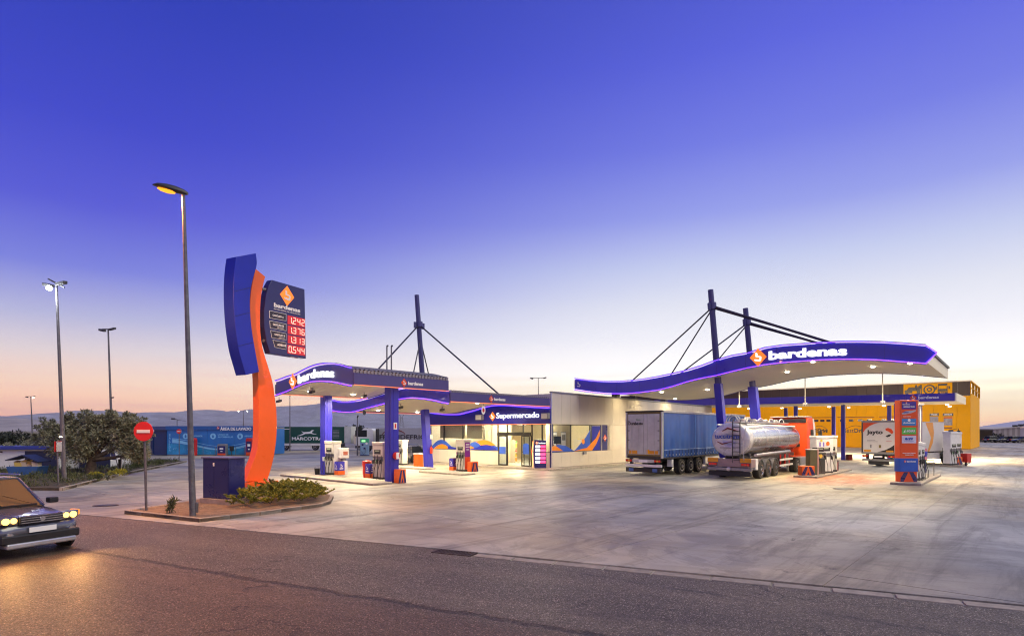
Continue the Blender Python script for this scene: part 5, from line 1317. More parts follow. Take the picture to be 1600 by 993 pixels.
def mudguards(t, xs, r, W_, m=BLACK):
    for x in xs:
        for y in (0.02, W_-.42):
            MB().loft([[Vector((x+(r+.07)*math.cos(a), y, r+(r+.07)*math.sin(a))), Vector((x+(r+.07)*math.cos(a), y+.4, r+(r+.07)*math.sin(a))), Vector((x+(r+.10)*math.cos(a), y+.4, r+(r+.10)*math.sin(a))), Vector((x+(r+.10)*math.cos(a), y, r+(r+.10)*math.sin(a)))] for a in [PI*k/8 for k in range(9)]]).build('mudguard', m, t)

# curtain-sided trailer
def cab(t, x, W_=2.5, y0=0.02, body=WHITE, roofz=3.75, length=2.2, accent=None, side_accent=None):
    """cab over engine tractor cab, its rear wall at x, nose at x+length"""
    prof_ = [(0, .85), (0, roofz-.25), (.25, roofz), (length*.55, roofz+.02), (length*.86, roofz-.45), (length*.97, 2.15), (length, 1.5), (length, .45), (length-.55, .45), (length-.55, .95), (length*.38, 1.0), (length*.3, .85)]
    MB().prism([(x+a, b) for a, b in prof_], (0, y0, 0), (1, 0, 0), (0, 0, 1), (0, W_, 0)).build('cab_body', body, t, bevel=.07)
    # windscreen and side windows
    MB().prism([(x+length*.885, roofz-.60), (x+length*.975, 2.15), (x+length+.012, 1.9), (x+length*.9+.04, roofz-.55)], (0, y0+.12, 0), (1, 0, 0), (0, 0, 1), (0, W_-.24, 0)).build('windscreen', WINDG, t)
    for yy in (y0-.012, y0+W_):
        MB().prism([(x+length*.38, 2.0), (x+length*.93, 2.0), (x+length*.84, 2.85), (x+length*.38, 2.85)], (0, yy, 0), (1, 0, 0), (0, 0, 1), (0, .012, 0)).build('side_window', WINDG, t)
        d = MB().prism([(x+length*.34, 1.05), (x+length*.95, 1.05), (x+length*.95, 1.96), (x+length*.34, 1.96)], (0, yy-.004, 0), (1, 0, 0), (0, 0, 1), (0, .02, 0)).build('cab_door', side_accent or body, t, bevel=.006)
        MB().box(x+length*.40, x+length*.48, yy-.02, yy+.03, 1.5, 1.55).build('door_handle', BLACK, d)
    for s_, yy in ((-1, y0-.05), (1, y0+W_+.05)):
        MB().tube([(x+length*.8, yy, 2.9), (x+length*.95, yy+s_*.25, 2.95), (x+length*.95, yy+s_*.25, 2.1)], .025, 6).build('mirror_arm', BLACK, t)
        MB().box(x+length*.90, x+length*1.0, min(yy+s_*.15, yy+s_*.38), max(yy+s_*.15, yy+s_*.38), 2.05, 2.8).build('mirror', BLACK, t, bevel=.03)
    MB().box(x+length-.02, x+length+.05, y0+.2, y0+W_-.2, .75, 1.35).build('grille', BLACK, t, bevel=.02); MB().box(x+length-.1, x+length+.12, y0, y0+W_, .35, .72).build('bumper', side_accent or body, t, bevel=.04)
    for yy in (y0+.2, y0+W_-.5): MB().box(x+length+.1, x+length+.14, yy, yy+.3, .5, .66).build('headlight', CHROME, t)
def tractor_chassis(t, xr, xf, W_=2.5, y0=.02, r=.5, guard=BLACK):
    """rear axle at xr, front axle at xf"""
    for y in (W_*.36, W_*.64): MB().box(xr-.9, xf+.6, y-.05, y+.05, .62, .92).build('chassis_beam', DGREY, t)
    for x, w in ((xr, .55), (xf, .32)):
        wheel(t, x, y0+.0, r, w, -1); wheel(t, x, y0+W_-.0, r, w, 1)
        MB().tube([(x, y0+.3, r), (x, y0+W_-.3, r)], .09, 8).build('axle', DGREY, t)
    MB().box(xr+.8, xf-.85, y0+.02, y0+.62, .45, 1.0).build('fuel_tank', ALU, t, bevel=.08); MB().box(xr+.8, xf-.85, y0+W_-.62, y0+W_-.02, .45, 1.0).build('battery_box', DGREY, t, bevel=.05)
    MB().lathe([(.55, 0), (.5, .06)], (xr+.1, W_/2, 1.0), Z, 16).build('coupling_plate', DARK, t)

CUR = mat('blue tarpaulin', (.03, .095, .36), .42, 0, .16, .8, bump=.15, bscale=3); CURL = mat('blue tarpaulin light panel', (.10, .24, .58), .42, 0, .08, .8)
DOORW = mat('trailer door grey white', (.52, .54, .52), .4, 0, .12, 1.5); GOLD = mat('door seal ochre', (.20, .15, .04), .5)
tr = thing('curtain_trailer', 'blue curtain-sided trailer with grey rear doors parked beside the shop wall', 'lorry trailer', (9.1, 35.6, 0), UANG)
L_, W_ = 13.6, 2.55; zf, zr = 1.2, 3.93
MB().box(.05, L_, .05, W_-.05, zf-.12, zf+.03).build('floor', DGREY, tr)
MB().box(0, .14, 0, .12, zf-.1, zr).build('corner_post', DOORW, tr, bevel=.01); MB().box(0, .14, W_-.12, W_, zf-.1, zr).build('corner_post', DOORW, tr, bevel=.01)
MB().box(-.03, .12, .0, W_, zr, zr+.09).build('rear_header', BLACK, tr, bevel=.01)
MB().box(-.0, .12, .12, W_-.12, zf-.14, zf+.02).build('rear_sill', BLACK, tr)
MB().box(.02, .05, .13, W_-.13, zf+.03, zr-.01).build('door_seal', GOLD, tr)
for a, b in ((.2, W_/2-.008), (W_/2+.008, W_-.2)):
    d = MB().box(-.03, .02, a, b, zf+.12, zr-.12).build('rear_door', DOORW, tr, bevel=.008)
    for f_ in (.28, .74): MB().tube([(-.055, a+(b-a)*f_, zf+.12), (-.055, a+(b-a)*f_, zr-.12)], .014, 6).build('lock_rod', DOORW, d)
    for k in range(4): MB().box(-.06, -.02, (a if a < 1 else b-.1), (a+.1 if a < 1 else b), zf+.35+k*.6, zf+.42+k*.6).build('hinge', GREY, d)
for y in (.28, W_-.85): MB().box(-.045, -.03, y, y+.58, zf+.15, zf+.36).build('reflector_board', AMB, tr)
text('lettering', 'Durabento', (-.055, W_-.25, 3.14), (0, -1, 0), (0, 0, 1), 1.0, .20, BLKT, tr, .01, .008, world=False)
text('lettering', 'Dura', (-.055, W_-.78, 3.42), (0, -1, 0), (0, 0, 1), .3, .1, mat('green print', (.08, .3, .1), .5), tr, .0, .006, world=False)
MB().box(-.05, -.035, .86, 1.04, zf+.16, zf+.42).build('notice_plate', YEL, tr)
rear_end(tr, W_, zf-.1, .55, WHITE)
MB().box(-.06, .0, .52, W_-.52, .82, 1.02).build('plate_bar', DOORW, tr); MB().box(-.10, .1, .08, W_-.08, .22, .50).build('mud_flap', DARK, tr)
for y in (.3, W_-.62): MB().box(-.115, -.10, y, y+.32, .26, .46).build('flap_badge', mat('flap blue', (.05, .12, .35), .5), tr)
# curtain: a softly folded sheet on each side, with pillars showing and straps
for sgn, yy in ((-1, .0), (1, W_)):
    n = 90; top = []; rings = []
    for i in range(n+1):
        x = .16 + (L_-.32)*i/n; f = .012*math.sin(x*9.3) + .010*math.sin(x*4.1+1) + .006*math.sin(x*23)
        rings.append([Vector((x, yy+sgn*f*.3, zr-.06)), Vector((x, yy+sgn*(f+.008), (zr+zf)/2+.4)), Vector((x, yy+sgn*(f*1.3+.012), zf+.45)), Vector((x, yy+sgn*f*1.2, zf-.03))])
    MB().loft([[*r_, *[p - Vector((0, sgn*.015, 0)) for p in reversed(r_)]] for r_ in rings]).build('curtain', CUR, tr, smooth=True)
    MB().box(.12, L_, yy-.02 if sgn > 0 else yy-.03, yy+.03 if sgn > 0 else yy+.02, zr-.05, zr+.08).build('roof_rail', ALU, tr, bevel=.01)
    MB().box(.14, L_-.1, yy-.03, yy+.03, zf-.14, zf-.04).build('side_rail', DGREY, tr, bevel=.008)
    if sgn < 0:
        MB().box(.16, L_-.15, yy-.045, yy-.035, zf+.40, zf+.435).build('curtain_band', mat('pale band', (.35, .45, .7), .5), tr)
        for k in range(30):
            x = .4+k*.44; s1 = MB().box(x-.022, x+.022, yy-.055, yy-.04, zf-.06, zf+.40).build('strap', mat('strap dark', (.02, .04, .15), .6), tr)
            MB().box(x-.04, x+.04, yy-.07, yy-.055, zf+.04, zf+.14).build('buckle', ALU, s1)
        for x in (4.55, 9.1): MB().box(x-.03, x+.03, yy-.036, yy-.024, zf+.44, zr-.08).build('curtain_seam', CURL, tr)
MB().box(.1, L_, .02, W_-.02, zr+.0, zr+.05).build('roof', ALU, tr); MB().box(L_-.08, L_, .02, W_-.02, zf, zr).build('front_wall', DOORW, tr)
trailer_frame(tr, .3, L_-.5, W_)
for x in (2.7, 4.0, 5.3):
    wheel(tr, x, .02, .52, .38, -1); wheel(tr, x, W_-.02, .52, .38, 1); MB().tube([(x, .3, .52), (x, W_-.3, .52)], .08, 8).build('axle', DGREY, tr)
mudguards(tr, (2.7, 4.0, 5.3), .52, W_)
MB().box(6.3, 9.0, .04, .5, .48, 1.05).build('pallet_box', WHITE, tr, bevel=.02); MB().box(1.2, 1.45, .0, .3, .55, 1.0).build('side_box', WHITE, tr)
for y in (.3, W_-.42): MB().box(10.2, 10.34, y, y+.12, .05, 1.1).build('landing_leg', GREY, tr)
tu = thing('tractor_unit', 'white tractor cab coupled in front of the blue curtain trailer', 'lorry', (9.1+UD.x*13.3, 35.6+UD.y*13.3, 0), UANG)
cab(tu, .75, roofz=3.85); tractor_chassis(tu, -.9, 2.2)

# tanker
tk = thing('tanker_trailer', 'polished steel tanker trailer with white round rear and ladder', 'tanker trailer', (13.45, 33.0, 0), UANG)
W_ = 2.5; RY, RZ, CZ = 1.13, .98, 2.28; TLn = 10.2
MIR = mat('mirror polished tank', (.86, .85, .84), .2, 1.0, .05, 1.2); TWH = mat('tank rear paint', (.62, .62, .64), .28, .15, .06, 1.2, coat=.4)
def ell(x, s_, sz=None, n=40): return [Vector((x, W_/2 + RY*s_*math.cos(2*PI*k/n), CZ + RZ*(sz or s_)*math.sin(2*PI*k/n))) for k in range(n)]
MB().loft([ell(.02, .30), ell(-.0+.0, .31), ell(-.03, .5), ell(.0, .80), ell(.05, .93), ell(.14, .99), ell(.2, 1.0)], caps=True).build('tank_rear_dish', TWH, tk, smooth='all')
MB().loft([ell(.2, 1.0), ell(.62, 1.0)], caps=False).build('tank_rear_band', TWH, tk, smooth='all')
MB().loft([ell(.62, .995), ell(TLn*.55, .985), ell(TLn-.6, .93)], caps=False).build('tank_shell', MIR, tk, smooth='all')
MB().loft([ell(TLn-.6, .93), ell(TLn-.2, .90), ell(TLn-.0, .72), ell(TLn+.12, .3)], caps=True).build('tank_front_dish', MIR, tk, smooth='all')
for x in (.62, 2.9, 5.1, 7.3): MB().loft([ell(x, 1.012), ell(x+.05, 1.012)], caps=False).build('tank_seam', ALU, tk, smooth='all')
text('lettering', 'tuccitrans', (-.075, W_/2+.86, CZ+.05), (0, -1, 0), (0, 0, 1), 1.45, .26, BLUET, tk, .015, .012, world=False)
DRED = mat('dark red print', (.16, .015, .01), .5)
MB().prism([(-.42, .46), (-.1, .60), (.5, .44), (.5, .50), (-.1, .70), (-.42, .50)], (-.075, W_/2+.0, CZ), (0, -1, 0), (0, 0, 1), (-.012, 0, 0)).build('emblem_swoosh', DRED, tk)
MB().prism([(-.72, -.10), (-.42, -.22), (.2, -.10), (.2, -.13), (-.42, -.30), (-.72, -.14)], (-.075, W_/2+.0, CZ), (0, -1, 0), (0, 0, 1), (-.012, 0, 0)).build('emblem_swoosh', DRED, tk)
MB().box(-.085, -.07, W_/2-.1, W_/2+.55, CZ-.50, CZ-.45).build('small_print', GREYP, tk)
# ladder
LY_ = W_/2-.62
for y in (LY_, LY_+.42): MB().tube([(-.10, y, .95), (-.14, y, 2.2), (-.10, y, 3.28), (.05, y, 3.42)], .03, 6).build('ladder_rail', DGREY, tk)
for k in range(10): MB().tube([(-.12, LY_, 1.12+k*.235), (-.12, LY_+.42, 1.12+k*.235)], .02, 6).build('ladder_rung', DGREY, tk)
MB().tube([(-.18, LY_-.25, 1.1), (-.2, LY_-.2, 2.1), (-.12, LY_-.32, 2.95)], .02, 6).build('grab_rail', ALU, tk)
# walkway, hoops, hatches on top
MB().box(.3, TLn-.8, W_/2-.42, W_/2+.42, CZ+RZ-.02, CZ+RZ+.06).build('walkway', ALU, tk); 
for y in (W_/2-.85, W_/2+.85): MB().tube([(.3, y, CZ+RZ-.12), (TLn-.9, y, CZ+RZ-.20)], .05, 8).build('top_rail', WHITE, tk)
for x in (1.6, 3.6, 5.6, 7.6):
    MB().lathe([(.28, 0), (.28, .14), (.2, .2)], (x, W_/2, CZ+RZ+.04), Z, 14).build('hatch', ALU, tk, smooth=True)
    MB().tube([(x-.5*math.cos(a), W_/2-.5, CZ+RZ+.02+.26*math.sin(a)) for a in [PI*k/10 for k in range(11)]], .028, 6).build('roll_hoop', WHITE if x > 2 else ALU, tk)
for x in (.35, .75):
    MB().tube([(x, W_/2+.35*math.cos(a), CZ+RZ+.42*math.sin(a)) for a in [PI*k/10 for k in range(11)]], .022, 6).build('ladder_hoop', ALU, tk)
# chassis, bumper
PURP = mat('bumper painted', (.27, .20, .22), .35, .2, .08)
MB().box(-.12, .6, .0, W_, .72, 1.18).build('rear_box', PURP, tk, bevel=.02)
for y0, y1 in ((.0, .62), (W_-.62, W_)): MB().box(-.14, -.12, y0, y1, .98, 1.22).build('reflector_board', AMB, tk); 
for y0, y1 in ((.06, .56), (W_-.56, W_-.06)):
    MB().box(-.15, -.12, y0, y1, .78, .95).build('lamp_cluster', BLACK, tk)
    for k in range(3): MB().box(-.165, -.15, y0+.03+k*.155, y0+.16+k*.155, .80, .93).build('tail_lamp', TAIL, tk)
MB().box(-.15, .05, -.02, W_+.02, .50, .68).build('underrun_bar', GREY, tk, bevel=.02); MB().box(-.10, .1, .05, W_-.05, .20, .46).build('mud_flap', DARK, tk)
MB().lathe([(.12, 0), (.12, .1), (.07, .12)], (-.12, W_/2, .60), (-1, 0, 0), 12).build('outlet_valve', ALU, tk)
MB().box(.3, TLn+.4, W_*.33, W_*.36, .95, 1.3).build('chassis_beam', DGREY, tk); MB().box(.3, TLn+.4, W_*.64, W_*.67, .95, 1.3).build('chassis_beam', DGREY, tk)
for x in (1.8, 4.2, 6.4, 8.6): MB().box(x, x+.12, W_*.3, W_*.7, 1.2, 1.42).build('tank_saddle', GREY, tk)
for x in (1.55, 2.85, 4.15):
    wheel(tk, x, .0, .52, .40, -1, m=CHROME); wheel(tk, x, W_, .52, .40, 1, m=CHROME); MB().tube([(x, .3, .52), (x, W_-.3, .52)], .08, 8).build('axle', DGREY, tk)
mudguards(tk, (1.55, 2.85, 4.15), .52, W_, ALU)
MB().box(.6, 1.0, .0, .45, .55, 1.18).build('side_box', WHITE, tk, bevel=.02)
MB().tube([(.9, .12, 1.38), (7.2, .12, 1.45)], .09, 10).build('hose_tube', ALU, tk, smooth=True)
for x in (5.2, 6.1, 7.0): MB().box(x, x+.08, .06, .12, .5, 1.3).build('side_guard_post', RED, tk)
for z in (.55, .9): MB().box(5.0, 7.6, .03, .08, z, z+.12).build('side_guard', WHITE, tk)
for y in (.4, W_-.5): MB().box(7.9, 8.04, y, y+.12, .1, 1.2).build('landing_leg', GREY, tk)
tt = thing('tractor_unit', 'orange and white tractor cab coupled to the steel tanker', 'lorry', tuple(Vector((13.45, 33.0, 0)) + UD*10.0), UANG)
cab(tt, .85, body=ORANGE2, roofz=3.72, side_accent=ORANGE2)
MB().prism([(2.3, 1.2), (2.75, .95), (3.02, 1.2), (3.0, 2.0), (2.8, 3.0), (2.4, 3.66), (2.15, 3.66), (2.45, 2.6)], (0, .0, 0), (1, 0, 0), (0, 0, 1), (0, .02, 0)).build('white_livery', WHITE, tt)
MB().box(.80, .85, .1, 2.45, 3.35, 3.62).build('roof_shade', BLACK, tt); MB().box(.82, 2.2, .05, 2.5, 3.74, 3.80).build('roof_rim', WHITE, tt, bevel=.02)
tractor_chassis(tt, -1.3, 2.2); MB().box(-1.9, -.7, .0, .58, 1.06, 1.10).build('mudguard', ORANGE2, tt)
for y in (.9, 1.6): MB().tube([(.8, y, 1.5), (.2, y, 1.25), (-.4, 1.25, 1.35)], .025, 6).build('air_hose', RED, tt)
MB().box(.82, .85, .5, 1.5, 1.65, 1.85).build('cab_vent', DARK, tt)

# rigid box truck
RDIR = Vector((.85, .53, 0)).normalized(); bx = thing('box_truck', 'white box truck with orange corner and black lettering parked facing away', 'lorry', (29.1, 44.6, 0), math.atan2(RDIR.y, RDIR.x))
W_ = 2.5; L_ = 7.9; z0, z1 = 1.1, 3.5
BWH = mat('box body white', (.66, .64, .64), .4, 0, .06, 1)
MB().box(0, L_, 0, W_, z0, z1).build('box_body', BWH, bx, bevel=.02)
MB().box(-.05, .0, -.02, W_+.02, z1-.08, z1+.08).build('rear_header', GREY, bx); MB().box(-.05, 0, -.02, .1, z0-.1, z1-.08).build('rear_frame', BWH, bx); MB().box(-.05, 0, W_-.1, W_+.02, z0-.1, z1-.08).build('rear_frame', DGREY, bx); MB().box(-.06, 0, 0, W_, z0-.14, z0).build('rear_sill', GREY, bx)
MB().box(-.03, 0, .1, W_-.1, z0, z1-.08).build('rear_door', BWH, bx)
rx = -.036
def rp(pts, m, nm='livery', d=.008): MB().prism(pts, (rx, W_, 0), (0, -1, 0), (0, 0, 1), (-d, 0, 0)).build(nm, m, bx)
rp([(.1, z1-.09), (1.35, z1-.09), (1.0, z1-.16), (.6, z1-.34), (.28, z1-.6), (.1, z1-.85)], ORANGE2)
rp([(W_-.1, z0+.02), (W_-.1, z0+.62), (W_-.35, z0+.42), (W_-.75, z0+.2), (W_-1.35, z0+.02)], BLKT)
text('lettering', 'Jayto', (rx-.0, W_-.36, 2.42), (0, -1, 0), (0, 0, 1), 1.2, .42, BLKT, bx, .035, .01, world=False)
rp([(1.75, 2.95), (1.95, 3.0), (2.2, 2.9), (2.32, 2.68), (2.24, 2.52), (2.1, 2.62), (1.98, 2.72), (1.78, 2.8)], ORANGE2); rp([(1.76, 2.36), (2.0, 2.50), (2.2, 2.5), (2.05, 2.33), (1.88, 2.28)], BLKT)
for y, w in ((2.02, .62), (1.92, .8)): rp([(.4, y), (.4+w, y), (.4+w, y+.035), (.4, y+.035)], GREYP, 'small_print')
rp([(1.8, 1.95), (2.2, 1.95), (2.2, 1.98), (1.8, 1.98)], RED, 'small_print'); rp([(.62, 1.45), (.74, 1.45), (.74, 1.7), (.62, 1.7)], GREYP, 'small_print'); rp([(1.28, 1.45), (1.44, 1.45), (1.44, 1.68), (1.28, 1.68)], GOLD, 'small_print')
rp([(.15, z0+.04), (.68, z0+.04), (.68, z0+.2), (.15, z0+.2)], AMB, 'reflector_board', .014); rp([(1.8, z0+.04), (2.33, z0+.04), (2.33, z0+.17), (1.8, z0+.17)], AMB, 'reflector_board', .014)
rear_end(bx, W_, z0-.1, .42, GREY)
MB().prism([(4.6, z1-.02), (5.9, z1-.02), (6.1, 2.6), (5.9, 1.8), (5.3, z0+.02), (5.0, z0+.02), (5.6, 2.2)], (0, -.006, 0), (1, 0, 0), (0, 0, 1), (0, .006, 0)).build('livery', mat('livery orange light', (.8, .33, .06), .4), bx)
MB().box(.1, L_, -.02, -.001, z1-.06, z1+.0).build('roof_rail', ALU, bx)
for y in (W_*.34, W_*.66): MB().box(.3, L_+1.8, y-.06, y+.06, .72, 1.08).build('chassis_beam', DGREY, bx)
for x, w in ((1.9, .55), (8.6, .3)):
    wheel(bx, x, .05, .48, w, -1); wheel(bx, x, W_-.05, .48, w, 1); MB().tube([(x, .3, .48), (x, W_-.3, .48)], .08, 8).build('axle', DGREY, bx)
cab(bx, L_+.1, roofz=2.75, length=1.9); MB().box(3.0, 7.2, .05, .12, .5, 1.0).build('side_guard', WHITE, bx); MB().box(-.05, .05, .5, W_-.5, .15, .42).build('mud_flap', DARK, bx)

# far articulated lorries
GRN = mat('green tarpaulin', (.006, .065, .045), .45, 0, .08, 1)
g = at(432, 700, 83); gx = 398
gt_ = thing('green_trailer', 'dark green trailer with white running hound and lettering behind the totem', 'lorry trailer', ((gx-CX)/F*83, 83, 0), 0)
W_, L_ = 2.5, 12.6; z0, z1 = .98, 3.32
MB().box(0, L_, 0, W_, z0, z1).build('trailer_body', GRN, gt_, bevel=.03); MB().box(L_+.02, L_+1.0, .02, W_, z0-.1, z1+.06).build('front_bulkhead', DOORW, gt_, bevel=.03)
MB().box(-.02, L_+.02, -.03, .0, z0-.32, z0).build('side_rail', BWH, gt_)
text('lettering', 'MARCOTRAN', (5.25, -.01, 1.42), (1, 0, 0), (0, 0, 1), 4.9, .46, PLAINW, gt_, .02, .02, world=False)
HD = [(0, 0), (.45, .10), (.9, .30), (1.25, .42), (1.0, .62), (.78, .78), (.95, .76), (1.3, .62), (1.9, .66), (2.5, .72), (2.85, .98), (3.05, 1.0), (3.3, .92), (3.15, .84), (2.95, .72), (2.85, .5), (3.3, .36), (3.75, .34), (3.7, .26), (3.2, .26), (2.6, .38), (2.0, .34), (1.6, .34), (1.2, .18), (.6, .02), (0, -.06)]
MB().prism([(6.0+x*.72, 2.05+y*.82) for x, y in HD], (0, -.001, 0), (1, 0, 0), (0, 0, 1), (0, -.02, 0)).build('hound_emblem', PLAINW, gt_)
MB().box(3.3, 4.9, -.02, -.001, 2.95, 3.03).build('small_print', PLAINW, gt_); MB().box(3.3, 4.2, -.02, -.001, 1.7, 1.76).build('small_print', GREYP, gt_)
for k in range(6): MB().box(11.0, 11.9, -.02, -.001, 1.75+k*.2, 1.82+k*.2).build('small_print', GREYP, gt_)
for x in (1.5, 2.9, 4.3): wheel(gt_, x, .05, .48, .4, -1)
for x in (8.5, 9.9): wheel(gt_, x, .05, .48, .4, -1)
MB().box(5.2, 8.0, .0, .2, .35, .65).build('side_guard', BWH, gt_); MB().box(.3, L_, .8, 1.7, .6, .98).build('chassis_beam', DARK, gt_); MB().box(10.6, 12.6, .0, .5, .35, .8).build('pallet_box', GREY, gt_)
def far_cab(label, px, D, body, side, roofz, flip=False):
    t = thing('tractor_unit', label, 'lorry', ((px-CX)/F*D, D, 0), PI if flip else 0)
    cab(t, 0, body=body, roofz=roofz, side_accent=side, y0=-2.4 if flip else .02); tractor_chassis(t, -2.0, 1.3, y0=-2.4 if flip else .02); return t
CRM = mat('cab cream', (.62, .55, .44), .4)
far_cab('low cream and dark blue lorry cab coupled to the green trailer', 552, 82, CRM, NAVY, 2.35)
o = far_cab('white high-roofed lorry cab pointing left behind the air machine', 584, 74, WHITE, WHITE, 3.05, True)
MB().box(-.9, -.75, .2, 2.2, .9, 3.0).build('wind_deflector', BLACK, o)
rf = thing('reefer_trailer', 'pale grey refrigerated trailer with large dark lettering behind the left canopy', 'lorry trailer', ((590-CX)/F*73, 73, 0), 0)
RGY = mat('reefer grey', (.34, .34, .38), .4, 0, .05, 1)
MB().box(0, 13.2, 0, 2.5, .95, 3.12).build('trailer_body', RGY, rf, bevel=.03); MB().box(0, 13.2, -.02, .0, .75, .95).build('side_rail', BWH, rf)
text('lettering', 'FRONDEFRIGO', (.25, -.01, 1.72), (1, 0, 0), (0, 0, 1), 6.5, .55, BLKT, rf, .02, .02, world=False)
MB().tube([(2.0+1.4*math.cos(a), -.02, 2.25+.62*math.sin(a)) for a in [PI*k/12 for k in range(13)]], [.03+.05*math.sin(PI*k/12) for k in range(13)], 6).build('emblem_arc', DRED, rf)
for x in (9.6, 10.9, 12.2, 1.2): wheel(rf, x, .05, .46, .4, -1)

# ---- cars
def car(name, label, loc, ang, L_=4.3, W_=1.78, H_=1.48, paint=None, near=False, group=None):
    """hatchback: x forward, origin under the middle"""
    t = thing(name, label, 'car', tuple(loc), ang, group); h = L_/2; hw = W_/2; r = .335 if not near else .36
    fx, rx_ = h-.82, -h+.78
    lo = .24 if not near else .30
    sh = H_*.60
    #   stations: x, half width, bottom z, belt z, roof flag
    st = [(-h, .80, lo+.18, sh*.92), (-h+.12, .92, lo+.04, sh*.98), (-h+.5, .98, lo, sh*1.02), (-h*.4, 1.0, lo, sh*1.01), (0, 1.0, lo, sh*.99), (h*.42, 1.0, lo, sh*.97), (h*.60, .985, lo, sh*.90), (h-.35, .95, lo+.02, sh*.84), (h-.12, .88, lo+.06, sh*.76), (h, .74, lo+.16, sh*.64)]
    rings = []
    for x, w, zb_, zt_ in st:
        w *= hw; rings.append([(x, -w*.90, zb_), (x, -w*.985, zb_+.12), (x, -w, zb_+(zt_-zb_)*.55), (x, -w*.97, zt_-.10), (x, -w*.86, zt_), (x, -w*.4, zt_+.025), (x, 0, zt_+.03), (x, w*.4, zt_+.025), (x, w*.86, zt_), (x, w*.97, zt_-.10), (x, w, zb_+(zt_-zb_)*.55), (x, w*.985, zb_+.12), (x, w*.90, zb_)])
    MB().loft(rings).build('body', paint, t, smooth=True, sub=1)
    # greenhouse: glass block with roof and pillars
    gh = [(-h+.30, -h+.55), (h*.44, h*.10)]
    zb_, zt_ = sh*.98, H_
    def gring(f, k=1.0, dz=0.):   # f 0 bottom .. 1 top
        x0 = gh[0][0]+(gh[0][1]-gh[0][0])*f; x1 = gh[1][0]+(gh[1][1]-gh[1][0])*f; w = hw*(.90-.20*f)*k; z = zb_+(zt_-.06-zb_)*f + dz
        return [(x0, -w*.86, z), (x0+.15, -w, z), (x1-.35, -w, z), (x1, -w*.80, z), (x1, w*.80, z), (x1-.35, w, z), (x0+.15, w, z), (x0, w*.86, z)]
    MB().loft([gring(0, 1), gring(.5, 1.02), gring(1, 1)]).build('windows', WINDG, t, smooth=False)
    q0, q1 = gring(1, 1.03), gring(1, .80, .055)
    MB().loft([q0, [(a, b, c+.035) for a, b, c in q0], q1]).build('roof', paint, t, smooth=True, bevel=.01)
    A_, B_ = gring(0, 1.012), gring(1, 1.02)
    for i in (0, 1, 2, 3, 4, 5, 6, 7):
        MB().tube([A_[i], tuple((Vector(A_[i])+Vector(B_[i]))/2*1.0), B_[i]], .035, 6).build('pillar', paint, t)
    for s_ in (-1, 1):
        MB().tube([(-.05*h, s_*hw*.92, zb_), (-.02*h, s_*hw*.72, zt_-.05)], .035, 6).build('pillar', BLACK, t)
        MB().box(-.02, .0, min(s_*hw*.975, s_*hw*1.0), max(s_*hw*.975, s_*hw*1.0), lo+.15, sh-.1).build('door_gap', BLACK, t)
        MB().box(h*.30, h*.30+.18, min(s_*hw*.95, s_*(hw+.17)), max(s_*hw*.95, s_*(hw+.17)), sh*1.0, sh*1.0+.14).build('mirror', paint if not near else BLACK, t, bevel=.03)
        for x in (fx, rx_):
            MB().lathe([(r+.07, 0), (r+.07, .05), (r+.0, .055)], (x, s_*(hw*.955), r+.0), (0, s_, 0), 22).build('wheel_arch', BLACK, t)
            wheel(t, x, s_*(hw+.035), r, .22, s_)
        MB().box(rx_+.45, fx-.45, min(s_*hw*.96, s_*hw*1.01), max(s_*hw*.96, s_*hw*1.01), lo-.02, lo+.12).build('sill', BLACK, t, bevel=.01)
    for s_ in (-1, 1):
        MB().box(-h-.015, -h+.15, min(s_*hw*.52, s_*hw*.86), max(s_*hw*.52, s_*hw*.86), sh*.72, sh*.90).build('tail_lamp', TAIL, t, bevel=.02)
    MB().box(-h-.02, -h+.02, -.27, .27, lo+.32, lo+.43).build('number_plate', PLAINW, t)
    return t, h, hw, lo, sh
SILV = mat('silver car paint', (.36, .36, .37), .28, .6, .05, 2, coat=.6); DKC = mat('dark car paint', (.02, .022, .03), .25, .4, .05, 2, coat=.7)
NEARP = mat('blue grey car paint', (.13, .14, .18), .3, .55, .05, 2, coat=.8); GRYC = mat('grey car paint', (.12, .12, .13), .3, .5, .05, coat=.5)
car('parked_car', 'silver hatchback parked just left of the shop beside the leaning column', gp(647, 721), R(66), paint=SILV)
car('parked_car', 'dark car whose roof shows behind the silver hatchback', (-9.6, 58.5, 0), R(10), paint=DKC)
t, h, hw, lo, sh = car('suv', 'blue-grey SUV with lit headlights driving in from the left edge', Vector((-10.62, 13.3, 0)) - RD*2.25 + Vector((0, 0, 0)), math.atan2(RD.y, RD.x), 4.5, 1.86, 1.66, NEARP, True)
HLM = emit('headlight glow', (1, .55, .10), 5)
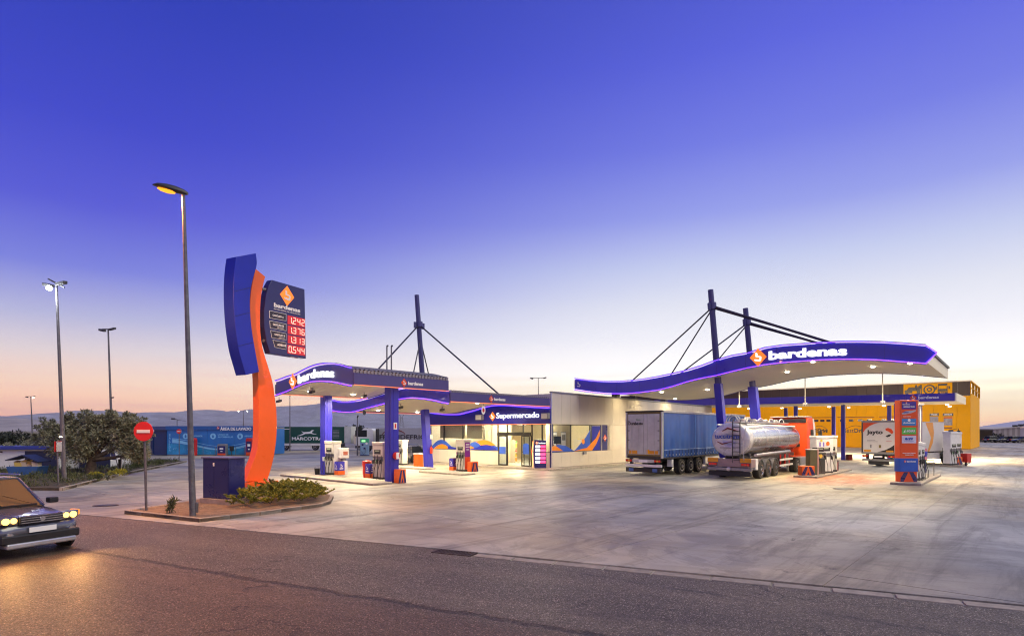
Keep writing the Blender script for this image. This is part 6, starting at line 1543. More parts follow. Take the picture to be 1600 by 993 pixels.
for s_ in (-1, 1):
    hc = MB().prism([(s_*hw*.46, lo+.42), (s_*hw*.84, lo+.46), (s_*hw*.86, lo+.62), (s_*hw*.48, lo+.60)], (h-.24, 0, 0), (0, 1, 0), (0, 0, 1), (.20, 0, 0)).build('headlight', mat('headlight housing', (.35, .33, .32), .15, .8, 0), t, bevel=.02)
    for yy, rr_ in ((.56, .062), (.72, .072)): MB().lathe([(rr_, 0), (rr_, .02), (rr_*.6, .035)], (h-.045, s_*hw*yy, lo+.525), (1, 0, 0), 16).build('headlight_lens', HLM, hc, smooth=True)
    MB().prism([(s_*hw*.86, lo+.47), (s_*hw*.97, lo+.49), (s_*hw*.97, lo+.61), (s_*hw*.87, lo+.62)], (h-.42, 0, 0), (0, 1, 0), (0, 0, 1), (.24, 0, 0)).build('indicator', emit('indicator amber', (1, .28, .01), 1.6), t, bevel=.02)
    MB().tube([(h-.5, s_*hw*.62, sh*.80+.02), (h*.46, s_*hw*.70, sh*.93+.03)], .012, 5).build('bonnet_crease', BLACK, t)
    MB().lathe([(.07, 0), (.07, .05)], (h-.03, s_*hw*.66, lo+.20), (1, 0, 0), 12).build('fog_lamp', CHROME, t)
    lamp_point('light_bulb', (h+.10, s_*hw*.72, lo+.52), 160, (1, .50, .15), .06, t, world=False, kind='SPOT', aim=(1, 0, -.32), spot_size=R(110), spot_blend=.8)
MB().box(h-.10, h+.015, -hw*.46, hw*.46, lo+.42, lo+.60).build('grille', BLACK, t, bevel=.02)
for k in range(3): MB().box(h+.01, h+.03, -hw*.44, hw*.44, lo+.45+k*.05, lo+.465+k*.05).build('grille_bar', CHROME, t)
MB().box(h-.22, h+.04, -hw*.84, hw*.84, lo+.02, lo+.22).build('bumper', BLACK, t, bevel=.04); MB().box(h-.26, h+.07, -hw*.74, hw*.74, lo-.08, lo+.04).build('skid_plate', ALU, t, bevel=.03)
MB().box(h+.04, h+.055, -.27, .27, lo+.24, lo+.35).build('number_plate', PLAINW, t)
for s_ in (-1, 1): MB().tube([(-h+.7, s_*hw*.66, 1.68), (h*.05, s_*hw*.66, 1.70)], .02, 6).build('roof_rail', ALU, t)
MB().tube([(h*.43, -hw*.6, sh+.03), (h*.43, hw*.6, sh+.03)], .015, 5).build('scuttle', BLACK, t)
for y0_, y1_ in ((-.15, -.62), (.45, -.05)): MB().tube([(h*.43, y0_, sh+.05), (h*.335, y1_, sh+.27)], .01, 5).build('wiper', BLACK, t)
MB().lathe([(.055, 0), (.055, .01)], (h+.032, 0, lo+.52), (1, 0, 0), 14).build('grille_badge', CHROME, t)
# =================================================================== PUMPS AND ISLANDS
GCARC = mat('pump cream', (.62, .60, .54), .4, 0, .06, 2)
HOSE = mat('hose rubber', (.02, .02, .022), .5)
def island(name, label, o, d, ln, w, h=.15):
    n = Vector((-d.y, d.x, 0)); 
    t = MB().obox(o - Z*.03, d*ln, n*w, Z*(h+.03)).build(name, CONC, bevel=.04); tag(t, kind='structure'); return t
def chevron_block(label, o, rz, w=.62, d=.5, h=.72, group='orange and dark striped protection blocks'):
    """concrete block painted orange with dark chevrons; front at local -y"""
    t = thing('protection_block', label, 'bollard', tuple(o), rz, group)
    MB().box(-w/2, w/2, 0, d, 0, h).build('block', ORANGE, t, bevel=.03)
    for s_ in (-1, 1):
        MB().prism([(s_*.02, h*.93), (s_*w*.22, h*.93), (s_*w*.48, h*.22), (s_*w*.48, h*.02), (s_*w*.26, h*.02)], (0, -.003, 0), (1, 0, 0), (0, 0, 1), (0, -.006, 0)).build('stripe', NAVY, t)
    MB().prism([(-.0, h*.38), (w*.12, h*.04), (-w*.12, h*.04)], (0, -.003, 0), (1, 0, 0), (0, 0, 1), (0, -.006, 0)).build('stripe', NAVY, t)
    MB().prism([(.06, h*.02), (.2, h*.02), (.42, h*.93), (.28, h*.93)], (w/2+.003, 0, 0), (0, 1, 0), (0, 0, 1), (.006, 0, 0)).build('stripe', NAVY, t)
    return t
def nozzle(t, x, y, z, sgn):
    """nozzle in its holster with a hanging hose; sgn = the side (y) it hangs on"""
    h_ = MB().box(x-.05, x+.05, min(y, y+sgn*.06), max(y, y+sgn*.06), z-.12, z+.12).build('nozzle_holster', BLACK, t, bevel=.01)
    MB().tube([(x, y+sgn*.08, z+.08), (x, y+sgn*.13, z), (x, y+sgn*.12, z-.12)], .022, 6).build('nozzle', rg.choice((BLACK, BLACK, mat('nozzle green', (.03, .2, .05), .5))), h_)
    MB().tube([(x, y+sgn*.12, z-.12), (x+.03, y+sgn*.22, z-.5), (x+.02, y+sgn*.24, z-.85), (x-.06, y+sgn*.12, z-.98), (x-.1, y+sgn*.08, z-.5), (x-.08, y+sgn*.06, z+.35)], .016, 6).build('hose', HOSE, t, smooth=True)
def pump(label, o, rz, w=.95, d=.5, h=2.05, body=None, end_m=None, end_low=None, hoses=3, group='fuel pumps', shape='tall'):
    t = thing('fuel_pump', label, 'fuel pump', tuple(o), rz, group); body = body or GCARC
    MB().box(-w/2, w/2, -d/2, d/2, .0, .12).build('base', DGREY, t, bevel=.01)
    MB().box(-w/2, w/2, -d/2, d/2, .12, 1.0).build('lower_cabinet', body, t, bevel=.02)
    MB().box(-w/2+.06, w/2-.06, -d/2+.05, d/2-.05, 1.0, 1.25).build('nozzle_bay', GREY, t)
    MB().box(-w/2, w/2, -d/2-.02, d/2+.02, 1.25, h-.18).build('display_head', body, t, bevel=.03); MB().box(-w/2-.02, w/2+.02, -d/2-.05, d/2+.05, h-.178, h).build('top_canopy', body, t, bevel=.03)
    for s_ in (-1, 1):
        MB().box(-w*.3, w*.3, min(s_*(d/2+.02), s_*(d/2+.03)), max(s_*(d/2+.02), s_*(d/2+.03)), 1.38, 1.62).build('display', BLACK, t)
        MB().box(-w*.2, w*.2, min(s_*(d/2+.03), s_*(d/2+.036)), max(s_*(d/2+.03), s_*(d/2+.036)), 1.52, 1.59).build('display_digits', mat('lcd grey green', (.35, .4, .3), .4), t)
        for k in range(hoses): nozzle(t, -w/2+.15+k*(w-.3)/max(1, hoses-1), s_*(d/2), .98, s_)
    for s_ in (-1, 1):
        x = s_*(w/2)
        MB().box(min(x, x+s_*.012), max(x, x+s_*.012), -d/2+.03, d/2-.03, .95 if end_low else .14, h-.2).build('end_panel', end_m or body, t)
        if end_low: MB().box(min(x, x+s_*.012), max(x, x+s_*.012), -d/2+.03, d/2-.03, .14, .948).build('end_panel', end_low, t)
    return t
PURPLE = mat('violet panel', (.22, .015, .30), .4, 0, .04)
def promo_bin(label, o, rz, w=.46, d=.40, h=.82):
    t = thing('litter_bin', label, 'bin', tuple(o), rz, 'blue and orange litter bins by the pumps')
    MB().box(-w/2, w/2, -d/2, d/2, .28, h).build('bin_body', BLUEC, t, bevel=.02); MB().box(-w/2-.003, w/2+.003, -d/2-.003, d/2+.003, .03, .279).build('bin_skirt', ORANGE, t, bevel=.01)
    for a, f in (((0, -d/2-.004, .52), (1, 0, 0)), ((w/2+.004, 0, .52), (0, 1, 0)), ((-w/2-.004, 0, .52), (0, -1, 0))):
        a = Vector(a); f = Vector(f); nn = f.cross(Z)
        MB().prism([(x*.17, y*.17+.06) for x, y in BPTS], a, f, Z, nn*.006).build('print_letter', PLAINW, t)
        MB().obox(a - f*.12 - Z*.14, f*.24, nn*.005, Z*.05).build('print_line', PLAINW, t)
    MB().box(-w/2+.05, w/2-.05, -d/2+.05, d/2-.05, h, h+.02).build('bin_opening', BLACK, t)
    return t
Lp = lambda v, u=0.: COL2 + UD*u + VD*v + Z*.12
isl1 = island('pump_island', '', COL2 - VD*.9 - UD*.62, VD, 9.6, 1.25, .12)
pump('cream fuel pump beside the rear left blue column', Lp(6.05, .15), UANG+PI/2, end_m=WHITE, end_low=None)
pump('cream fuel pump half hidden behind the front blue column', Lp(1.05, .1), UANG+PI/2, h=2.05, end_m=GCARC)
promo_bin('blue and orange bin before the pump by the rear left column', Lp(5.15, .05), UANG); promo_bin('blue and orange bin beside the red bin', Lp(1.85, -.05), UANG)
o = thing('red_bin', 'bright red plastic bin left of the front pump', 'bin', tuple(Lp(2.35, .05)), UANG)
MB().lathe([(.20, 0), (.24, .3), (.22, .55), (.27, .78), (.25, .9)], (0, 0, 0), Z, 14).build('bin_body', mat('bin red', (.75, .04, .015), .4), o, smooth=True); MB().lathe([(.27, 0), (.27, .05), (.1, .1)], (0, 0, .9), Z, 14).build('bin_lid', mat('bin red', (.7, .04, .02), .4), o)
o = thing('payment_post', 'white card payment box on a short post by the rear left pump', 'payment terminal', tuple(Lp(5.35, .45)), UANG)
MB().box(-.2, .2, -.14, .14, 0, .85).build('cabinet', WHITE, o, bevel=.02); MB().box(-.26, .26, -.2, .2, 1.0, 1.62).build('head', WHITE, o, bevel=.03); MB().box(-.1, .1, -.1, .1, .85, 1.0).build('neck', GREY, o); MB().box(-.15, .15, -.215, -.2, 1.2, 1.42).build('screen', mat('terminal screen', (.4, .12, .08), .3), o)
o = thing('bucket', 'small black bucket on the ground left of the rear left column', 'bucket', tuple(COL1 + VD*.62 - UD*.25 + Z*.0), 0)
MB().lathe([(.14, 0), (.19, .38), (.20, .4)], (0, 0, 0), Z, 14).build('bucket_body', BLACK, o); MB().tube([(.19*math.cos(a), 0, .38+.12*math.sin(a)) for a in [PI*k/8 for k in range(9)]], .01, 5).build('handle', GREY, o)
o = thing('squeegee_stand', 'window washing stand with brush leaning by the rear left column', 'washing stand', tuple(COL1 - VD*.55 - UD*.35 + Z*.12), UANG)
MB().tube([(0, 0, 0), (0, 0, 1.05)], .03, 8).build('stand', GREY, o); MB().box(-.18, .18, -.14, .14, .78, 1.05).build('tray', WHITE, o, bevel=.02); MB().tube([(.1, .05, 1.0), (.3, .2, .1)], .014, 5).build('brush_handle', GREY, o)
chevron_block('orange striped block at the foot of the front blue column', COL2 - VD*.85 + UD*.06 + Z*.12 + Z*-.12, UANG, .5, .42, .74)
P3 = gp(727, 738.5); island('pump_island', '', P3 - VD*1.5 - UD*.55, VD, 4.2, 1.15, .12)
P3z = P3 + Z*.12
pump('cream fuel pump with violet and orange end panel before the shop', P3z + VD*.2, UANG+PI/2, w=.8, h=2.1, end_m=PURPLE, end_low=ORANGE2)
for k, (z_, w_) in enumerate(((1.72, .3), (1.56, .34), (1.44, .24), (1.36, .24))): MB().obox(P3z + VD*(.2-.42) - UD*w_/2 + Z*z_, UD*w_, -VD*.006, Z*(.08 if k < 2 else .03)).build('pump_lettering', PLAINW, bpy.data.objects['fuel_pump.002'], world=True)
promo_bin('blue and orange bin left of the violet-ended pump', P3z + VD*1.0 - UD*.1, UANG); chevron_block('orange striped block right of the violet-ended pump', P3z - VD*.9, UANG, .62, .4, .66)
P4 = gp(627, 728); island('pump_island', '', P4 - VD*4.6 - UD*.5, VD, 5.9, 1.1, .12); P4z = P4 + Z*.12
pump('cream fuel pump seen between the front column and the silver car', P4z, UANG+PI/2, h=1.95)
o = thing('hose_guard', 'orange protective box beside the leaning column', 'guard box', tuple(gp(653.5, 729, .0)), UANG)
MB().box(-.24, .24, -.28, .28, .0, .98).build('box', ORANGE, o, bevel=.03); MB().box(-.26, .26, -.30, .30, .981, 1.04).build('cap', WHITE, o, bevel=.01); MB().box(.245, .62, -.2, .2, 0, .95).build('wing_panel', mat('guard peach', (.75, .40, .2), .5), o, bevel=.02)
# fire extinguisher on the leaning column
q = MB3.lerp(MT3, .105) - VD*.32 + UD*.1; o = thing('fire_extinguisher', 'red fire extinguisher under a white notice on the leaning column', 'extinguisher', tuple(q), 0)
MB().lathe([(.09, -.28), (.11, -.2), (.11, .12), (.04, .2), (.03, .28)], (0, 0, 0), Z, 12).build('cylinder', mat('extinguisher red', (.7, .05, .02), .3), o, smooth=True); MB().box(-.05, .05, -.03, .03, .28, .34).build('valve', BLACK, o); MB().box(-.1, .1, .0, .02, .8, 1.15).build('notice', PLAINW, o)

# right-hand truck islands
IA = gp(1263, 745.5); isA = island('truck_pump_island', '', IA - UD*.35 - VD*.55, UD, 9.0, 1.3, .12)
chevron_block('orange striped block before the grey-green post at the truck pumps', IA + Z*.12, R(0), .78, .5, .56)
o = thing('bollard_post', 'tall grey-green steel post with white and pink edge by the truck pumps', 'post', tuple(IA + UD*.9 + Z*.12 + Vector((-.05, 0, 0))), R(8))
MB().box(-.26, .22, -.22, .22, 0, 1.5).build('post_body', mat('olive grey steel', (.10, .11, .06), .45, .2), o, bevel=.015); MB().box(.222, .29, -.24, .24, 0, 1.52).build('edge_strip', mat('pink edge', (.62, .38, .34), .45), o); MB().box(-.28, .3, -.24, .24, 1.521, 1.56).build('cap', WHITE, o)
DGP = mat('pump dark grey', (.05, .06, .06), .35, .1)
pA = pump('low dark grey pump with round yellow badge at the truck island', IA + UD*1.7 + Z*.12 - VD*.1, R(10), w=.62, d=.5, h=1.34, body=DGP, hoses=1)
MB().lathe([(.13, 0), (.13, .01)], (-.05, -.29, 1.12), (0, -1, 0), 16).build('badge', mat('badge yellow', (.75, .5, .05), .4), pA)
pB = pump('tall white truck pump with blue marks and a round orange badge', IA + UD*2.9 + Z*.12, R(14), w=1.25, d=.55, h=2.35, body=WHITE, hoses=3)
MB().lathe([(.13, 0), (.13, .012)], (.2, -.31, 1.86), (0, -1, 0), 16).build('badge', ORANGE, pB)
for x in (-.42, -.15): MB().box(x, x+.09, -.312, -.30, 1.68, 1.95).build('blue_mark', mat('badge violet', (.15, .12, .55), .4), pB)
MB().lathe([(.08, 0), (.08, .01)], (-.28, -.31, 2.05), (0, -1, 0), 12).build('badge', mat('badge yellow', (.75, .5, .05), .4), pB)
pC = pump('slim cream truck pump behind the tall white one', IA + UD*4.6 + Z*.12, R(14), w=.9, d=.5, h=2.35, body=GCARC, hoses=2)
o = thing('red_box', 'dark red floor box at the far end of the left truck island', 'box', tuple(IA + UD*5.9 + Z*.12), UANG); MB().box(-.3, .3, -.25, .25, 0, .62).build('box', mat('dark red box', (.25, .02, .015), .5), o, bevel=.03); MB().box(-.32, .32, -.27, .27, .621, .67).build('lid', DGREY, o, bevel=.01)
b_ = q3(1317.5, 2.6); o = thing('red_box', 'dark red box at the foot of the violet rear column', 'box', (b_.x+.5, b_.y-.1, 0), 0); MB().box(-.22, .22, -.2, .2, 0, .5).build('box', mat('dark red box', (.25, .02, .015), .5), o, bevel=.02); MB().box(-.24, .24, -.22, .22, .501, .54).build('lid', DGREY, o)

IB = gp(1419, 757); isB = island('truck_pump_island', '', IB - UD*.35 - VD*.6, UD, 8.5, 1.35, .13)
# service totem
so_ = IB + UD*.25 + Z*.13
sv = thing('service_totem', 'tall orange-red service totem with stacked coloured panels and blue foot', 'totem', tuple(so_), R(2))
w = .47; H_ = 4.24
MB().box(-w, w, 0, .42, .53, H_).build('totem_body', mat('totem red orange', (.74, .085, .012), .38, 0, .04), sv, bevel=.02)
MB().box(-w-.01, w+.01, -.012, .43, .54, 1.23).build('blue_foot', mat('totem foot blue', (.015, .09, .48), .38), sv, bevel=.01)
MB().box(-w+.03, w-.03, .02, .40, 0, .53).build('totem_base', ORANGE2, sv)
for s_ in (-1, 1): MB().prism([(s_*.02, .52), (s_*.24, .52), (s_*.43, .2), (s_*.43, .02), (s_*.27, .02)], (0, .018, 0), (1, 0, 0), (0, 0, 1), (0, -.006, 0)).build('stripe', NAVY, sv)
MB().box(w, w+.05, .0, .44, .55, H_+.01).build('side_edge', mat('totem edge peach', (.75, .42, .28), .4), sv, bevel=.01)
def tpan(z0, z1, m, nm='panel', x0=-.38, x1=.38): return MB().box(x0, x1, -.012, -.0, z0, z1).build(nm, m, sv, bevel=.002)
tpan(3.80, 4.16, mat('panel indigo', (.06, .03, .30), .35)); tpan(2.92, 3.28, mat('panel sky blue', (.05, .22, .55), .35)); tpan(2.47, 2.83, mat('panel green', (.10, .50, .08), .35)); tpan(2.01, 2.40, mat('panel lilac white', (.62, .62, .80), .35)); tpan(3.76, 3.80, mat('panel violet', (.25, .02, .2), .4))
MB().prism([(-.38, 3.56), (-.2, 3.66), (.38, 3.73), (.34, 3.66), (.1, 3.56), (-.2, 3.51), (-.36, 3.50)], (0, -.001, 0), (1, 0, 0), (0, 0, 1), (0, -.01, 0)).build('swoosh', mat('silver print', (.45, .45, .52), .35), sv)
def ttext(s, z, h, w_, m=PLAINW, x=None, b=.02): text('lettering', s, (-w_/2 if x is None else x, -.014, z), (1, 0, 0), (0, 0, 1), w_, h, m, sv, b, .008, world=False)
emblem(sv, (-.15, -.004, 4.10), (1, 0, 0), (0, 0, 1), .10, ORANGE, PLAINW, .01, world=False); ttext('bardenas', 3.99, .06, .38, x=-.34); ttext('autoservicio', 3.86, .09, .60)
ttext('DKV', 3.57, .07, .26, BLUET, x=-.28, b=.04); ttext('acepta tarjetas', 3.36, .05, .42, x=-.33); MB().lathe([(.075, 0), (.075, .008)], (0, -.012, 3.20), (0, -1, 0), 16).build('round_badge', PLAINW, sv)
ttext('globalstar', 3.00, .11, .66); ttext('ANDAMUR', 2.58, .13, .46, x=-.14); MB().prism([(-.3, 2.57), (-.2, 2.73), (-.2, 2.57)], (0, -.012, 0), (1, 0, 0), (0, 0, 1), (0, -.006, 0)).build('panel_mark', PLAINW, sv)
ttext('e.vv', 2.17, .13, .44, BLUET, b=.05); MB().box(-.26, .26, -.014, -.012, 2.10, 2.115).build('print_line', BLUET, sv)
ttext('PAGO CON TARJETA', 1.46, .06, .68); ttext('Y EFECTIVO', 1.38, .05, .46); ttext('bardenas', 1.03, .08, .48, x=-.12); emblem(sv, (-.22, -.014, 1.07), (1, 0, 0), (0, 0, 1), .13, ORANGE2, PLAINW, .01, world=False)
pump('white truck pump behind the service totem', IB + UD*1.75 + Z*.13 + VD*.05, R(30), w=.9, d=.5, h=2.05, body=WHITE, end_m=None, hoses=3)
pump('narrow white truck pump with hanging hoses right behind the first', IB + UD*2.9 + Z*.13 - VD*.05, R(35), w=.5, d=.5, h=2.0, body=WHITE, hoses=2)
o = thing('hose_mast', 'twin-poled hose mast with violet and pink drum behind the service totem', 'hose mast', tuple(IB + UD*4.2 + Z*.13), R(30))
for x in (-.13, .16): MB().tube([(x, 0, 0), (x, 0, 4.15)], .045, 8).build('pole', mat('pole violet grey', (.16, .12, .25), .4, .3), o, smooth=True)
MB().tube([(.02, -.02, 1.7), (.02, -.02, 4.1)], .04, 8).build('pole', WHITE, o); MB().box(-.28, .28, -.1, .1, 4.1, 4.2).build('head', WHITE, o, bevel=.02)
MB().lathe([(.34, -.2), (.34, -.05), (.30, -.04)], (0, 0, 1.7), Z, 16).build('drum_band', mat('drum pink', (.6, .2, .28), .4), o); MB().lathe([(.32, -.2), (.36, -.1), (.36, .05), (.3, .1)], (0, 0, 1.4), Z, 16).build('drum', BLUEC, o, smooth=True); MB().lathe([(.34, -.12), (.34, .06)], (0, 0, 1.14), Z, 16).build('drum_band', mat('drum pink', (.6, .2, .28), .4), o)
MB().box(-.3, .3, -.2, .2, .25, 1.0).build('cabinet', NAVY, o, bevel=.02)
for k in range(3): MB().tube([(.3, .1*k, 1.4), (.5+.06*k, .05, .8), (.45, .1, .15), (.28, .1*k, .5)], .02, 6).build('hose', HOSE, o, smooth=True)
IC = gp(1489, 727.5); isC = island('truck_pump_island', '', IC - UD*1.6 - VD*.7, UD, 7.5, 1.4, .12)
pump('white truck pump with dark screen at the far right island', IC - UD*1.0 + Z*.12 + VD*.1, R(28), w=1.0, d=.5, h=2.6, body=WHITE, hoses=3)
pump('second white truck pump at the far right island behind the first', IC + UD*1.6 + Z*.12, R(28), w=.95, d=.5, h=2.55, body=WHITE, hoses=2)
o = chevron_block('red and dark block at the foot of the far right truck pump', IC - UD*.2 - VD*.35 + Z*.12, R(20), 1.0, .5, .6, 'orange and dark striped protection blocks')
o = thing('red_box', 'bright red box beside the far right truck pump', 'box', tuple(IC + UD*.9 - VD*.75 + Z*.0), R(25)); MB().box(-.3, .3, -.25, .25, .28, .98).build('box', mat('bright red box', (.6, .03, .02), .4), o, bevel=.03); MB().box(-.06, .06, -.06, .06, 0, .28).build('stand', DGREY, o)
for u in (1.0,):
    o = thing('bollard', 'thin grey guard rail at the end of the service totem island', 'guard rail', tuple(IB + UD*6.6 + Z*.13), UANG); MB().tube([(0, -.4, 0), (0, -.4, .9), (0, .4, .9), (0, .4, 0)], .03, 8).build('rail', GALV, o, smooth=True)

# air and water machine
b_ = gp(570, 711); o = thing('air_water_machine', 'pale blue air and water machine with a lit green top', 'air machine', tuple(b_), R(6))
LBM = mat('machine pale blue', (.20, .32, .48), .4, 0, .06)
MB().box(-.46, .46, -.3, .3, .06, 1.45).build('casing', LBM, o, bevel=.03); MB().box(-.52, .52, -.34, .34, 0, .06).build('base', NAVY, o); MB().box(-.46, .46, -.3, .3, 1.46, 1.9).build('head', mat('machine green', (.05, .4, .22), .4), o, bevel=.03)
MB().box(-.3, .1, -.32, -.30, 1.52, 1.72).build('lit_panel', emit('machine lit green', (.35, 1, .35), 1.6), o); MB().lathe([(.13, 0), (.13, .03)], (.24, -.3, 1.35), (0, -1, 0), 14).build('dial', PLAINW, o)
MB().box(-.3, -.1, -.31, -.30, 1.1, 1.3).build('panel', NAVY, o); MB().box(-.1, .12, -.31, -.30, .7, .9).build('panel', NAVY, o)
MB().tube([(.1, -.32, .9), (.2, -.5, .4), (-.1, -.45, .15), (-.3, -.35, .5)], .02, 6).build('hose', HOSE, o, smooth=True)

# =================================================================== LEFT: KIOSK, CONTAINER, BEDS, PLANTS
o = thing('service_hut', 'low white hut with blue roof edge and dark doorway behind the car', 'hut', (-38.5, 40, 0), R(8))
MB().box(-6, 7.1, 0, .15, 0, 1.48).build('front_wall', WHITE, o); MB().box(-6, 9.8, .9, 4, 0, 1.4).build('body', WHITE, o); MB().box(-6.2, 7.4, -.25, 4.1, 1.49, 1.70).build('roof', mat('hut roof blue', (.03, .05, .30), .4), o, bevel=.02)
MB().box(4.9, 6.95, -.02, 0, .0, 1.38).build('doorway', mat('hut navy', (.012, .02, .07), .4), o); MB().box(2.6, 3.5, -.03, 0, 1.28, 1.38).build('wall_vent', BLACK, o); MB().box(7.9, 9.9, .8, .9, 0, 1.25).build('side_panel', mat('hut navy', (.012, .02, .07), .4), o)
o = thing('waste_container', 'blue waste container with open lid stuffed with cardboard', 'skip', (-29.6, 36.0, 0), R(5))
CB = mat('container blue', (.03, .10, .28), .5, 0, .15, 3)
MB().prism([(-.75, .1), (.75, .1), (.9, .62), (-.9, .62)], (0, -.5, 0), (1, 0, 0), (0, 0, 1), (0, 1.0, 0)).build('container_body', CB, o, bevel=.02)
MB().obox((-.9, -.55, .98), (.95, 0, .30), (0, 1.1, 0), (-.02, 0, .05)).build('lid', mat('container lid', (.02, .03, .09), .5), o); MB().obox((.05, -.55, 1.28), (.9, 0, -.42), (0, 1.1, 0), (.02, 0, .05)).build('lid', mat('container lid', (.02, .03, .09), .5), o)
o2 = thing('cardboard_pile', 'yellow and peach crushed cardboard heaped in the blue container', 'cardboard', (-29.6, 36.0, .60), R(5))
for i in range(9):
    x = -.6+i*.14; c = rg.choice([(.55, .40, .10), (.62, .38, .25), (.35, .38, .10), (.6, .5, .35)])
    MB().obox((x, -.45+rg.random()*.3, 0), (.34, .1*rg.random(), .12*rg.uniform(-1, 1)), (-.05, .4, .05), (rg.uniform(-.1, .1), 0, .15+.25*rg.random())).build('carton', mat('carton %d' % (i % 4), c, .8), o2)

def leaf_cloud(rng_, clumps, n, size, up=.5, narrow=.35):
    """many small leaf blades round clump centres [(centre, radius)]"""
    mb_ = MB()
    for c, r in clumps:
        for _ in range(n):
            d = Vector((rng_.gauss(0, 1), rng_.gauss(0, 1), rng_.gauss(0, 1))).normalized(); rad = r*rng_.random()**.42
            p = c + Vector((d.x*rad, d.y*rad, d.z*rad*.8)); L_ = size*rng_.uniform(.6, 1.4)
            ax = (d + Vector((rng_.uniform(-.8, .8), rng_.uniform(-.8, .8), rng_.uniform(-.4, 1)*up*2))).normalized(); sd = ax.cross(Vector((rng_.random()-.5, rng_.random()-.5, rng_.random()-.5))).normalized()
            mb_.add([p - sd*L_*narrow*.15, p + ax*L_*.45 + sd*L_*narrow*.5, p + ax*L_, p + ax*L_*.45 - sd*L_*narrow*.5], [(0, 1, 2, 3)])
    return mb_
def leaf_mat(name, c1, c2, c3, scale=1.6):
    m = bpy.data.materials.new(name); m.use_nodes = True; t = m.node_tree; b = t.nodes['Principled BSDF']; tcn = t.nodes.new('ShaderNodeTexCoord')
    n = t.nodes.new('ShaderNodeTexNoise'); n.inputs['Scale'].default_value = scale; n.inputs['Detail'].default_value = 8; n.inputs['Roughness'].default_value = .8; t.links.new(tcn.outputs['Object'], n.inputs['Vector'])
    r = t.nodes.new('ShaderNodeValToRGB'); e = r.color_ramp.elements; e[0].position = .34; e[0].color = c1+(1,); e[1].position = .66; e[1].color = c3+(1,); x = e.new(.5); x.color = c2+(1,)
    t.links.new(n.outputs[0], r.inputs[0]); t.links.new(r.outputs[0], b.inputs['Base Color']); b.inputs['Roughness'].default_value = .6
    try: b.inputs['Transmission Weight'].default_value = 0
    except Exception: pass
    return m
OLV = leaf_mat('olive leaves', (.07, .075, .04), (.19, .19, .12), (.36, .345, .24)); JUN = leaf_mat('juniper needles', (.04, .06, .008), (.17, .18, .015), (.42, .37, .03), 2.2)
GRS = leaf_mat('bed plants', (.02, .03, .012), (.05, .065, .02), (.12, .13, .03), 1.2); YGR = leaf_mat('yellow green shrub', (.12, .13, .01), (.28, .27, .02), (.42, .38, .03)); DTR = leaf_mat('dark tree leaves', (.010, .016, .012), (.022, .03, .02), (.05, .055, .035))
BARK = mat('olive bark', (.09, .07, .055), .9, 0, .4, 6, bump=.6, bscale=25)
def tree(label, base, lobes, trunk_h, tr, leafm, n=90, size=.16, seed=1, cat='tree', name='olive_tree', cl=34, narrow=.35, mcl=.42):
    r_ = random.Random(seed); t = thing(name, label, cat, tuple(base), 0)
    fork = Vector((.05, 0, trunk_h)); MB().tube([(0, 0, -.1), (.06, .02, trunk_h*.5), fork], [tr*1.25, tr*.9, tr*.8], 10).build('trunk', BARK, t, smooth=True)
    lim = MB(); clumps = []
    for c, rx, rz in lobes:
        c = Vector(c); mid = fork.lerp(c, .5) + Vector((r_.uniform(-.2, .2), 0, -.15)); lim.tube([fork - Vector((0, 0, .1)), mid, c], [tr*.6, tr*.35, tr*.12], 7)
        for _ in range(5):
            e_ = c + Vector((r_.gauss(0, 1), r_.gauss(0, 1), r_.gauss(0, .7))).normalized()*rx*.8; lim.tube([c.lerp(mid, .3), e_], [tr*.2, tr*.05], 5)
        for _ in range(cl):
            d = Vector((r_.gauss(0, 1), r_.gauss(0, 1), r_.gauss(0, 1))).normalized()*r_.uniform(.5, 1.0)
            q_ = c + Vector((d.x*rx, d.y*rx, d.z*rz)); s_ = r_.uniform(.45, 1.1)*mcl; clumps.append((q_, s_))
            if d.z > .1 and r_.random() < .5:            # sprigs that break the outline
                for k_ in range(3): clumps.append((q_ + Vector((d.x*.14, d.y*.14, .17))*(k_+1)*mcl/.42*r_.uniform(.7, 1.3), s_*.42))
    lim.build('limbs', BARK, t, smooth=True); leaf_cloud(r_, clumps, n, size, narrow=narrow).build('crown', leafm, t); return t
tb_ = gp(141, 739, .1)
tree('large grey-green olive tree on the planted bank', tb_, [((-.6, 0, 2.1), 1.05, .9), ((.9, .3, 2.3), 1.05, .9), ((-1.9, .2, 1.9), .95, .8), ((2.2, 0, 1.9), .95, .85), ((.2, .5, 2.95), .95, .65), ((-1.2, .6, 2.9), .85, .6), ((1.7, .4, 2.9), .75, .6), ((2.7, .5, 2.4), .6, .5), ((3.0, -.1, 1.3), .55, .5), ((-.2, -.7, 1.5), .75, .6)], .95, .30, OLV, n=95, size=.17, seed=4, cl=26)
tb_ = gp(70, 735, .1)
tree('lower spreading olive tree on the left behind the lamp mast', Vector((tb_.x-1.5, tb_.y+3, .1)), [((.3, 0, 1.9), 1.15, .85), ((-1.6, .3, 1.6), 1.1, .8), ((1.7, 0, 2.1), 1.05, .85), ((-.4, .5, 2.4), .9, .6), ((-2.9, .5, .9), .9, .6), ((2.2, .2, .9), .9, .6)], .5, .22, OLV, n=85, size=.17, seed=9, cl=26)
tree('dark low bushy tree at the far left behind the hut', Vector((-43.5, 50, 0)), [((0, 0, 1.0), 1.3, .7), ((2.4, 0, .9), 1.2, .6), ((-2.2, 0, 1.0), 1.2, .6)], .3, .2, DTR, n=70, size=.24, seed=11, name='bushy_tree')
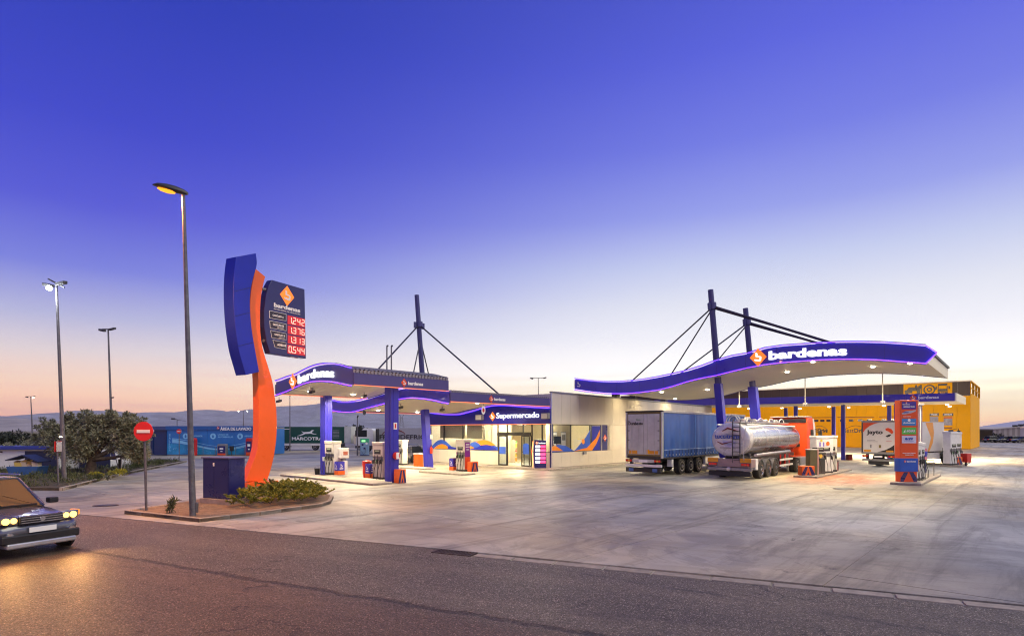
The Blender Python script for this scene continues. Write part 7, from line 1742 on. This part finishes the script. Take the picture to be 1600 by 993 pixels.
# low planting of the bank
r_ = random.Random(21); cl_ = []
def inpoly(x, y, P):
    c = False; j = len(P)-1
    for i in range(len(P)):
        if (P[i][1] > y) != (P[j][1] > y) and x < (P[j][0]-P[i][0])*(y-P[i][1])/(P[j][1]-P[i][1])+P[i][0]: c = not c
        j = i
    return c
while len(cl_) < 520:
    x, y = r_.uniform(-36, -20.5), r_.uniform(27, 52)
    if inpoly(x, y, BED) and inpoly(x+.35, y-.2, BED): cl_.append((Vector((x, y, .14+r_.random()*.06)), r_.uniform(.12, .34)))
tag(leaf_cloud(r_, cl_, 36, .15, 1.2, .22).build('ground_cover', GRS), kind='stuff')
for i, (x, y, s_, m_, lb) in enumerate(((-22.6, 33.8, .42, YGR, 'bright yellow-green shrub at the left of the olive trunk'), (-23.4, 33.2, .3, YGR, 'small yellow-green tuft near the lamp mast'), (-26.2, 41.3, .4, GRS, 'dark green mound left of the meter box'), (-23.2, 35.0, .36, GRS, 'round green mound below the olive crown'), (-22.1, 31.5, .3, GRS, 'low green mound beside the kerb near the lamp mast'), (-26.8, 44.5, .45, GRS, 'low green mound at the narrow end of the planted bank'))):
    o = thing('shrub', lb, 'shrub', (x, y, .12), 0); r2 = random.Random(40+i)
    leaf_cloud(r2, [(Vector((r2.gauss(0, s_*.5), r2.gauss(0, s_*.4), s_*.45+r2.random()*s_*.35)), s_*.42) for _ in range(10)], 60, .10, 1.0, .3).build('foliage', m_, o)
# juniper on the planter
r_ = random.Random(31); o = thing('juniper_bush', 'low spreading yellow-green juniper at the right end of the planter', 'bush', (-8.8, 22.2, .11), 0); sp = MB(); jc = []
JP = [(-9.9, 20.6), (-9.2, 20.35), (-8.5, 20.6), (-7.7, 21.5), (-7.25, 22.2), (-7.4, 23.6), (-8.4, 25.0), (-10.2, 24.9), (-9.8, 23.0)]
while len(jc) < 430:
    x, y = r_.uniform(-11, -7), r_.uniform(20, 25.5)
    if not inpoly(x, y, JP): continue
    ed = min(math.hypot(x-a, y-b) for a, b in JP); h_ = .12+.42*min(1, ed/.9)*r_.uniform(.5, 1); jc.append(Vector((x+8.8, y-22.2, h_)))
fol = MB()
for c in jc:
    a = r_.uniform(0, 2*PI); d0 = Vector((math.cos(a), math.sin(a), r_.uniform(.15, .7))).normalized(); L_ = r_.uniform(.18, .42)
    sp.tube([c - d0*.1, c + d0*L_], [.012, .004], 4)
    for k in range(11):
        p = c + d0*L_*k/10
        for _ in range(9):
            ax = (d0 + Vector((r_.gauss(0, .8), r_.gauss(0, .8), r_.gauss(.2, .6)))).normalized(); sd = ax.cross(Vector((r_.random()-.5, r_.random()-.5, .3))).normalized(); q = r_.uniform(.05, .10)
            fol.add([p, p + ax*q*.5 + sd*q*.16, p + ax*q, p + ax*q*.5 - sd*q*.16], [(0, 1, 2, 3)])
sp.build('twigs', BARK, o); fol.build('foliage', JUN, o)
o = thing('shrub', 'tiny upright green seedling bush between the sign and the near lamp', 'shrub', tuple(gp(268, 801, .11)), 0)
leaf_cloud(r_, [(Vector((r_.gauss(0, .07), r_.gauss(0, .07), .08+k*.045)), .10) for k in range(9)], 60, .09, 1.4, .25).build('foliage', GRS, o); MB().tube([(0, 0, 0), (.02, 0, .3)], .01, 5).build('stem', BARK, o)
for i in range(9):   # loose stones in the soil
    x, y = r_.uniform(-12.2, -9.6), r_.uniform(19.2, 20.6)
    if inpoly(x, y, ISL): pass
rk = MB()
for i in range(220):
    x, y = r_.uniform(-13, -8), r_.uniform(18.2, 27)
    if not inpoly(x, y, ISL): continue
    s_ = r_.uniform(.012, .04); c = Vector((x, y, .112)); pts = [c + Vector((math.cos(a)*s_*r_.uniform(.7, 1.2), math.sin(a)*s_*r_.uniform(.7, 1.2), 0)) for a in [k*PI/3 for k in range(6)]]
    rk.add(pts + [c + Vector((0, 0, s_*.8))], [(k, (k+1) % 6, 6) for k in range(6)])
tag(rk.build('gravel', mat('gravel', (.3, .24, .19), .9, 0, .3)), kind='stuff')
# dark far trees behind the lorries, far left fields' edge
for i, (px, D, w_, h_, lb) in enumerate(((537, 120, 3.2, 3.0, 'dark far tree left of the white lorry cab'), (552, 125, 3.4, 3.6, 'dark far tree standing behind the thin grey pole'), (566, 118, 2.6, 2.6, 'low dark far tree beside the white lorry cab'), (20, 95, 3.6, 2.2, 'dark far tree at the left edge beyond the hut'), (4, 100, 3.0, 1.8, 'small dark far tree at the very left edge'), (1556, 150, 3.0, 1.6, 'small dark bush before the striped warehouse'))):
    tree(lb, Vector(((px-CX)/F*D, D, -.1)), [((0, 0, h_*.6), w_*.5, h_*.42), ((-w_*.4, 0, h_*.45), w_*.4, h_*.32), ((w_*.4, 0, h_*.45), w_*.4, h_*.32)], h_*.3, .15, DTR, n=26, size=.45, seed=60+i, cl=16, name='distant_tree', mcl=.6)

# =================================================================== FAR RIGHT: WAREHOUSES AND PARKED CARS
b_ = Vector(((1552-CX)/F*150, 150, 0)); o = thing('warehouse', 'white striped warehouse with a long sloping roof at the right edge', 'building', tuple(b_), R(-8))
WST = mat('warehouse pale', (.46, .42, .38), .6, 0, .06, .2); WSD = mat('warehouse dim panel', (.30, .27, .25), .6, 0, .06, .2); WRF = mat('warehouse roof', (.42, .40, .46), .4, .2, .1, .1)
for i in range(10): MB().box(i*.62, i*.62+.6, 0, .2, 0, 3.0-.9*0+.06*i).build('wall_panel', WST if i % 2 == 0 else WSD, o)
MB().prism([(6.2, 0), (30, 0), (30, 7.2), (6.2, 3.4)], (0, 0, 0), (1, 0, 0), (0, 0, 1), (0, .2, 0)).build('side_wall', WRF, o)
MB().obox((-.2, -.2, 3.0), (6.6, 0, .6), (0, 18, 0), (0, 0, .2)).build('roof', WST, o); MB().obox((6.3, -.2, 3.55), (24, 0, 3.85), (0, 18, 0), (0, 0, .2)).build('roof', WRF, o)
for i in range(7): MB().box(5.6+i*1.3, 6.3+i*1.3, 1, 2, 3.75+i*.17, 4.2+i*.20).build('roof_vent', BLACK, o, bevel=.05)
MB().box(0, 30, 17.8, 18, 0, 3).build('rear_wall', WST, o)
b_ = Vector(((1519-CX)/F*170, 170, 0)); o = thing('distant_shed', 'long low grey shed just right of the yellow workshop', 'building', tuple(b_), R(-4))
MB().box(0, 6.3, 0, 8, 0, 1.9).build('body', WSD, o); MB().box(-.2, 6.5, -.2, 8.2, 1.9, 2.1).build('roof', WRF, o); MB().box(1.5, 2.3, -.05, 0, 1.0, 1.5).build('window', BLACK, o); MB().box(3.6, 4.2, -.05, 0, .2, 1.2).build('door', BLACK, o)
for i, (px, D, a, m_, lb) in enumerate(((1553, 138, 5, DKC, 'dark car parked left of the striped warehouse'), (1569, 137, 175, GRYC, 'grey car parked before the striped warehouse'), (1588, 136, 5, DKC, 'dark car parked near the right edge'), (1599, 132, 172, DKC, 'dark car cut off by the right edge'))):
    car('parked_car', lb, Vector(((px-CX)/F*D, D, 0)), R(a), paint=m_, group='cars parked by the warehouse')
# small clutter on the yard: cover plates
for i, (px, py, w_, lb) in enumerate(((165, 789, .9, 'dark flat drain cover on the concrete left of the no entry sign'), (1318, 763, 1.3, 'dark round cover on the yard before the truck pumps'), (277, 781, .35, 'small dark inspection cover beyond the planter'))):
    p = gp(px, py, .006); o = thing('drain_cover', lb, 'drain cover', tuple(p), UANG if i else math.atan2(RD.y, RD.x)+.5)
    MB().prism([(w_*.5*math.cos(a), w_*.35*math.sin(a)) for a in [k*PI/10 for k in range(20)]], (0, 0, 0), (1, 0, 0), (0, 1, 0), (0, 0, .006)).build('cover', RUST, o); MB().prism([(w_*.38*math.cos(a), w_*.26*math.sin(a)) for a in [k*PI/10 for k in range(20)]], (0, 0, .007), (1, 0, 0), (0, 1, 0), (0, 0, .004)).build('inner_plate', DGREY, o)
